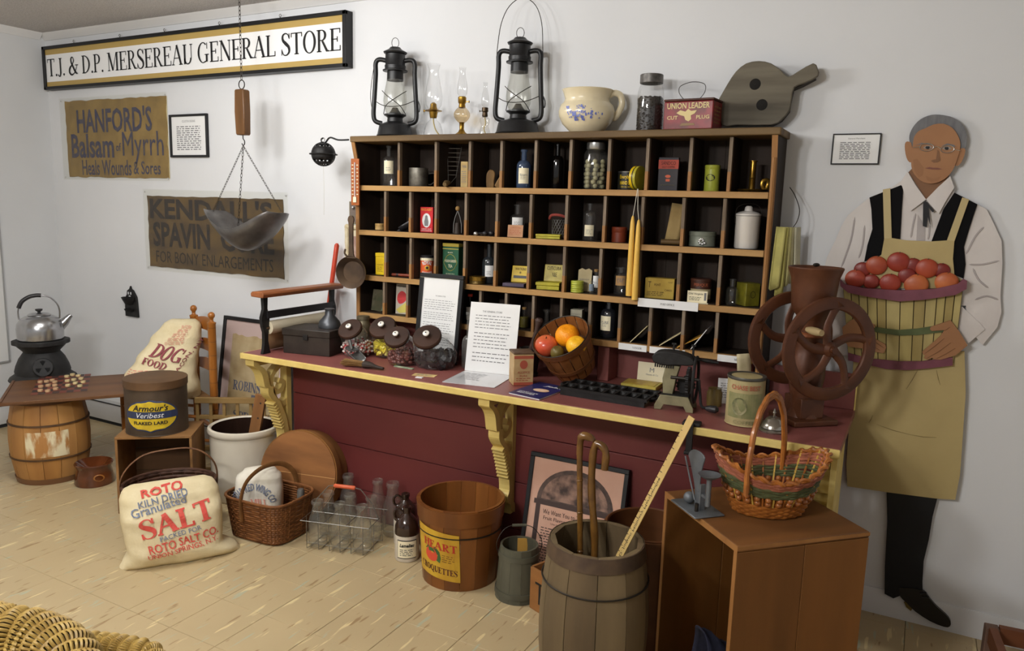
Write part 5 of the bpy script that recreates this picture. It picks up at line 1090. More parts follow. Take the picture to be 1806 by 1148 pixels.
# blue booklet
t = thing('recipe_booklet','dark blue recipe booklet lying at the counter edge','booklet',(3.878,-.478,KZ),.05)
BQ = [(-.088,-.088),(.052,-.118),(.082,.105),(-.057,.135)]
mb = MB(); mb.prism(BQ,.0003,.0045,'z'); P('pages', mb, PAPER, t); mb = MB(); mb.prism([(a*1.015,b*1.015) for a,b in BQ],.0046,.006,'z'); P('cover', mb, mat('navy_cover',(38,40,92),.35), t)
Mt = Matrix.Translation((0,0,.0065)) @ Matrix.Rotation(-.2,4,'Z'); mpf = lambda u,v: tuple(Mt @ Vector((u,v,0)))
mb = MB(); letters(mb,'Jelke',mpf,.09,.026,.02,.075,shear=.2,bold=.02); letters(mb,'GOOD LUCK',mpf,.09,.012,-.01,-.055,bold=.02); letters(mb,'RECIPES',mpf,.08,.012,-.012,-.072,bold=.02); P('lettering', mb, PAPER, t, smooth=0)
mb = MB(); mb.add([mpf(.035*cos(a)+.006,.005+.024*sin(a)) for a in [i*pi/10 for i in range(20)]],[tuple(range(20))]); P('picture', mb, mat('peach_picture',(216,168,130),.6,0,(240,214,190),40), t, smooth=0)
# iron corn stick pan
t = thing('muffin_pan','black cast iron gem pan with two rows of cups','pan',(4.135,-.392,KZ),-.02)
mb = MB(); nx, ny = 8, 2; px_, py_ = .0435, .075
for i in range(nx):
    for j in range(ny):
        c = ((i-(nx-1)/2)*px_+(j-.5)*.012, (j-.5)*py_, 0); mb.grid(lambda u,v: (c[0]+(.0205-.007*v)*cos(2*pi*u), c[1]+(.034-.008*v)*sin(2*pi*u), .03-.027*v), 12, 4, True); mb.lathe([(.0005,0),(.013,0)], 8, c=(c[0],c[1],.003),sy=1.9)
P('cups', mb, IRON, t, smooth=60)['kind'] = 'stuff'
mb = MB()
for i in range(nx+1): x_ = (i-nx/2)*px_; mb.box(x_-.004,x_+.004,-.078,.078,.024,.0315)
for y_ in (-.078,0,.078): mb.box(-nx/2*px_-.006,nx/2*px_+.006,y_-.005,y_+.005,.022,.032)
P('web', mb, IRON, t)
for s in (-1,1): mb = MB(); mb.tube(smoothpath([(s*.176,-.03,.026),(s*.195,-.02,.026),(s*.195,.02,.026),(s*.176,.03,.026)],3), .005, 6); P('lug', mb, IRON, t)
mb = MB(); mb.box(-.17,.17,-.08,-.074,.0003,.024); mb2 = P('skirt', mb, IRON, t)
# cigar box
t = thing('cigar_box','open yellow cigar box with a white printed lid','box',(4.20,-.145,KZ),.03)
CIG = mat('cigar_yellow',(196,182,84),.5,0,(178,160,70),20)
mb = MB(); mb.box(-.085,.06,-.07,.03,.0003,.018); P('box', mb, CIG, t, bevel=.001); mb = MB(); mb.box(-.075,.05,-.06,.022,.018,.0195); P('box_label', mb, mat('amber_label',(206,180,60),.4,0,(160,120,50),30), t)
mb = MB(TR((0,.032,.018),rx=-.12)); mb.box(-.05,.075,0,.004,0,.075); P('lid', mb, CREAMP, t)
mb = MB(TR((0,.032,.018),rx=-.12)); letters(mb,'M',FY(-.0008),.018,.018,.01,.045); letters(mb,'Havana & Co',FY(-.0008),.05,.007,.012,.026); P('lettering', mb, GREYINK, t, smooth=0)
# apple peeler / cast iron hand mill
t = thing('hand_peeler','dark cast iron crank machine with toothed jaw on pale feet','machine',(4.40,-.41,KZ),.12)
ZN = mat('worn_zinc_paint',(146,140,108),.5,.2,(118,110,84),20)
mb = MB(); mb.prism([(-.07,0),(-.07,.015),(-.05,.055),(.05,.055),(.07,.015),(.07,0),(.045,0),(.035,.02),(-.035,.02),(-.045,0)],-.045,-.037,'y'); P('foot_frame', mb, ZN, t, bevel=.002)
mb = MB(); mb.prism([(-.07,0),(-.07,.015),(-.05,.055),(.05,.055),(.07,.015),(.07,0),(.045,0),(.035,.02),(-.035,.02),(-.045,0)],.037,.045,'y'); P('foot_frame', mb, ZN, t, bevel=.002)
mb = MB(); mb.box(-.05,.05,-.036,.036,.045,.057); P('bed', mb, IRON, t)
mb = MB(); mb.prism([(-.045,.055),(-.01,.055),(.0,.12),(.01,.16),(-.04,.165),(-.05,.11)],-.02,.02,'y'); P('column', mb, ZN, t, bevel=.002)
mb = MB(); mb.prism(smoothpath([(-.085,.17),(-.09,.19),(-.07,.208),(-.02,.212),(.03,.205),(.06,.19),(.055,.17),(.0,.165),(-.05,.16),(-.084,.169)],3)[:-1],-.032,.032,'y'); P('head', mb, IRON, t, bevel=.004)
for k in range(9): mb = MB(); mb.cbox((-.078+.008*k,-.02,.158),(.004,.01,.014)); P('tooth', mb, IRON, t)
def gear(nm, c, r, n, ax):
    mb = MB(TR(c) @ (Matrix.Rotation(pi/2,4,'X') if ax == 'y' else Matrix.Rotation(pi/2,4,'Y'))); pts = []
    for i in range(2*n):
        a = pi*i/n; rr = r if i % 2 else r*.9; pts += [(rr*cos(a-.04),rr*sin(a-.04)),(rr*cos(a+.04),rr*sin(a+.04))]
    mb.prism(pts,-.005,.005,'z'); P(nm, mb, IRON, t)
gear('gear',(.045,-.03,.115),.05,22,'x'); gear('gear',(.03,.02,.085),.035,16,'y')
mb = MB(); mb.tube([(.068+.075*0,.07*cos(a)-.02,.118+.082*sin(a)) for a in [i*pi/14 for i in range(28)]], .0055, 7, closed=True); P('flywheel', mb, IRON, t)
mb = MB(); mb.tube([(-.02,-.02,.118),(.08,-.02,.118)], .006, 8); P('axle', mb, DARKWIRE, t)
mb = MB(); mb.tube(smoothpath([(.08,-.02,.118),(.09,-.04,.07),(.1,-.06,.035),(.125,-.065,.03)],4), .005, 7); P('crank', mb, IRON, t)
mb = MB(); mb.tube([(.115,-.065,.03),(.13,-.066,.03),(.15,-.067,.03),(.16,-.067,.03)], [.007,.013,.014,.006], 10); P('crank_handle', mb, BLKT, t)
for dx in (-.02,.05): mb = MB(); mb.tube([(dx,.01,.2),(dx,.01,.235)], .004, 6); mb.cbox((dx,.01,.236),(.016,.006,.006)); P('wing_nut', mb, IRON, t)
mb = MB(); mb.tube(smoothpath([(.05,.0,.19),(.1,.01,.185),(.14,.015,.18)],3), [.008,.007,.005]*2+[.004], 7); P('lever', mb, IRON, t)
# clamp at the front edge
t = thing('edge_clamp','black iron clamp gripping the front edge of the counter','clamp',(4.512,-.6,KZ),.1)
mb = MB(); mb.box(-.03,.03,-.012,.03,.0003,.012); P('jaw', mb, IRON, t, bevel=.003); mb = MB(); mb.box(-.01,.01,-.03,-.013,-.085,.012); P('spine', mb, IRON, t); mb = MB(); mb.box(-.016,.016,-.0305,.01,-.095,-.083); P('lower_jaw', mb, IRON, t, bevel=.003); mb = MB(); mb.tube([(0,0,-.084),(0,0,-.034)], .005, 7); P('screw', mb, IRON, t)
# tall decorated can
t = can('tall cream coffee can with a green oval picture', (4.655,-.462,KZ), .0625,.165,mat('cream_can',(180,166,122),.45,0,(158,142,100),14),'coffee_can',rim=.002)
mb = MB(); mb.lathe([(.064,.158),(.0655,.162),(.064,.168),(.058,.166),(.0005,.162)], 28); P('lid', mb, mat('tin_lid_dark',(92,90,84),.4,.6), t)
mb = MB(); label_on_cyl(mb,.0625,.03,.115,1.0,14); P('green_label', mb, mat('can_green',(112,116,74),.5,0,(146,140,98),26), t)
mb = MB(); mb.add([CYL(.0625,eps=.0022)(.026*cos(a)-.018,.07+.03*sin(a)) for a in [i*pi/10 for i in range(20)]],[tuple(range(20))]); P('oval_picture', mb, mat('can_oval',(86,92,60),.5,0,(160,150,110),40), t, smooth=0)
mb = MB(); letters(mb,'CHASE BEST',CYL(.0625,eps=.002),.1,.016,0,.135,cut=.012,bold=.02); P('lettering', mb, mat('can_red',(170,96,72),.6), t, smooth=0)
mb = MB(); letters(mb,'COFFEE',CYL(.0625,eps=.002),.07,.012,0,.016,cut=.012); P('lower_lettering', mb, MATS['can_green'], t, smooth=0)
# service bell
t = thing('service_bell','nickel service bell with a stepped dome on the counter','bell',(4.76,-.505,KZ))
mb = MB(); mb.lathe([(.0005,.0005),(.047,.0005),(.048,.005),(.042,.01),(.036,.012),(.0005,.012)], 28); P('base', mb, mat('nickel',(176,170,160),.22,.9,(140,134,124),20), t)
mb = MB(); mb.lathe([(.04,.0125),(.038,.02),(.033,.03),(.03,.032),(.026,.04),(.018,.047),(.008,.05),(.0005,.051)], 28); P('dome', mb, MATS['nickel'], t)
mb = MB(); mb.tube([(0,0,.05),(0,0,.06)], .0035, 8); mb.sph((0,0,.062), .006); mb.tube([(0,0,.066),(0,0,.076)], [.004,.0015], 8); P('button', mb, MATS['nickel'], t)
# coffee mill with two wheels
MILL = mat('brown_iron_paint',(96,56,34),.42,.15,(72,40,24),10,bump=.05)
t = thing('coffee_mill','large brown cast iron coffee mill with two spoked wheels and a hopper','coffee mill',(4.826,-.315,KZ),.74)
mb = MB(); mb.box(-.085,.085,-.08,.08,.0003,.02); P('foot', mb, MILL, t, bevel=.004)
mb = MB(); mb.lathe([(.055,.02),(.045,.05),(.05,.1),(.06,.16),(.06,.21),(.05,.24),(.045,.26),(.05,.3)], 22); P('body', mb, MILL, t)
mb = MB(); mb.lathe([(.04,.31),(.042,.35),(.05,.37),(.066,.39),(.07,.41),(.074,.46),(.078,.5),(.087,.525),(.09,.534),(.088,.538),(.082,.53),(.072,.5),(.055,.42),(.0005,.4)], 30); P('hopper', mb, MILL, t)
mb = MB(); mb.lathe([(.048,.298),(.053,.303),(.053,.312),(.045,.316)], 22); P('collar', mb, mat('mill_orange',(130,74,40),.45), t)
mb = MB(); mb.tube([(0,-.14,.275),(0,.14,.275)], .012, 10); P('axle', mb, MILL, t)
mb = MB(); mb.box(-.045,.045,-.05,.05,.02,.09); P('drawer_case', mb, MILL, t, bevel=.003)
mb = MB(); mb.sph((.0,.0,.545),.008,(1.6,1,.8)); P('hopper_latch', mb, DARKWIRE, t)
def wheel(yc, R):
    Mx = TR((0,yc,.275),rx=pi/2)
    o = bpy.data.objects.new('wheel', None); COL.objects.link(o); o.parent = t; o.location = (0,yc,.275)
    Mx = TR(rx=pi/2)
    mb = MB(Mx); mb.lathe([(R-.042,-.004),(R-.038,-.008),(R-.004,-.009),(R,-.006),(R,.006),(R-.004,.009),(R-.038,.008),(R-.042,.004),(R-.042,-.004)], 44); P('rim', mb, MILL, o)
    mb = MB(Mx); mb.lathe([(.0005,-.018),(.014,-.018),(.026,-.008),(.026,.008),(.014,.018),(.0005,.018)], 18); P('hub', mb, MILL, o)
    for k in range(5):
        a = 2*pi*k/5+.3; mb = MB(Mx)
        pts = smoothpath([(.02*cos(a+.5),.02*sin(a+.5),0),(R*.42*cos(a+.22),R*.42*sin(a+.22),0),(R*.72*cos(a-.02),R*.72*sin(a-.02),0),((R-.02)*cos(a-.12),(R-.02)*sin(a-.12),0)],4)
        mb.tube(pts,[.017,.0165,.016,.0155,.015,.0145,.014,.014,.0145,.016,.018,.021,.025],8,flat=.5,up=(0,0,1)); P('spoke', mb, MILL, o)
    return o
wheel(-.108,.174); wf = wheel(.108,.168)
mb = MB(); a_ = 2.55; cx_, cz_ = .128*cos(a_), .128*sin(a_); mb.tube([(cx_,-.13,.275+cz_),(cx_,-.15,.275+cz_),(cx_-.0,-.18,.275+cz_),(cx_,-.205,.275+cz_)],[.008,.0125,.0135,.01],10); P('crank_grip', mb, wood('pale_grip',(168,148,108),(136,114,80),'y',20), t)
# small cards behind
t = one('price_card','white printed card leaning behind the coffee can','card',MB().box(-.035,.035,-.001,.001,0,.095),PAPER,(4.545,-.235,KZ),.25,rx=-.3)
mb = MB(); lines(mb,-.025,.025,.02,.08,7,FY(-.0018),.3,.2,.01); P('print', mb, GREYINK, t, smooth=0)
t = one('hang_tag','curled beige paper tag hanging from the lower shelf','tag',MB().grid(lambda u,v: (-.026+.052*u, -.008*sin(v*2.5), .115*v), 4, 7),mat('tag_beige',(196,184,150),.8,0,(176,162,124),20),(4.596,-.195,.868),.45,ry=-.1,solid=.0008)
one('small_jar','short glass jar with amber contents behind the peeler','jar',MB().lathe([(.0005,.001),(.028,.001),(.029,.05),(.024,.058),(.024,.066),(.0005,.066)],18),mat('amber_jar',(122,104,58),.25),(4.51,-.285,KZ))

# ================================================================ LEFT CORNER ON THE FLOOR
STOVE = mat('stove_iron',(44,43,43),.6,.25,(32,31,31),20,bump=.15)
SX, SY = .69, -.55
t = thing('iron_stove','small black cast iron stove with a three leaf draft door','stove',(SX,SY,0),face(SX,SY)); t.scale = (1,1,1.045)
for a in (.8,2.35,3.93,5.5): mb = MB(); mb.tube(smoothpath([(.14*cos(a),.14*sin(a),.27),(.165*cos(a),.165*sin(a),.2),(.15*cos(a),.15*sin(a),.08),(.175*cos(a),.175*sin(a),.0)],3),[.022,.021,.02,.018,.016,.015,.015,.016,.017,.018],8); P('leg', mb, STOVE, t)
mb = MB(); mb.lathe([(.0005,.26),(.12,.26),(.135,.28),(.12,.36),(.125,.4),(.0005,.4)],20); P('ash_base', mb, STOVE, t)
mb = MB(); mb.lathe([(.12,.395),(.17,.405),(.176,.412),(.17,.424),(.14,.445),(.125,.47)],30); P('skirt', mb, STOVE, t)
mb = MB(); mb.lathe([(.14,.44),(.143,.46),(.135,.49),(.118,.53),(.1,.555),(.093,.565)],28); P('fire_bowl', mb, STOVE, t)
mb = MB(); mb.lathe([(.09,.56),(.1,.575),(.125,.6),(.128,.607),(.1,.61)],24); P('collar', mb, STOVE, t)
mb = MB(); pts = [(.142*cos(a)*(1+.035*cos(8*a)),.142*sin(a)*(1+.035*cos(8*a))) for a in [i*pi/32 for i in range(64)]]; mb.prism(pts,.607,.632,'z'); P('top_plate', mb, STOVE, t, bevel=.004)
Mx = TR((0,-.132,.495),rx=pi/2-.28); d_ = bpy.data.objects.new('draft_door',None)
mb = MB(Mx); mb.lathe([(.0005,.012),(.048,.012),(.052,.006),(.052,-.01)],26); o = P('draft_door', mb, STOVE, t)
for k in range(3):
    a = pi/2+k*2*pi/3; mb = MB(Mx); mb.prism([(.008*cos(a),.008*sin(a)),(.036*cos(a-.42),.036*sin(a-.42)),(.038*cos(a),.038*sin(a)),(.036*cos(a+.42),.036*sin(a+.42))],.012,.0135,'z'); P('vent', mb, mat('vent_black',(9,9,9),.9), o)
t = thing('tea_kettle','polished aluminium tea kettle with a black handle on the iron stove','kettle',(SX,SY,.6610),face(SX,SY))
AL = mat('aluminium',(186,186,188),.24,.92,(160,160,162),12)
mb = MB(); mb.lathe([(.0005,.0005),(.112,.0005),(.118,.006),(.12,.06),(.114,.095),(.098,.12),(.075,.134),(.055,.139)],36); P('body', mb, AL, t)
mb = MB(); mb.lathe([(.058,.139),(.06,.143),(.05,.15),(.02,.154),(.0005,.154)],28); o = P('lid', mb, AL, t)
mb = MB(); mb.lathe([(.008,.154),(.009,.162),(.018,.167),(.019,.176),(.0005,.178)],16); P('knob', mb, BLKT, o)
mb = MB(); mb.tube([(.095,0,.07),(.125,0,.095),(.15,0,.125),(.158,0,.132)],[.034,.025,.015,.013],14,cap=False); P('spout', mb, AL, t)
for s in (-1,1): mb = MB(); mb.tube(smoothpath([(s*.1,0,.118),(s*.102,0,.165),(s*.088,0,.21),(s*.05,0,.246),(0,0,.255)],4),.0045,7); P('handle_wire', mb, AL, t)
mb = MB(); mb.tube(smoothpath([(-.098,0,.185),(-.08,0,.222),(-.045,0,.247),(-.01,0,.255),(.015,0,.254)],4),.0115,10); P('handle_grip', mb, BLKT, t)
# keg
def barrel(t, h, r0, r1, n, m_list, hoops, hoopm, open_top=False, hoopr=.003, hooph=.012, wire=False):
    def rad(z): return r0+(r1-r0)*(1-((z-h/2)/(h/2))**2)
    for k in range(n):
        a0 = 2*pi*k/n; a1 = 2*pi*(k+1)/n; g = .006; mb = MB(); vs = []; nz = 9
        for i in range(nz):
            z = h*i/(nz-1); r = rad(z)
            for a, rr in ((a0+g,r),((a0+a1)/2,r+.0012),(a1-g,r),(a1-g,r-.013),(a0+g,r-.013)): vs.append((rr*cos(a),rr*sin(a),max(z,.0004)))
        fs = []
        for i in range(nz-1):
            for j in range(5): fs.append((i*5+j,i*5+(j+1)%5,(i+1)*5+(j+1)%5,(i+1)*5+j))
        fs += [(4,3,2,1,0),tuple((nz-1)*5+j for j in range(5))]; mb.add(vs,fs); P('stave', mb, m_list[k % len(m_list)], t, smooth=50)
    for z, hh in hoops:
        mb = MB(); r = rad(z)+.0015
        if wire: mb.tube([(r*cos(a)+.002*cos(a),r*sin(a)+.002*sin(a),z) for a in [i*pi/20 for i in range(40)]],.0028,6,closed=True)
        else: mb.lathe([(rad(z-hh/2)+.0012,z-hh/2),(rad(z-hh/2)+.0012+hoopr,z-hh/2),(rad(z+hh/2)+.0012+hoopr,z+hh/2),(rad(z+hh/2)+.0012,z+hh/2)],36)
        P('hoop', mb, hoopm, t)
    mb = MB(); zz = .03 if open_top else h-.012; mb.lathe([(.0005,zz),(rad(zz)-.014,zz)],30); P('bottom_head' if open_top else 'head', mb, m_list[0], t)
    return rad
K1 = [wood('keg_wood_a',(182,134,76),(150,104,56),'z',10,.55), wood('keg_wood_b',(174,126,68),(142,96,50),'z',11,.55), wood('keg_wood_c',(188,142,84),(156,110,62),'z',9,.55)]
KX, KY = 1.131, -.786
t = thing('wooden_keg','squat wooden keg with a worn white painted square','keg',(KX,KY,0),face(KX,KY))
HOOPW = mat('bark_hoop',(92,66,40),.7,0,(70,48,28),24)
rad = barrel(t,.452,.158,.19,14,K1,((.14,.009),(.32,.009)),HOOPW,hoopr=.004); 
for z0,z1 in ((.0,.03),(.425,.452)): mb = MB(); mb.lathe([(rad(z0)+.002,z0+.0005),(rad(z0)+.006,z0+.0005),(rad(z1)+.006,z1),(rad(z1)+.002,z1)],36); P('end_hoop', mb, mat('end_hoop',(112,78,50),.6), t)
def worn(name, c, c2, sc=30, thr=.5):
    m = mat(name,c,.6,0,c2,sc,(1,1,.35),contrast=2.2); return m
mb = MB(); 
for i in range(12):
    for j in range(8):
        u0=-.62+1.06*i/12; u1=-.62+1.06*(i+1)/12; z0=.155+.135*j/8; z1=.155+.135*(j+1)/8
        mb.add([((rad(z)+.0024)*cos(-pi/2+u),(rad(z)+.0024)*sin(-pi/2+u),z) for u,z in ((u0,z0),(u1,z0),(u1,z1),(u0,z1))],[(0,1,2,3)])
P('paint_patch', mb, worn('flaking_paint',(222,212,178),(170,120,66)), t, label='flaking off-white paint')
# checker board on the keg
CB = TR((1.291,-.695,.4525), rz=math.atan2(.817,.577)-pi)   # long axis points down to the front left
t = thing('checker_board','brown wooden game board lying across the keg','game board',(1.16,-.7,.4528),.956)
GB = wood('board_brown',(114,78,48),(84,54,32),'x',9,.5)
mb = MB(); mb.box(-.275,.29,-.255,.245,0,.018); P('board', mb, GB, t, bevel=.003)
mb = MB(); mb.box(.278,.29,-.255,.245,.0182,.024); P('cleat', mb, GB, t); mb = MB(); mb.box(-.275,-.262,-.255,.245,.0182,.022); P('cleat', mb, GB, t)
BI = Matrix.Translation((1.16,-.7,.4528)) @ Matrix.Rotation(.956,4,'Z')
FLD = [(0.94,-0.733,0.471),(0.946,-0.47,0.471),(1.276,-0.655,0.471),(1.196,-0.874,0.471)]
loc_ = [tuple((BI.inverted() @ Vector(p))[:2]) for p in FLD]
fx0 = min(p[0] for p in loc_); fx1 = max(p[0] for p in loc_); fy0 = min(p[1] for p in loc_); fy1 = max(p[1] for p in loc_)
for i in range(8):
    for j in range(8):
        x0 = fx0+(fx1-fx0)*i/8; y0 = fy0+(fy1-fy0)*j/8; mb = MB(); mb.box(x0+.0005,x0+(fx1-fx0)/8-.0005,y0+.0005,y0+(fy1-fy0)/8-.0005,.0181,.0187)
        P('square', mb, mat('square_dark',(58,42,38),.5) if (i+j) % 2 else mat('square_red',(116,58,44),.5), t, smooth=0)
mbp = MB(); mbp.lathe([(.0005,0),(.0125,0),(.0135,.003),(.0125,.011),(.009,.012),(.0005,.0105)],14)
CK = [[(0.96,-0.723,0.472),(0.974,-0.697,0.472),(0.972,-0.665,0.472),(1.022,-0.68,0.472),(1.062,-0.779,0.472),(1.068,-0.743,0.472),(1.096,-0.724,0.472),(1.142,-0.828,0.472),(1.184,-0.814,0.472),(1.17,-0.764,0.472)], [(0.945,-0.566,0.472),(0.93,-0.524,0.472),(0.981,-0.522,0.472),(1.05,-0.627,0.472),(1.052,-0.593,0.472),(1.058,-0.554,0.472),(1.15,-0.686,0.472),(1.133,-0.634,0.472),(1.142,-0.595,0.472),(1.212,-0.658,0.472)]]
for q,(c_,nm,lb) in enumerate((((208,170,130),'checker_piece','tan wooden checker in the left cluster on the game board'),((222,200,150),'checker_piece','pale wooden checker in the right cluster on the game board'))):
    p0 = None
    for k, c in enumerate(CK[q]):
        if p0 is None: p0 = one(nm,lb,'checker',mbp,mat('checker_%d'%q,c_,.6,0,tuple(int(v*.82) for v in c_),60),(c[0],c[1],.4718),0,'checkers, '+('left' if q == 0 else 'right')+' cluster')
        else: o = p0.copy(); COL.objects.link(o); o.location = (c[0],c[1],.4718)
# spittoon
t = thing('spittoon','brown glazed stoneware spittoon on the floor beside the keg','spittoon',(1.418,-.737,0),face(1.418,-.737))
GLZ = mat('brown_glaze',(104,54,26),.14,0,(70,34,18),10,coat=.6)
mb = MB(); mb.lathe([(.0005,.0005),(.092,.0005),(.096,.01),(.088,.055),(.082,.085),(.09,.1),(.093,.11),(.088,.114),(.078,.106),(.05,.085),(.022,.07),(.02,.03),(.0005,.03)],32); P('bowl', mb, GLZ, t)
mb = MB(TR((.02,-.088,.05),rx=pi/2)); mb.lathe([(.016,0),(.019,.002),(.014,.004)],14,sx=1.4); P('side_hole', mb, mat('hole_tan',(150,96,40),.3), t)
# chair
OAK = wood('golden_oak',(162,100,40),(128,74,28),'z',9,.32,.06,coat=.3)
t = thing('ladder_chair','golden oak chair with ball finials holding a flour sack','chair',(1.62,-.35,0))
Nb, Fb = (1.83,-.30), (1.545,-0.182)
fv = (1.094-Fb[0], -0.327-Fb[1])
RING = mat('ring_groove',(92,52,20),.5)
def post(x, y, h, lean=(0,0)):
    mb = MB(Matrix.Translation((x,y,0)))
    prof = [(.014,0.0004),(.018,.03),(.021,h*.5),(.021,h-.07),(.023,h-.066),(.023,h-.06),(.012,h-.055),(.009,h-.046),(.011,h-.042)]+[(.019*sin(a),h-.022-.019*cos(a)) for a in [pi*.2+k*pi*.8/6 for k in range(7)]]
    mb.lathe([(max(r,.0005),z) for r,z in prof],16); P('post', mb, OAK, t, w=True)
    k = .06
    while k < h-.08:
        mb = MB(Matrix.Translation((x,y,0))); mb.lathe([(.0205,k),(.0218,k+.0015),(.0205,k+.003)],16); P('turned_ring', mb, RING, t, w=True); k += .075
post(*Nb,.90); post(*Fb,.90); f1 = (Nb[0]+fv[0],Nb[1]+fv[1]); f2 = (Fb[0]+fv[0],Fb[1]+fv[1]); post(*f1,.455); post(*f2,.455)
def rung(a, b, z, r=.011, nm='rung', za=None): mb = MB(); mb.tube([(a[0],a[1],z),((a[0]+b[0])/2,(a[1]+b[1])/2,z),(b[0],b[1],z)],[r*.8,r,r*.8],10); P(nm, mb, OAK, t, w=True)
for z in (.15,.28): rung(f1,f2,z); rung(Nb,f1,z+.03); rung(Fb,f2,z+.03)
rung(Nb,Fb,.25)
mb = MB(); mb.prism([Nb,Fb,f2,f1],.405,.425,'z'); P('seat', mb, mat('rush_seat',(132,96,54),.8,0,(96,66,36),40), t, w=True, bevel=.006)
for z0,z1 in ((.55,.6),(.66,.71),(.775,.83)):
    mb = MB(); n=8; vs=[]; fs=[]
    for i in range(n+1):
        k=i/n; x=Nb[0]+(Fb[0]-Nb[0])*k; y=Nb[1]+(Fb[1]-Nb[1])*k; b=.02*sin(pi*k); vs += [(x+b,y+b*.6,z0),(x+b,y+b*.6,z1+.02*sin(pi*k)),(x+b+.008,y+b*.6+.006,z1+.02*sin(pi*k)),(x+b+.008,y+b*.6+.006,z0)]
    for i in range(n):
        for j in range(4): fs.append((i*4+j,i*4+(j+1)%4,(i+1)*4+(j+1)%4,(i+1)*4+j))
    mb.add(vs,fs); P('slat', mb, OAK, t, w=True)
# sacks
def sack(name, label, loc, rz, prof, mt, prints, ry=0, rx=0, wr=.006, seed=1, p=.55, parts=()):
    """prof rows: (z, width, depth, xoff, yoff)"""
    t = thing(name, label, 'sack', loc, rz, rx=rx, ry=ry); H = prof[-1][0]; rnd = random.Random(seed); ph = [rnd.uniform(0,6.28) for _ in range(8)]
    def row(z):
        for a, b in zip(prof, prof[1:]):
            if z <= b[0] or b is prof[-1]:
                k = min(1,max(0,(z-a[0])/(b[0]-a[0]))); k = k*k*(3-2*k) ; return [a[i]+(b[i]-a[i])*k for i in range(1,5)]
    def wrk(x, z): return wr*(sin(38*x+21*z+ph[0])*.5+sin(17*x-44*z+ph[1])*.5+sin(61*x+9*z+ph[2])*.35+sin(90*z+30*x+ph[3])*.25)
    def surf(a, z):
        w_, d, xo, yo = row(z); c = cos(a); s = sin(a); x = w_/2*math.copysign(abs(c)**p,c); y = d/2*math.copysign(abs(s)**.8,s)
        return (x+xo, y+yo+wrk(x,z)*math.copysign(1,s)*min(1,abs(s)*2), z)
    mb = MB(); nv = 26; mb.grid(lambda u,v: surf(2*pi*u, max(.0005,H*v)), 48, nv, True); n_ = 48
    mb.f += [tuple(range(n_-1,-1,-1)), tuple((nv-1)*n_+k for k in range(n_))]; mb.mi += [0,0]
    P('cloth', mb, mt, t, smooth=70)
    def front(u, v, e=.0065):
        w_, d, xo, yo = row(max(0,min(H,v))); q = max(-.985,min(.985,u/(w_/2))); c = abs(q)**(1/p); s = sqrt(max(0,1-c*c))
        return (u+xo, -d/2*s**.8+yo-wrk(u,v)*min(1,s*2)-e, v)
    for pm, items in prints:
        mb = MB()
        for it in items: it(mb, front)
        P('printed_lettering', mb, pm, t, smooth=0)
    return t, front
COT = mat('cotton_sacking',(222,208,172),.85,0,(206,190,150),12,bump=.12,bscale=90)
def T_(s, wd, ht, x, z, rot=0, serif=None, bold=.01, arc=None):
    def f(mb, front):
        ca, sa = cos(rot), sin(rot)
        letters(mb, s, lambda u,v: front(x+(u)*ca-v*sa, z+u*sa+v*ca), wd, ht, 0, 0, serif=serif, bold=bold, cut=.014, arc=arc)
    return f
PRED = mat('sack_red',(196,66,58),.85,0,(206,92,80),50); PBLU = mat('sack_blue',(96,106,130),.85,0,(120,128,146),50); PMAR = mat('sack_maroon',(128,56,64),.85,0,(140,74,78),50); PPNK = mat('sack_pink',(206,130,116),.85,0,(222,160,140),50)
sack('salt_sack','off-white cotton salt sack with red and blue lettering on the floor',(2.50,-1.075,0.0005),.98,
  [(0,.47,.13,.015,.0),(.02,.445,.17,.015,0),(.06,.365,.20,-.005,.0),(.11,.38,.19,-.008,.01),(.19,.392,.18,-.012,.025),(.265,.385,.14,-.016,.05),(.3,.36,.09,-.018,.06),(.318,.29,.03,-.018,.065)],COT,
  [(PRED,[T_('SALT',.28,.08,.01,.19,.16,SLAB),T_('ROTO SALT CO.',.27,.034,.03,.106,.13,None,.015),T_('UNION SPRINGS, N.Y.',.27,.023,.025,.073,.12),T_('ROTO',.16,.026,-.03,.30,.1,None,.03)]),
   (PBLU,[T_('KILN DRIED',.19,.024,-.03,.272,.15),T_('Granulated',.21,.03,-.05,.246,.16),T_('PACKED FOR',.16,.018,.02,.138,.15)])],seed=4,wr=.005)
sack('flour_sack','tall cream feed sack with pink and maroon print slumped on the chair',(1.585,-.42,.4255),.75,
  [(0,.30,.22,.03,.02),(.05,.36,.25,.0,.0),(.12,.36,.24,-.015,.01),(.2,.31,.22,.015,.04),(.3,.26,.18,.055,.08),(.38,.20,.12,.085,.1),(.405,.13,.05,.09,.11)],COT,
  [(PMAR,[T_('DOG',.17,.066,.0,.245,-.22,SLAB),T_('FOOD',.13,.034,-.045,.195,-.25,SLAB),T_('BEACON, N.Y.',.2,.024,.105,.22,1.2)]),
   (PPNK,[lambda mb,fr: [lines(mb,-.04+.012*q,.06,.285+.02*q,.303+.02*q,3,fr,.4,.15,.02) for q in range(5)],lambda mb,fr: lines(mb,-.16,-.02,.09,.165,9,fr,.4,.1,.02)])],seed=9,wr=.006)
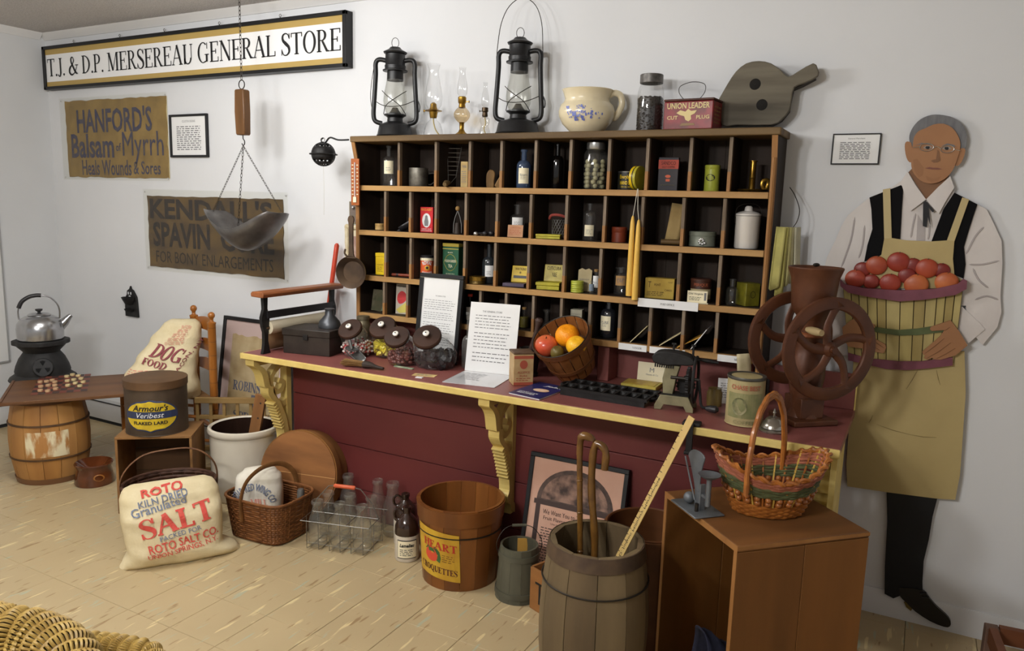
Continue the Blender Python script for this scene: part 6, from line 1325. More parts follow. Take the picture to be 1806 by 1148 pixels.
# crate on end with the lard tin
CRW = wood('crate_wood',(146,106,62),(110,76,42),'x',10,.65); CRD = wood('crate_inside',(96,66,38),(66,44,26),'x',10,.7)
t = thing('wooden_crate','open wooden crate on its side under the lard tin','crate',(1.95,-.722,0),.66)
w2, d2, hh = .172, .128, .378
mb = MB(); mb.box(-w2,w2,-d2,d2,hh-.012,hh); P('top_board', mb, CRW, t, bevel=.0015)
mb = MB(); mb.box(-w2,w2,-d2,d2,.0005,.0125); P('bottom_board', mb, CRW, t, bevel=.0015)
for s in (-1,1): mb = MB(); mb.box(s*w2-(.012 if s > 0 else 0),s*w2+(0 if s > 0 else .012),-d2,d2,.013,hh-.0125); P('side_board', mb, CRW, t, bevel=.0015)
for k in range(3): mb = MB(); mb.box(-w2+.0125,w2-.0125,d2-.01,d2,.014+.117*k,.128+.117*k); P('back_slat', mb, CRD, t)
t = can('large brown lard tin with a yellow and blue oval label', (1.937,-.73,.3785),.14,.262,mat('brown_lard_tin',(84,70,56),.5,.3,(64,52,42),10),'lard_tin',.15,mat('rust_brown_lid',(104,76,50),.55,.2,(80,58,38),9),rim=.002)
for z in (.228,.236): mb = MB(); mb.lathe([(.1405,z),(.1435,z+.003),(.1405,z+.006)],36); P('bead', mb, MATS['brown_lard_tin'], t)
def oval(a0,rx,rz,zc,z_lo=-1,z_hi=1,e=.0016,R=.14):
    pts=[(rx*cos(a),rz*sin(a)) for a in [i*pi/24 for i in range(48)]]; mb=MB(); rows=14
    lo=max(-rz,z_lo); hi=min(rz,z_hi)
    for i in range(rows):
        za=lo+(hi-lo)*i/rows; zb=lo+(hi-lo)*(i+1)/rows; wa=rx*sqrt(max(0,1-(za/rz)**2)); wb=rx*sqrt(max(0,1-(zb/rz)**2))
        for j in range(8):
            mb.add([CYL(R,a0=a0,eps=e)(wa*(-1+2*j/8),zc+za),CYL(R,a0=a0,eps=e)(wa*(-1+2*(j+1)/8),zc+za),CYL(R,a0=a0,eps=e)(wb*(-1+2*(j+1)/8),zc+zb),CYL(R,a0=a0,eps=e)(wb*(-1+2*j/8),zc+zb)],[(0,1,2,3)])
    return mb
a0=-pi/2-.22; NVB=mat('label_navy',(44,54,84),.5); P('oval_label', oval(a0,.128,.079,.1), NVB, t); P('yellow_field', oval(a0,.12,.072,.1,e=.0026), mat('label_yellow',(214,186,40),.5,0,(190,160,40),26), t); P('navy_band', oval(a0,.124,.076,.1,-.012,.022,e=.0036), NVB, t)
mb=MB(); letters(mb,"Armour's",CYL(.14,a0=a0,eps=.0045),.16,.03,0,.14,cut=.015,shear=.3,bold=.02); letters(mb,'FLAKED LARD',CYL(.14,a0=a0,eps=.0045),.15,.016,0,.068,cut=.015,bold=.03); P('black_lettering', mb, INK, t, smooth=0)
mb=MB(); letters(mb,'Veribest',CYL(.14,a0=a0,eps=.0045),.12,.024,0,.105,cut=.015,shear=.3); P('white_lettering', mb, PAPER, t, smooth=0)
# dark splint basket with bow handle
def woven(t, rowsn, cols, shape, th, m, name='weave'):
    """over-under woven wall: shape(u,v)->(point, outward normal)"""
    mb = MB()
    for r in range(rowsn):
        pts = []
        for c in range(cols*2):
            u = c/(cols*2); p_, n_ = shape(u, (r+.5)/rowsn); s = th*(1 if (c//1+r) % 2 else -1); pts.append(Vector(p_)+Vector(n_)*s)
        hh_ = (Vector(shape(0,1)[0])-Vector(shape(0,0)[0])).length/rowsn*.46
        n2=len(pts); vs=[]; 
        for i,q in enumerate(pts): vs += [(q.x,q.y,q.z-hh_),(q.x,q.y,q.z+hh_)]
        mb.add(vs,[(2*i,2*((i+1)%n2),2*((i+1)%n2)+1,2*i+1) for i in range(n2)])
    o = P(name, mb, m, t, smooth=80, solid=.0016); o['kind'] = 'stuff'
    for c in range(cols):
        mb = MB(); u = (c+.25)/cols; pts=[]
        for k in range(7): p_, n_ = shape(u, k/6); pts.append(Vector(p_))
        mb.tube(pts,.0035,5,flat=.6)
        P('upright', mb, m, t)
    return o
DSP = mat('dark_splint',(82,50,34),.6,0,(56,34,24),26); 
t = thing('splint_basket','dark oval splint basket with a thin bow handle before the crate','basket',(2.255,-.915,0.0),.92,rx=.0)
def shp(u,v): a=2*pi*u; r=.155+.035*v; return ((r*cos(a),r*.85*sin(a),.012+.215*v),(cos(a),sin(a),0))
woven(t,11,22,shp,.0022,DSP)
mb = MB(); mb.lathe([(.0005,.006),(.155,.006),(.155,.012)],26,sy=.85); P('base', mb, DSP, t)
mb = MB(); mb.tube([(.193*cos(a),.193*.85*sin(a),.23) for a in [i*pi/20 for i in range(40)]],.0075,7,closed=True); P('rim', mb, DSP, t)
mb = MB(); mb.tube(smoothpath([(-.193,0,.15),(-.2,0,.24),(-.17,.0,.31),(-.1,.02,.36),(0,.02,.375),(.1,.02,.37),(.17,0,.33),(.2,0,.26),(.193,0,.15)],4),.009,8,flat=.45); P('bow_handle', mb, mat('handle_bentwood',(122,82,52),.5,0,(92,60,38),20), t)
# slatted rack
t = thing('slatted_rack','pale wooden slatted crate lying behind the stoneware crock','crate',(1.93,-.305,.0),.56)
RK = wood('pale_rack',(158,128,78),(122,94,54),'x',12,.6)
for z0,z1,y in ((.415,.445,-.01),(.325,.345,0),(.15,.175,0),(.02,.05,0)):
    mb = MB(); mb.box(-.16,.22,y-.012,y+.012,z0,z1); P('rail', mb, RK, t, bevel=.002)
for k in range(6): x_ = -.15+.07*k; mb = MB(); mb.box(x_-.008,x_+.008,-.0125,-.002,.0005,.414); P('spindle', mb, RK, t)
mb = MB(); mb.box(-.1,.2,-.05,-.0135,.0005,.025); P('foot', mb, RK, t)
# crock with a stick
t = thing('stoneware_crock','large white stoneware crock with a rolled rim and dark inside','crock',(2.196,-.43,0))
mb = MB(); mb.lathe([(.0005,.0005),(.15,.0005),(.158,.01),(.162,.1),(.165,.3),(.165,.332),(.172,.338),(.176,.352),(.172,.366),(.162,.37),(.154,.362)],40); P('body', mb, mat('crock_glaze',(222,214,198),.2,0,(212,202,182),5,coat=.4), t)
mb = MB(); mb.lathe([(.154,.362),(.15,.3),(.148,.03),(.0005,.03)],36); P('inside', mb, mat('albany_slip',(42,28,22),.2,coat=.3), t)
t = thing('notched_board','rough brown board with nail holes standing in the crock','board',(2.185,-.42,.035),.35,ry=.2,rx=0)
mb = MB(); mb.box(-.028,.028,-.011,.011,0.003,.50); P('board', mb, wood('rough_board',(150,104,60),(116,76,42),'z',12,.7), t, bevel=.002)
for z in (.27,.38,.46): mb = MB(TR((.008,-.0112,z),rx=pi/2)); mb.lathe([(.0005,0),(.005,0)],8); P('nail_hole', mb, INK, t)
# framed feed sack leaning on the wall
t = thing('sack_picture','black framed flour sack with blue lettering leaning on the wall','picture',(1.895,-.155,0.003),0,rx=-.15)
hw, H = .27, .835
for a in ((-hw,hw,0,.02),(-hw,hw,H-.02,H),(-hw,-hw+.02,.02,H-.02),(hw-.02,hw,.02,H-.02)): mb = MB(); mb.box(a[0],a[1],-.012,.014,a[2],a[3]); P('frame_rail', mb, BLKFRAME, t, bevel=.002)
mb = MB(); mb.box(-hw+.02,hw-.02,-.002,.004,.02,H-.02); P('mat_board', mb, mat('dusty_pink_mat',(186,164,158),.8), t)
random.seed(6); pts=[(-.19+random.uniform(-.004,.004)+.38*k/16,.1) for k in range(17)]+[(.19,.1+.62*k/10) for k in range(11)]+[(.19-.38*k/16,.735+random.uniform(-.007,.007)) for k in range(17)]+[(-.19,.72-.62*k/10) for k in range(10)]
mb = MB(); mb.prism(pts,-.005,-.0022,'y'); P('sack_cloth', mb, mat('stained_cloth',(190,172,136),.85,0,(140,116,74),7,contrast=.9), t, smooth=0)
mb = MB(); letters(mb,'ROBINSON',FY(-.0062),.30,.06,.0,.45,serif=SLAB); letters(mb,'SPRING',FY(-.0062),.26,.055,0,.28,serif=SLAB); mb.prism([(.0,.34),(.08,.34),(.08,.41),(.0,.41)],-.0062,-.005,'y'); P('lettering', mb, mat('faded_navy',(70,76,100),.85,0,(110,108,110),40), t, smooth=0)

# ================================================================ UNDER AND BEFORE THE COUNTER
WV = mat('brown_wicker',(132,84,44),.55,0,(98,58,28),30)
t = thing('market_basket','rectangular brown woven basket with a flat bow handle','basket',(2.645,-.695,0),.06)
def rr(a, hx, hy, k=.35):
    c, s = cos(a), sin(a); return (hx*math.copysign(abs(c)**k,c), hy*math.copysign(abs(s)**k,s))
def shp(u,v):
    a=2*pi*u; x,y=rr(a,.148+.022*v,.118+.02*v,.45); n=Vector((cos(a),sin(a),0)); return ((x,y,.008+.182*v),n)
woven(t,17,34,shp,.002,WV)
mb = MB(); mb.add([(*rr(2*pi*i/40,.15,.12,.45),.006) for i in range(40)],[tuple(range(40))]); P('base', mb, WV, t, smooth=0)
mb = MB(); mb.tube([(*rr(2*pi*i/60,.171,.139,.45),.192) for i in range(60)],.0065,7,closed=True); P('rim', mb, WV, t)
mb = MB(); mb.tube(smoothpath([(-.03,-.141,.10),(-.03,-.145,.20),(-.025,-.11,.275),(-.01,-.03,.315),(.01,.06,.31),(.025,.12,.265),(.03,.145,.2),(.03,.141,.1)],5),.012,8,flat=.3,up=(1,0,0)); P('bow_handle', mb, mat('bow_wood',(138,98,56),.5,0,(110,74,40),14), t)
sack('sugar_sack','small white milling sack with grey arched lettering inside the market basket',(2.595,-.668,.06),.72,
  [(0,.13,.12,0,0),(.06,.19,.15,-.02,0),(.13,.21,.15,-.03,0),(.19,.2,.12,-.03,.0),(.225,.14,.07,-.025,.0),(.235,.06,.03,-.02,0)],mat('white_sacking',(226,220,206),.85,0,(210,202,184),14,bump=.1),
  [(PBLU,[T_('CEDAR RED WING CO',.24,.032,-.02,.165,0,None,.02,.085)]),(PPNK,[T_('MILL',.07,.03,0,.095,-.05,SLAB)])],seed=12,wr=.005)
t = one('steel_handle','dark grey cylinder standing upright in the market basket','tool',MB().lathe([(.0005,0),(.012,0),(.0165,.01),(.0165,.19),(.012,.2),(.0005,.2)],14),mat('grey_tool',(84,82,78),.5),(2.77,-.64,.012),0,rx=-.06)
# round cheese box on its rim
CHB = wood('cheese_box_wood',(152,102,58),(104,66,36),'x',9,.5,.1); CHS = wood('bentwood',(156,110,62),(116,78,42),'x',8,.5)
n_ = Vector((.2,-.95,.2)).normalized(); zq = n_.to_track_quat('Z','Y').to_matrix().to_4x4()
t = thing('cheese_box','round bentwood cheese box standing on its rim against the counter','cheese box',(2.63,-.462,.0))
Mx = Matrix.Translation((0,0,.212)) @ zq
mb = MB(Mx); mb.lathe([(.0005,.055),(.199,.055),(.2,.05)],44); P('lid_face', mb, CHB, t)
mb = MB(Mx); mb.lathe([(.2,.05),(.2055,.052),(.2055,.012),(.2,.012)],44); P('lid_band', mb, CHS, t)
mb = MB(Mx); mb.lathe([(.199,.011),(.199,-.06),(.0005,-.06)],44); P('box_band', mb, CHS, t)
mb = MB(Mx); mb.box(-.198,.198,-.0015,.0005,.0552,.0558); P('board_seam', mb, mat('seam',(206,160,104),.6), t)
# wire bottle carrier with milk bottles
t = thing('bottle_carrier','wire milk bottle carrier with a red wooden grip','carrier',(3.012,-.612,0),.28)
xs_ = [-.155,-.052,.052,.155]; ys_ = [-.103,0,.103]
for z in (.135,): mb = MB(); mb.tube([(-.158,-.106,z),(.158,-.106,z),(.158,.106,z),(-.158,.106,z)],.0018,6,closed=True); P('top_frame', mb, STEEL, t)
for x in xs_[1:3]: mb = MB(); mb.tube([(x,-.105,.135),(x,.105,.135)],.0018,5); P('cross_wire', mb, STEEL, t)
mb = MB(); mb.tube([(-.157,0,.135),(.157,0,.135)],.0018,5); P('cross_wire', mb, STEEL, t)
for k,x in enumerate((-.13,-.075,-.025,.025,.075,.13)): mb = MB(); mb.tube([(x,-.106,.134),(x,-.104,.012),(x,-.06,.004),(x,.06,.004),(x,.104,.012),(x,.106,.134)],.0016,5); P('cage_wire', mb, STEEL, t)
for y in (-.052,.052): mb = MB(); mb.tube([(-.158,y,.134),(-.156,y,.012),(0,y,.0065),(.156,y,.012),(.158,y,.134)],.0016,5); P('cage_wire', mb, STEEL, t)
for s in (-1,1): mb = MB(); mb.tube([(s*.158,0,.135),(s*.13,0,.2),(s*.075,0,.262),(s*.048,0,.266)],.0024,6); P('handle_wire', mb, STEEL, t)
mb = MB(); mb.tube([(-.05,0,.266),(-.045,0,.266),(.045,0,.266),(.05,0,.266)],[.006,.009,.009,.006],10); P('grip', mb, mat('red_grip',(206,96,60),.45), t)
MILK = glass('milk_glass',(248,248,245),.1,.93,.65,.05)
def milk(label, x, y, z, r=.042, h=.215, grp=None):
    t = thing('milk_bottle', label, 'bottle', (x,y,z), .4, grp)
    mb = MB(); mb.lathe([(.0005,.004),(r*.85,.002),(r,.01),(r,h*.5),(r*.92,h*.6),(r*.62,h*.76),(r*.55,h*.88),(r*.56,h*.92)],22); P('body', mb, MILK, t)
    mb = MB(); mb.lathe([(r*.56,h*.92),(r*.68,h*.93),(r*.68,h*.97),(r*.6,h),(r*.5,h*.985),(r*.5,h*.9)],18); P('lip', mb, MILK, t)
    mb = MB(); mb.lathe([(r*.9,h*.1),(r*1.01,h*.105),(r*1.01,h*.13),(r*.98,h*.14)],20); P('base_ring', mb, GLASSD, t); return t
CM = Matrix.Translation((3.012,-.612,0)) @ Matrix.Rotation(.28,4,'Z')
nm_ = [['front left','front middle','front right'],['back left','back middle','back right']]
for j,y in enumerate((-.052,.052)):
    for i,x in enumerate((-.104,0,.104)):
        c = CM @ Vector((x,y,.0085)); milk('clear milk bottle in the wire carrier, %s slot' % nm_[j][i], c.x, c.y, c.z, .04, .205, 'milk bottles in the wire carrier')
milk('clear milk bottle standing behind the wire carrier near the cheese box', 2.918-.05, -.42, .0005, .04, .235)
milk('tall clear milk bottle behind the wire carrier, middle of the loose three', 3.035, -.41, .0005, .038, .24)
milk('large cloudy milk bottle standing beside the stoneware jugs', 3.13, -.422, .0005, .045, .25)
# stoneware jugs
JB = mat('jug_brown',(34,22,18),.14,0,(48,30,22),8,coat=.6); JW = mat('jug_cream',(216,208,194),.3,0,(204,194,176),8)
def jug(label, x, y, lab):
    t = thing('stoneware_jug', label, 'jug', (x,y,.0003), face(x,y)); r=.052
    mb = MB(); mb.lathe([(.0005,.001),(r*.95,.001),(r,.006),(r,.115)],26); P('body', mb, JW, t)
    mb = MB(); mb.lathe([(r,.115),(r*1.01,.118),(r*.98,.15),(r*.8,.175),(r*.45,.195),(r*.3,.203),(r*.3,.216),(r*.36,.218),(r*.36,.23),(r*.25,.232),(.0005,.225)],26); P('shoulder', mb, JB, t)
    mb = MB(); mb.tube(smoothpath([(-.014,0,.205),(-.035,0,.222),(-.052,0,.21),(-.05,0,.185),(-.036,0,.175)],4),.006,8); P('loop_handle', mb, JB, t)
    if lab:
        mb = MB(); label_on_cyl(mb,r,.018,.1,.85,12); P('label_edge', mb, BLKT, t); mb = MB(); label_on_cyl(mb,r+.0008,.022,.096,.8,12); P('label', mb, CREAMP, t)
        mb = MB(); letters(mb,'Lamelieu',CYL(r,eps=.0025),.062,.016,0,.078,cut=.01,shear=.3,bold=.03); lines(mb,-.03,.03,.03,.062,4,CYL(r,eps=.0025),.35,.2,.012); P('lettering', mb, INK, t, smooth=0)
    return t
jug('brown topped cream jug with a black and cream label',3.322,-.575,True); jug('plain brown topped cream jug behind the labelled one',3.228,-.458,False)
# large wooden bucket
HB = [wood('honey_stave_a',(136,84,38),(102,60,26),'z',8,.4,.08,coat=.2),wood('honey_stave_b',(128,77,34),(94,54,23),'z',9,.4,.08,coat=.2)]
def bucket(t, h, rb, rt, n, ml, hoops, hm, th=.012):
    def rad(z): return rb+(rt-rb)*z/h
    for k in range(n):
        a0 = 2*pi*k/n+.004; a1 = 2*pi*(k+1)/n-.004; vs=[]; na=3
        for z in (0.0006,h):
            for rr_ in (rad(z),rad(z)-th):
                for i in range(na): a=a0+(a1-a0)*i/(na-1); vs.append((rr_*cos(a),rr_*sin(a),z))
        f=[]
        for i in range(na-1): f += [(i,i+1,2*na+i+1,2*na+i),(na+i+1,na+i,3*na+i,3*na+i+1),(2*na+i,2*na+i+1,3*na+i+1,3*na+i),(i+1,i,na+i,na+i+1)]
        f += [(0,2*na,3*na,na),(na-1,2*na-1,4*na-1,3*na-1)]; mb=MB(); mb.add(vs,f); P('stave', mb, ml[k%len(ml)], t, smooth=50)
    mb = MB(); mb.lathe([(.0005,.02),(rad(0)-th,.02)],26); P('bottom', mb, ml[0], t)
    for z,hh_ in hoops: mb=MB(); mb.lathe([(rad(z)+.0005,z),(rad(z)+.004,z),(rad(z+hh_)+.004,z+hh_),(rad(z+hh_)+.0005,z+hh_)],36); P('hoop', mb, hm, t)
    return rad
BX, BY = 3.59,-.575
t = thing('croquettes_bucket','large honey wooden bucket with a yellow paper label','bucket',(BX,BY,0),face(BX,BY))
rad = bucket(t,.335,.153,.176,16,HB,((.222,.005),),DARKWIRE); 
mb = MB(); mb.lathe([(rad(.27),.27),(rad(.27)+.005,.27),(rad(.33)+.005,.33),(rad(.33),.33)],36); P('wide_hoop', mb, HB[1], t)
def bk(u,v,e=.003,a0=-pi/2-.62): R=rad(v); return ((R+e)*cos(a0+u/R),(R+e)*sin(a0+u/R),v)
mb=MB(); 
for i in range(10): 
    u0=-.1+.2*i/10; u1=u0+.02; sk=.018
    mb.add([bk(u0+0,.05-u0*.1),bk(u1,.05-u1*.1),bk(u1,.25-u1*.1),bk(u0,.25-u0*.1)],[(0,1,2,3)])
P('paper_label', mb, mat('label_gold',(204,166,50),.5,0,(180,136,40),14), t)
rt_ = lambda u,v: bk(u,v-u*.1,.0042)
mb=MB(); letters(mb,'HEART',rt_,.15,.034,.015,.19,serif=SLAB,cut=.015); P('red_lettering', mb, mat('label_red',(176,52,40),.5), t, smooth=0)
mb=MB(); letters(mb,'CROQUETTES',rt_,.17,.032,.005,.085,serif=SLAB,cut=.015); lines(mb,.03,.08,.125,.16,4,rt_,.25,.2,.016); P('dark_lettering', mb, mat('label_maroon',(84,36,34),.6), t, smooth=0)
mb=MB(); mb.add([rt_(-.02+.03*cos(a)*(1-.15*sin(a)),.145+.03*sin(a)) for a in [i*pi/10 for i in range(20)]],[tuple(range(20))]); P('strawberry', mb, mat('berry',(206,74,50),.5), t, smooth=0)
mb=MB(); mb.add([rt_(u,v) for u,v in ((-.05,.16),(-.035,.18),(-.01,.17),(.0,.182),(.02,.165),(.025,.14),(.02,.118),(.005,.125),(.012,.15),(-.01,.158),(-.03,.155))],[tuple(range(11))]); P('leaves', mb, mat('leaf_print',(60,96,50),.6), t, smooth=0)
# small green pail
GRN=[mat('grey_green_paint',(92,90,74),.6,0,(76,74,60),16,(1,1,.3)),mat('grey_green_paint_b',(87,85,70),.6,0,(71,69,56),16,(1,1,.3))]
t = thing('small_pail','small grey green wooden pail with a wire bail','pail',(3.875,-.60,0),.6)
rad = bucket(t,.21,.09,.074,12,GRN,((.02,.02),(.165,.02)),GRN[1],.008)
mb = MB(); mb.tube(smoothpath([(-.082,0,.175),(-.088,0,.22),(-.055,.01,.27),(0,.015,.282),(.055,.01,.27),(.088,0,.22),(.082,0,.175)],4),.0016,5); P('bail', mb, DARKWIRE, t)
mb = MB(); mb.tube([(-.028,.014,.28),(.028,.014,.28)],.006,8); P('bail_grip', mb, GRN[0], t)
mb = MB(); mb.box(.0,.04,.055,.06,.03,.205); P('repair_slat', mb, mat('new_slat',(196,150,70),.6), t, label='pale yellow stave inside')
# small crate behind the barrel
t = thing('small_crate','small nailed wooden box with a stencilled mark behind the barrel','box',(4.075,-.63,0),-.38)
SB = wood('box_pine',(158,108,60),(122,80,42),'x',12,.6)
for a in ((-.095,.095,-.075,-.065),(-.095,.095,.065,.075)): mb=MB(); mb.box(a[0],a[1],a[2],a[3],.0005,.165); P('side_board', mb, SB, t, bevel=.001)
for s in (-1,1): mb=MB(); mb.box(s*.095-.005,s*.095+.005,-.0645,.0645,.0005,.165); P('end_board', mb, SB, t)
mb=MB(); mb.box(-.089,.089,-.064,.064,.001,.01); P('bottom_board', mb, SB, t)
mb=MB(); mb.box(-.045,-.035,-.0765,-.0752,.035,.11); mb.box(-.065,-.015,-.0765,-.0752,.11,.118); P('stencil', mb, IRON, t)
# framed advertisement leaning under the counter
t = thing('framed_advert','black framed pink magazine advertisement leaning under the counter','picture',(4.015,-.475,.003),0,rx=-.21)
hw,H=.213,.515
for a in ((-hw,hw,0,.018),(-hw,hw,H-.018,H),(-hw,-hw+.018,.018,H-.018),(hw-.018,hw,.018,H-.018)): mb=MB(); mb.box(a[0],a[1],-.01,.012,a[2],a[3]); P('frame_rail', mb, BLKFRAME, t, bevel=.002)
mb=MB(); mb.box(-hw+.018,hw-.018,-.002,.003,.018,H-.018); P('sheet', mb, mat('pink_sheet',(206,164,142),.7,0,(196,150,128),6), t)
DKB=mat('sepia_ink',(66,50,46),.7)
mb=MB()
for s in (-1,1): mb.prism([(s*.165,.03),(s*.145,.03),(s*.145,.31),(s*.165,.31)],-.0032,-.002,'y')
mb.prism([(-.175,.31),(.175,.31),(.175,.33),(-.175,.33)],-.0032,-.002,'y'); P('arch_columns', mb, DKB, t)
mb=MB(); arcp=[(.165*cos(a),.33+.14*sin(a)) for a in [i*pi/20 for i in range(21)]]; mb.prism(arcp,-.0032,-.002,'y'); P('arch', mb, mat('sepia_mid',(98,78,70),.7,0,(56,44,40),30), t)
mb=MB(); mb.prism([(.145*cos(a),.335+.118*sin(a)) for a in [i*pi/20 for i in range(21)]],-.0040,-.0033,'y'); P('arch_scene', mb, mat('sepia_scene',(150,118,102),.7,0,(60,46,42),22,contrast=1.6), t)
mb=MB(); letters(mb,'We Want You to Taste the Real',FY(-.003),.26,.019,0,.285); letters(mb,'Fruit Flavor of Ripest Bananas',FY(-.003),.25,.019,0,.258); letters(mb,'Use the Coupon for a Free Sample',FY(-.003),.18,.009,0,.24)
lines(mb,-.13,.13,.05,.225,16,FY(-.003),.35,.12,.014); P('printed_text', mb, DKB, t, smooth=0)
# tall barrel with canes and yardstick
BR=[wood('grey_stave_a',(116,98,70),(84,70,50),'z',9,.7,.15),wood('grey_stave_b',(108,90,64),(78,64,46),'z',10,.7,.15),wood('grey_stave_c',(122,104,76),(90,76,54),'z',8,.7,.15)]
t = thing('cane_barrel','tall weathered barrel holding canes and a yardstick','barrel',(4.36,-1.035,0),face(4.36,-1.035)+.2)
rad = barrel(t,.52,.140,.166,11,BR,((.12,.01),(.405,.01)),DARKWIRE,True,wire=True)
mb=MB(); mb.lathe([(rad(.478)+.001,.478),(rad(.478)+.004,.478),(rad(.52)+.004,.52),(rad(.52)+.001,.521)],40); P('top_hoop', mb, mat('rusty_hoop',(92,74,56),.6,.3,(70,54,42),20), t)
CANE=mat('varnished_cane',(118,82,34),.3,0,(84,54,22),24,coat=.4)
t = thing('walking_cane','straight knobbed bamboo cane standing in the barrel','cane',(4.315,-1.0,.04))
c0=Vector((4.315,-1.0,.04)); c1=Vector((4.26,-0.96,0.765)); c2=Vector((4.252,-0.96,0.808))
pts=[Vector((0,0,0)),(c1-c0)*.3,(c1-c0)*.6,(c1-c0)]; mb=MB(); mb.tube(pts,[.008,.0085,.009,.0095],10); P('shaft', mb, CANE, t)
for k in (.35,.55,.72,.86): q=(c1-c0)*k; mb=MB(); mb.tube([q-(c1-c0)*.004,q,q+(c1-c0)*.004],[.0095,.0112,.0095],10); P('node_ring', mb, CANE, t)
mb=MB(); q=c1-c0; mb.tube(smoothpath([tuple(q*.97),tuple(q+Vector((.002,0,.025))),tuple(q+Vector((.012,.0,.042))),tuple(q+Vector((.034,.006,.036))),tuple(q+Vector((.036,.006,.028)))],3),[.0105]*4+[.013]*5+[.012]*3+[.008],10); P('knob', mb, CANE, t)
t = thing('walking_cane','twisted root cane with a curved crook handle','cane',(4.375,-.985,.04))
c0=Vector((4.375,-.985,.04)); e1=Vector((4.304,-0.955,0.643))-c0; e2=Vector((4.305,-0.955,0.763))-c0; e3=Vector((4.321,-0.955,0.788))-c0; e4=Vector((4.345,-0.955,0.765))-c0; e5=Vector((4.344,-0.955,0.71))-c0
pts=smoothpath([(0,0,0),tuple(e1*.33+Vector((.005,0,0))),tuple(e1*.52-Vector((.004,0,0))),tuple(e1*.75+Vector((.003,0,0))),tuple(e1),tuple(e2),tuple(e3),tuple(e4),tuple(e5)],4)
mb=MB(); mb.tube(pts,[.0105+.0025*abs(sin(i*.9)) for i in range(len(pts))],10); P('shaft', mb, CANE, t)
t = thing('yardstick','pale printed wooden yardstick leaning out of the barrel','yardstick',(4.26,-1.07,.045))
y0=Vector((4.26,-1.07,.045)); y1=Vector((4.596,-0.93,0.912))-y0; L_=y1.length
Mx=(y1).to_track_quat('Z','Y').to_matrix().to_4x4() @ Matrix.Rotation(-2.2,4,'Z')
mb=MB(Mx); mb.box(-.0105,.0105,-.002,.002,0,L_); P('stick', mb, mat('yardstick_wood',(206,178,112),.5,0,(188,156,92),10,(1,1,.1)), t)
mb=MB(Mx); s_='A. D. Judson Millinery Merchandise'
letters(mb,s_,lambda u,v:(v,-.0028,L_*.62+u),.30,.009,0,0,bold=.01)
for k in range(44): zz=.03+k*.02; mb.add([(-.0102,-.0026,zz),(-.006 if k%4 else -.002,-.0026,zz),(-.006 if k%4 else -.002,-.0026,zz+.002),(-.0102,-.0026,zz+.002)],[(0,1,2,3)])
P('printed_scale', mb, INK, t, smooth=0)
# round measure behind
t = thing('round_measure','round brown bentwood measure between the barrel and the crate','measure',(4.405,-.665,0),.3)
DM=wood('dark_measure',(104,62,32),(76,44,22),'x',7,.5)
mb=MB(); mb.lathe([(.0005,.02),(.135,.02),(.135,.0005),(.148,.0005),(.148,.44),(.142,.442),(.138,.438),(.138,.03)],36); P('wall', mb, DM, t)
mb=MB(); mb.lathe([(.1485,.37),(.153,.37),(.153,.435),(.1485,.436)],36); P('top_band', mb, DM, t); mb=MB(); mb.lathe([(.1485,.0005),(.153,.0005),(.153,.05),(.1485,.05)],36); P('bottom_band', mb, DM, t)
# big crate with open side
BC=wood('big_crate_wood',(122,78,34),(90,56,22),'z',6,.55,.1); BE=wood('crate_edge',(160,112,62),(126,84,44),'z',12,.6); BT=wood('crate_top_wood',(132,86,44),(80,52,30),'x',5,.5,.12)
t = thing('large_crate','large brown packing crate on end with an open left side','crate',(4.79,-.79,0),.785)
# local: x along near face to the right, y back; open towards local -x
a2,b2,H=.215,.205,.62
mb=MB(); mb.box(-a2,a2,-b2,b2,H-.018,H); P('top_board', mb, BT, t, bevel=.004)
for k in range(2): x0=-a2+k*a2; mb=MB(); mb.box(x0+.0006,x0+a2-.0006,-b2,-b2+.016,.0005,H-.0185); P('near_plank', mb, BC, t, bevel=.002)
for k in range(2): x0=-a2+k*a2; mb=MB(); mb.box(x0+.0006,x0+a2-.0006,b2-.016,b2,.0005,H-.0185); P('far_plank', mb, BC, t, bevel=.002)
mb=MB(); mb.box(a2-.016,a2,-b2+.017,b2-.017,.0005,H-.0185); P('back_board', mb, BC, t, bevel=.002)
mb=MB(); mb.box(-a2,a2-.017,-b2+.017,b2-.017,.001,.017); P('bottom_board', mb, BC, t)
mb=MB(); mb.box(-a2-.0008,-a2-.0001,-b2,-b2+.016,.0005,H-.0185); P('edge_face', mb, BE, t); mb=MB(); mb.box(-a2-.0008,-a2-.0001,-b2,b2,H-.018,H); P('edge_face', mb, BE, t); mb=MB(); mb.box(-a2-.0008,-a2-.0001,b2-.016,b2,.0005,H-.0185); P('edge_face', mb, BE, t)
mb=MB(); mb.box(-a2+.0,a2,-b2-.0008,-b2-.0001,H-.012,H-.002); P('edge_face', mb, BE, t)
t = thing('denim_cloth','folded dark blue denim cloth inside the large crate','cloth',(4.74,-.93,.0175),.785)
def den(u,v): 
    x=-.09+.2*u; y=-.06+.12*v; return (x+.01*sin(9*v),y,.001+.30*(1-.5*u)*max(0,sin(pi*min(1,max(0,v))))**.4+.008*sin(20*u+7*v))
mb=MB(); mb.grid(den,14,14); P('folds', mb, mat('denim',(38,40,62),.9,0,(28,30,46),60), t, solid=.003)
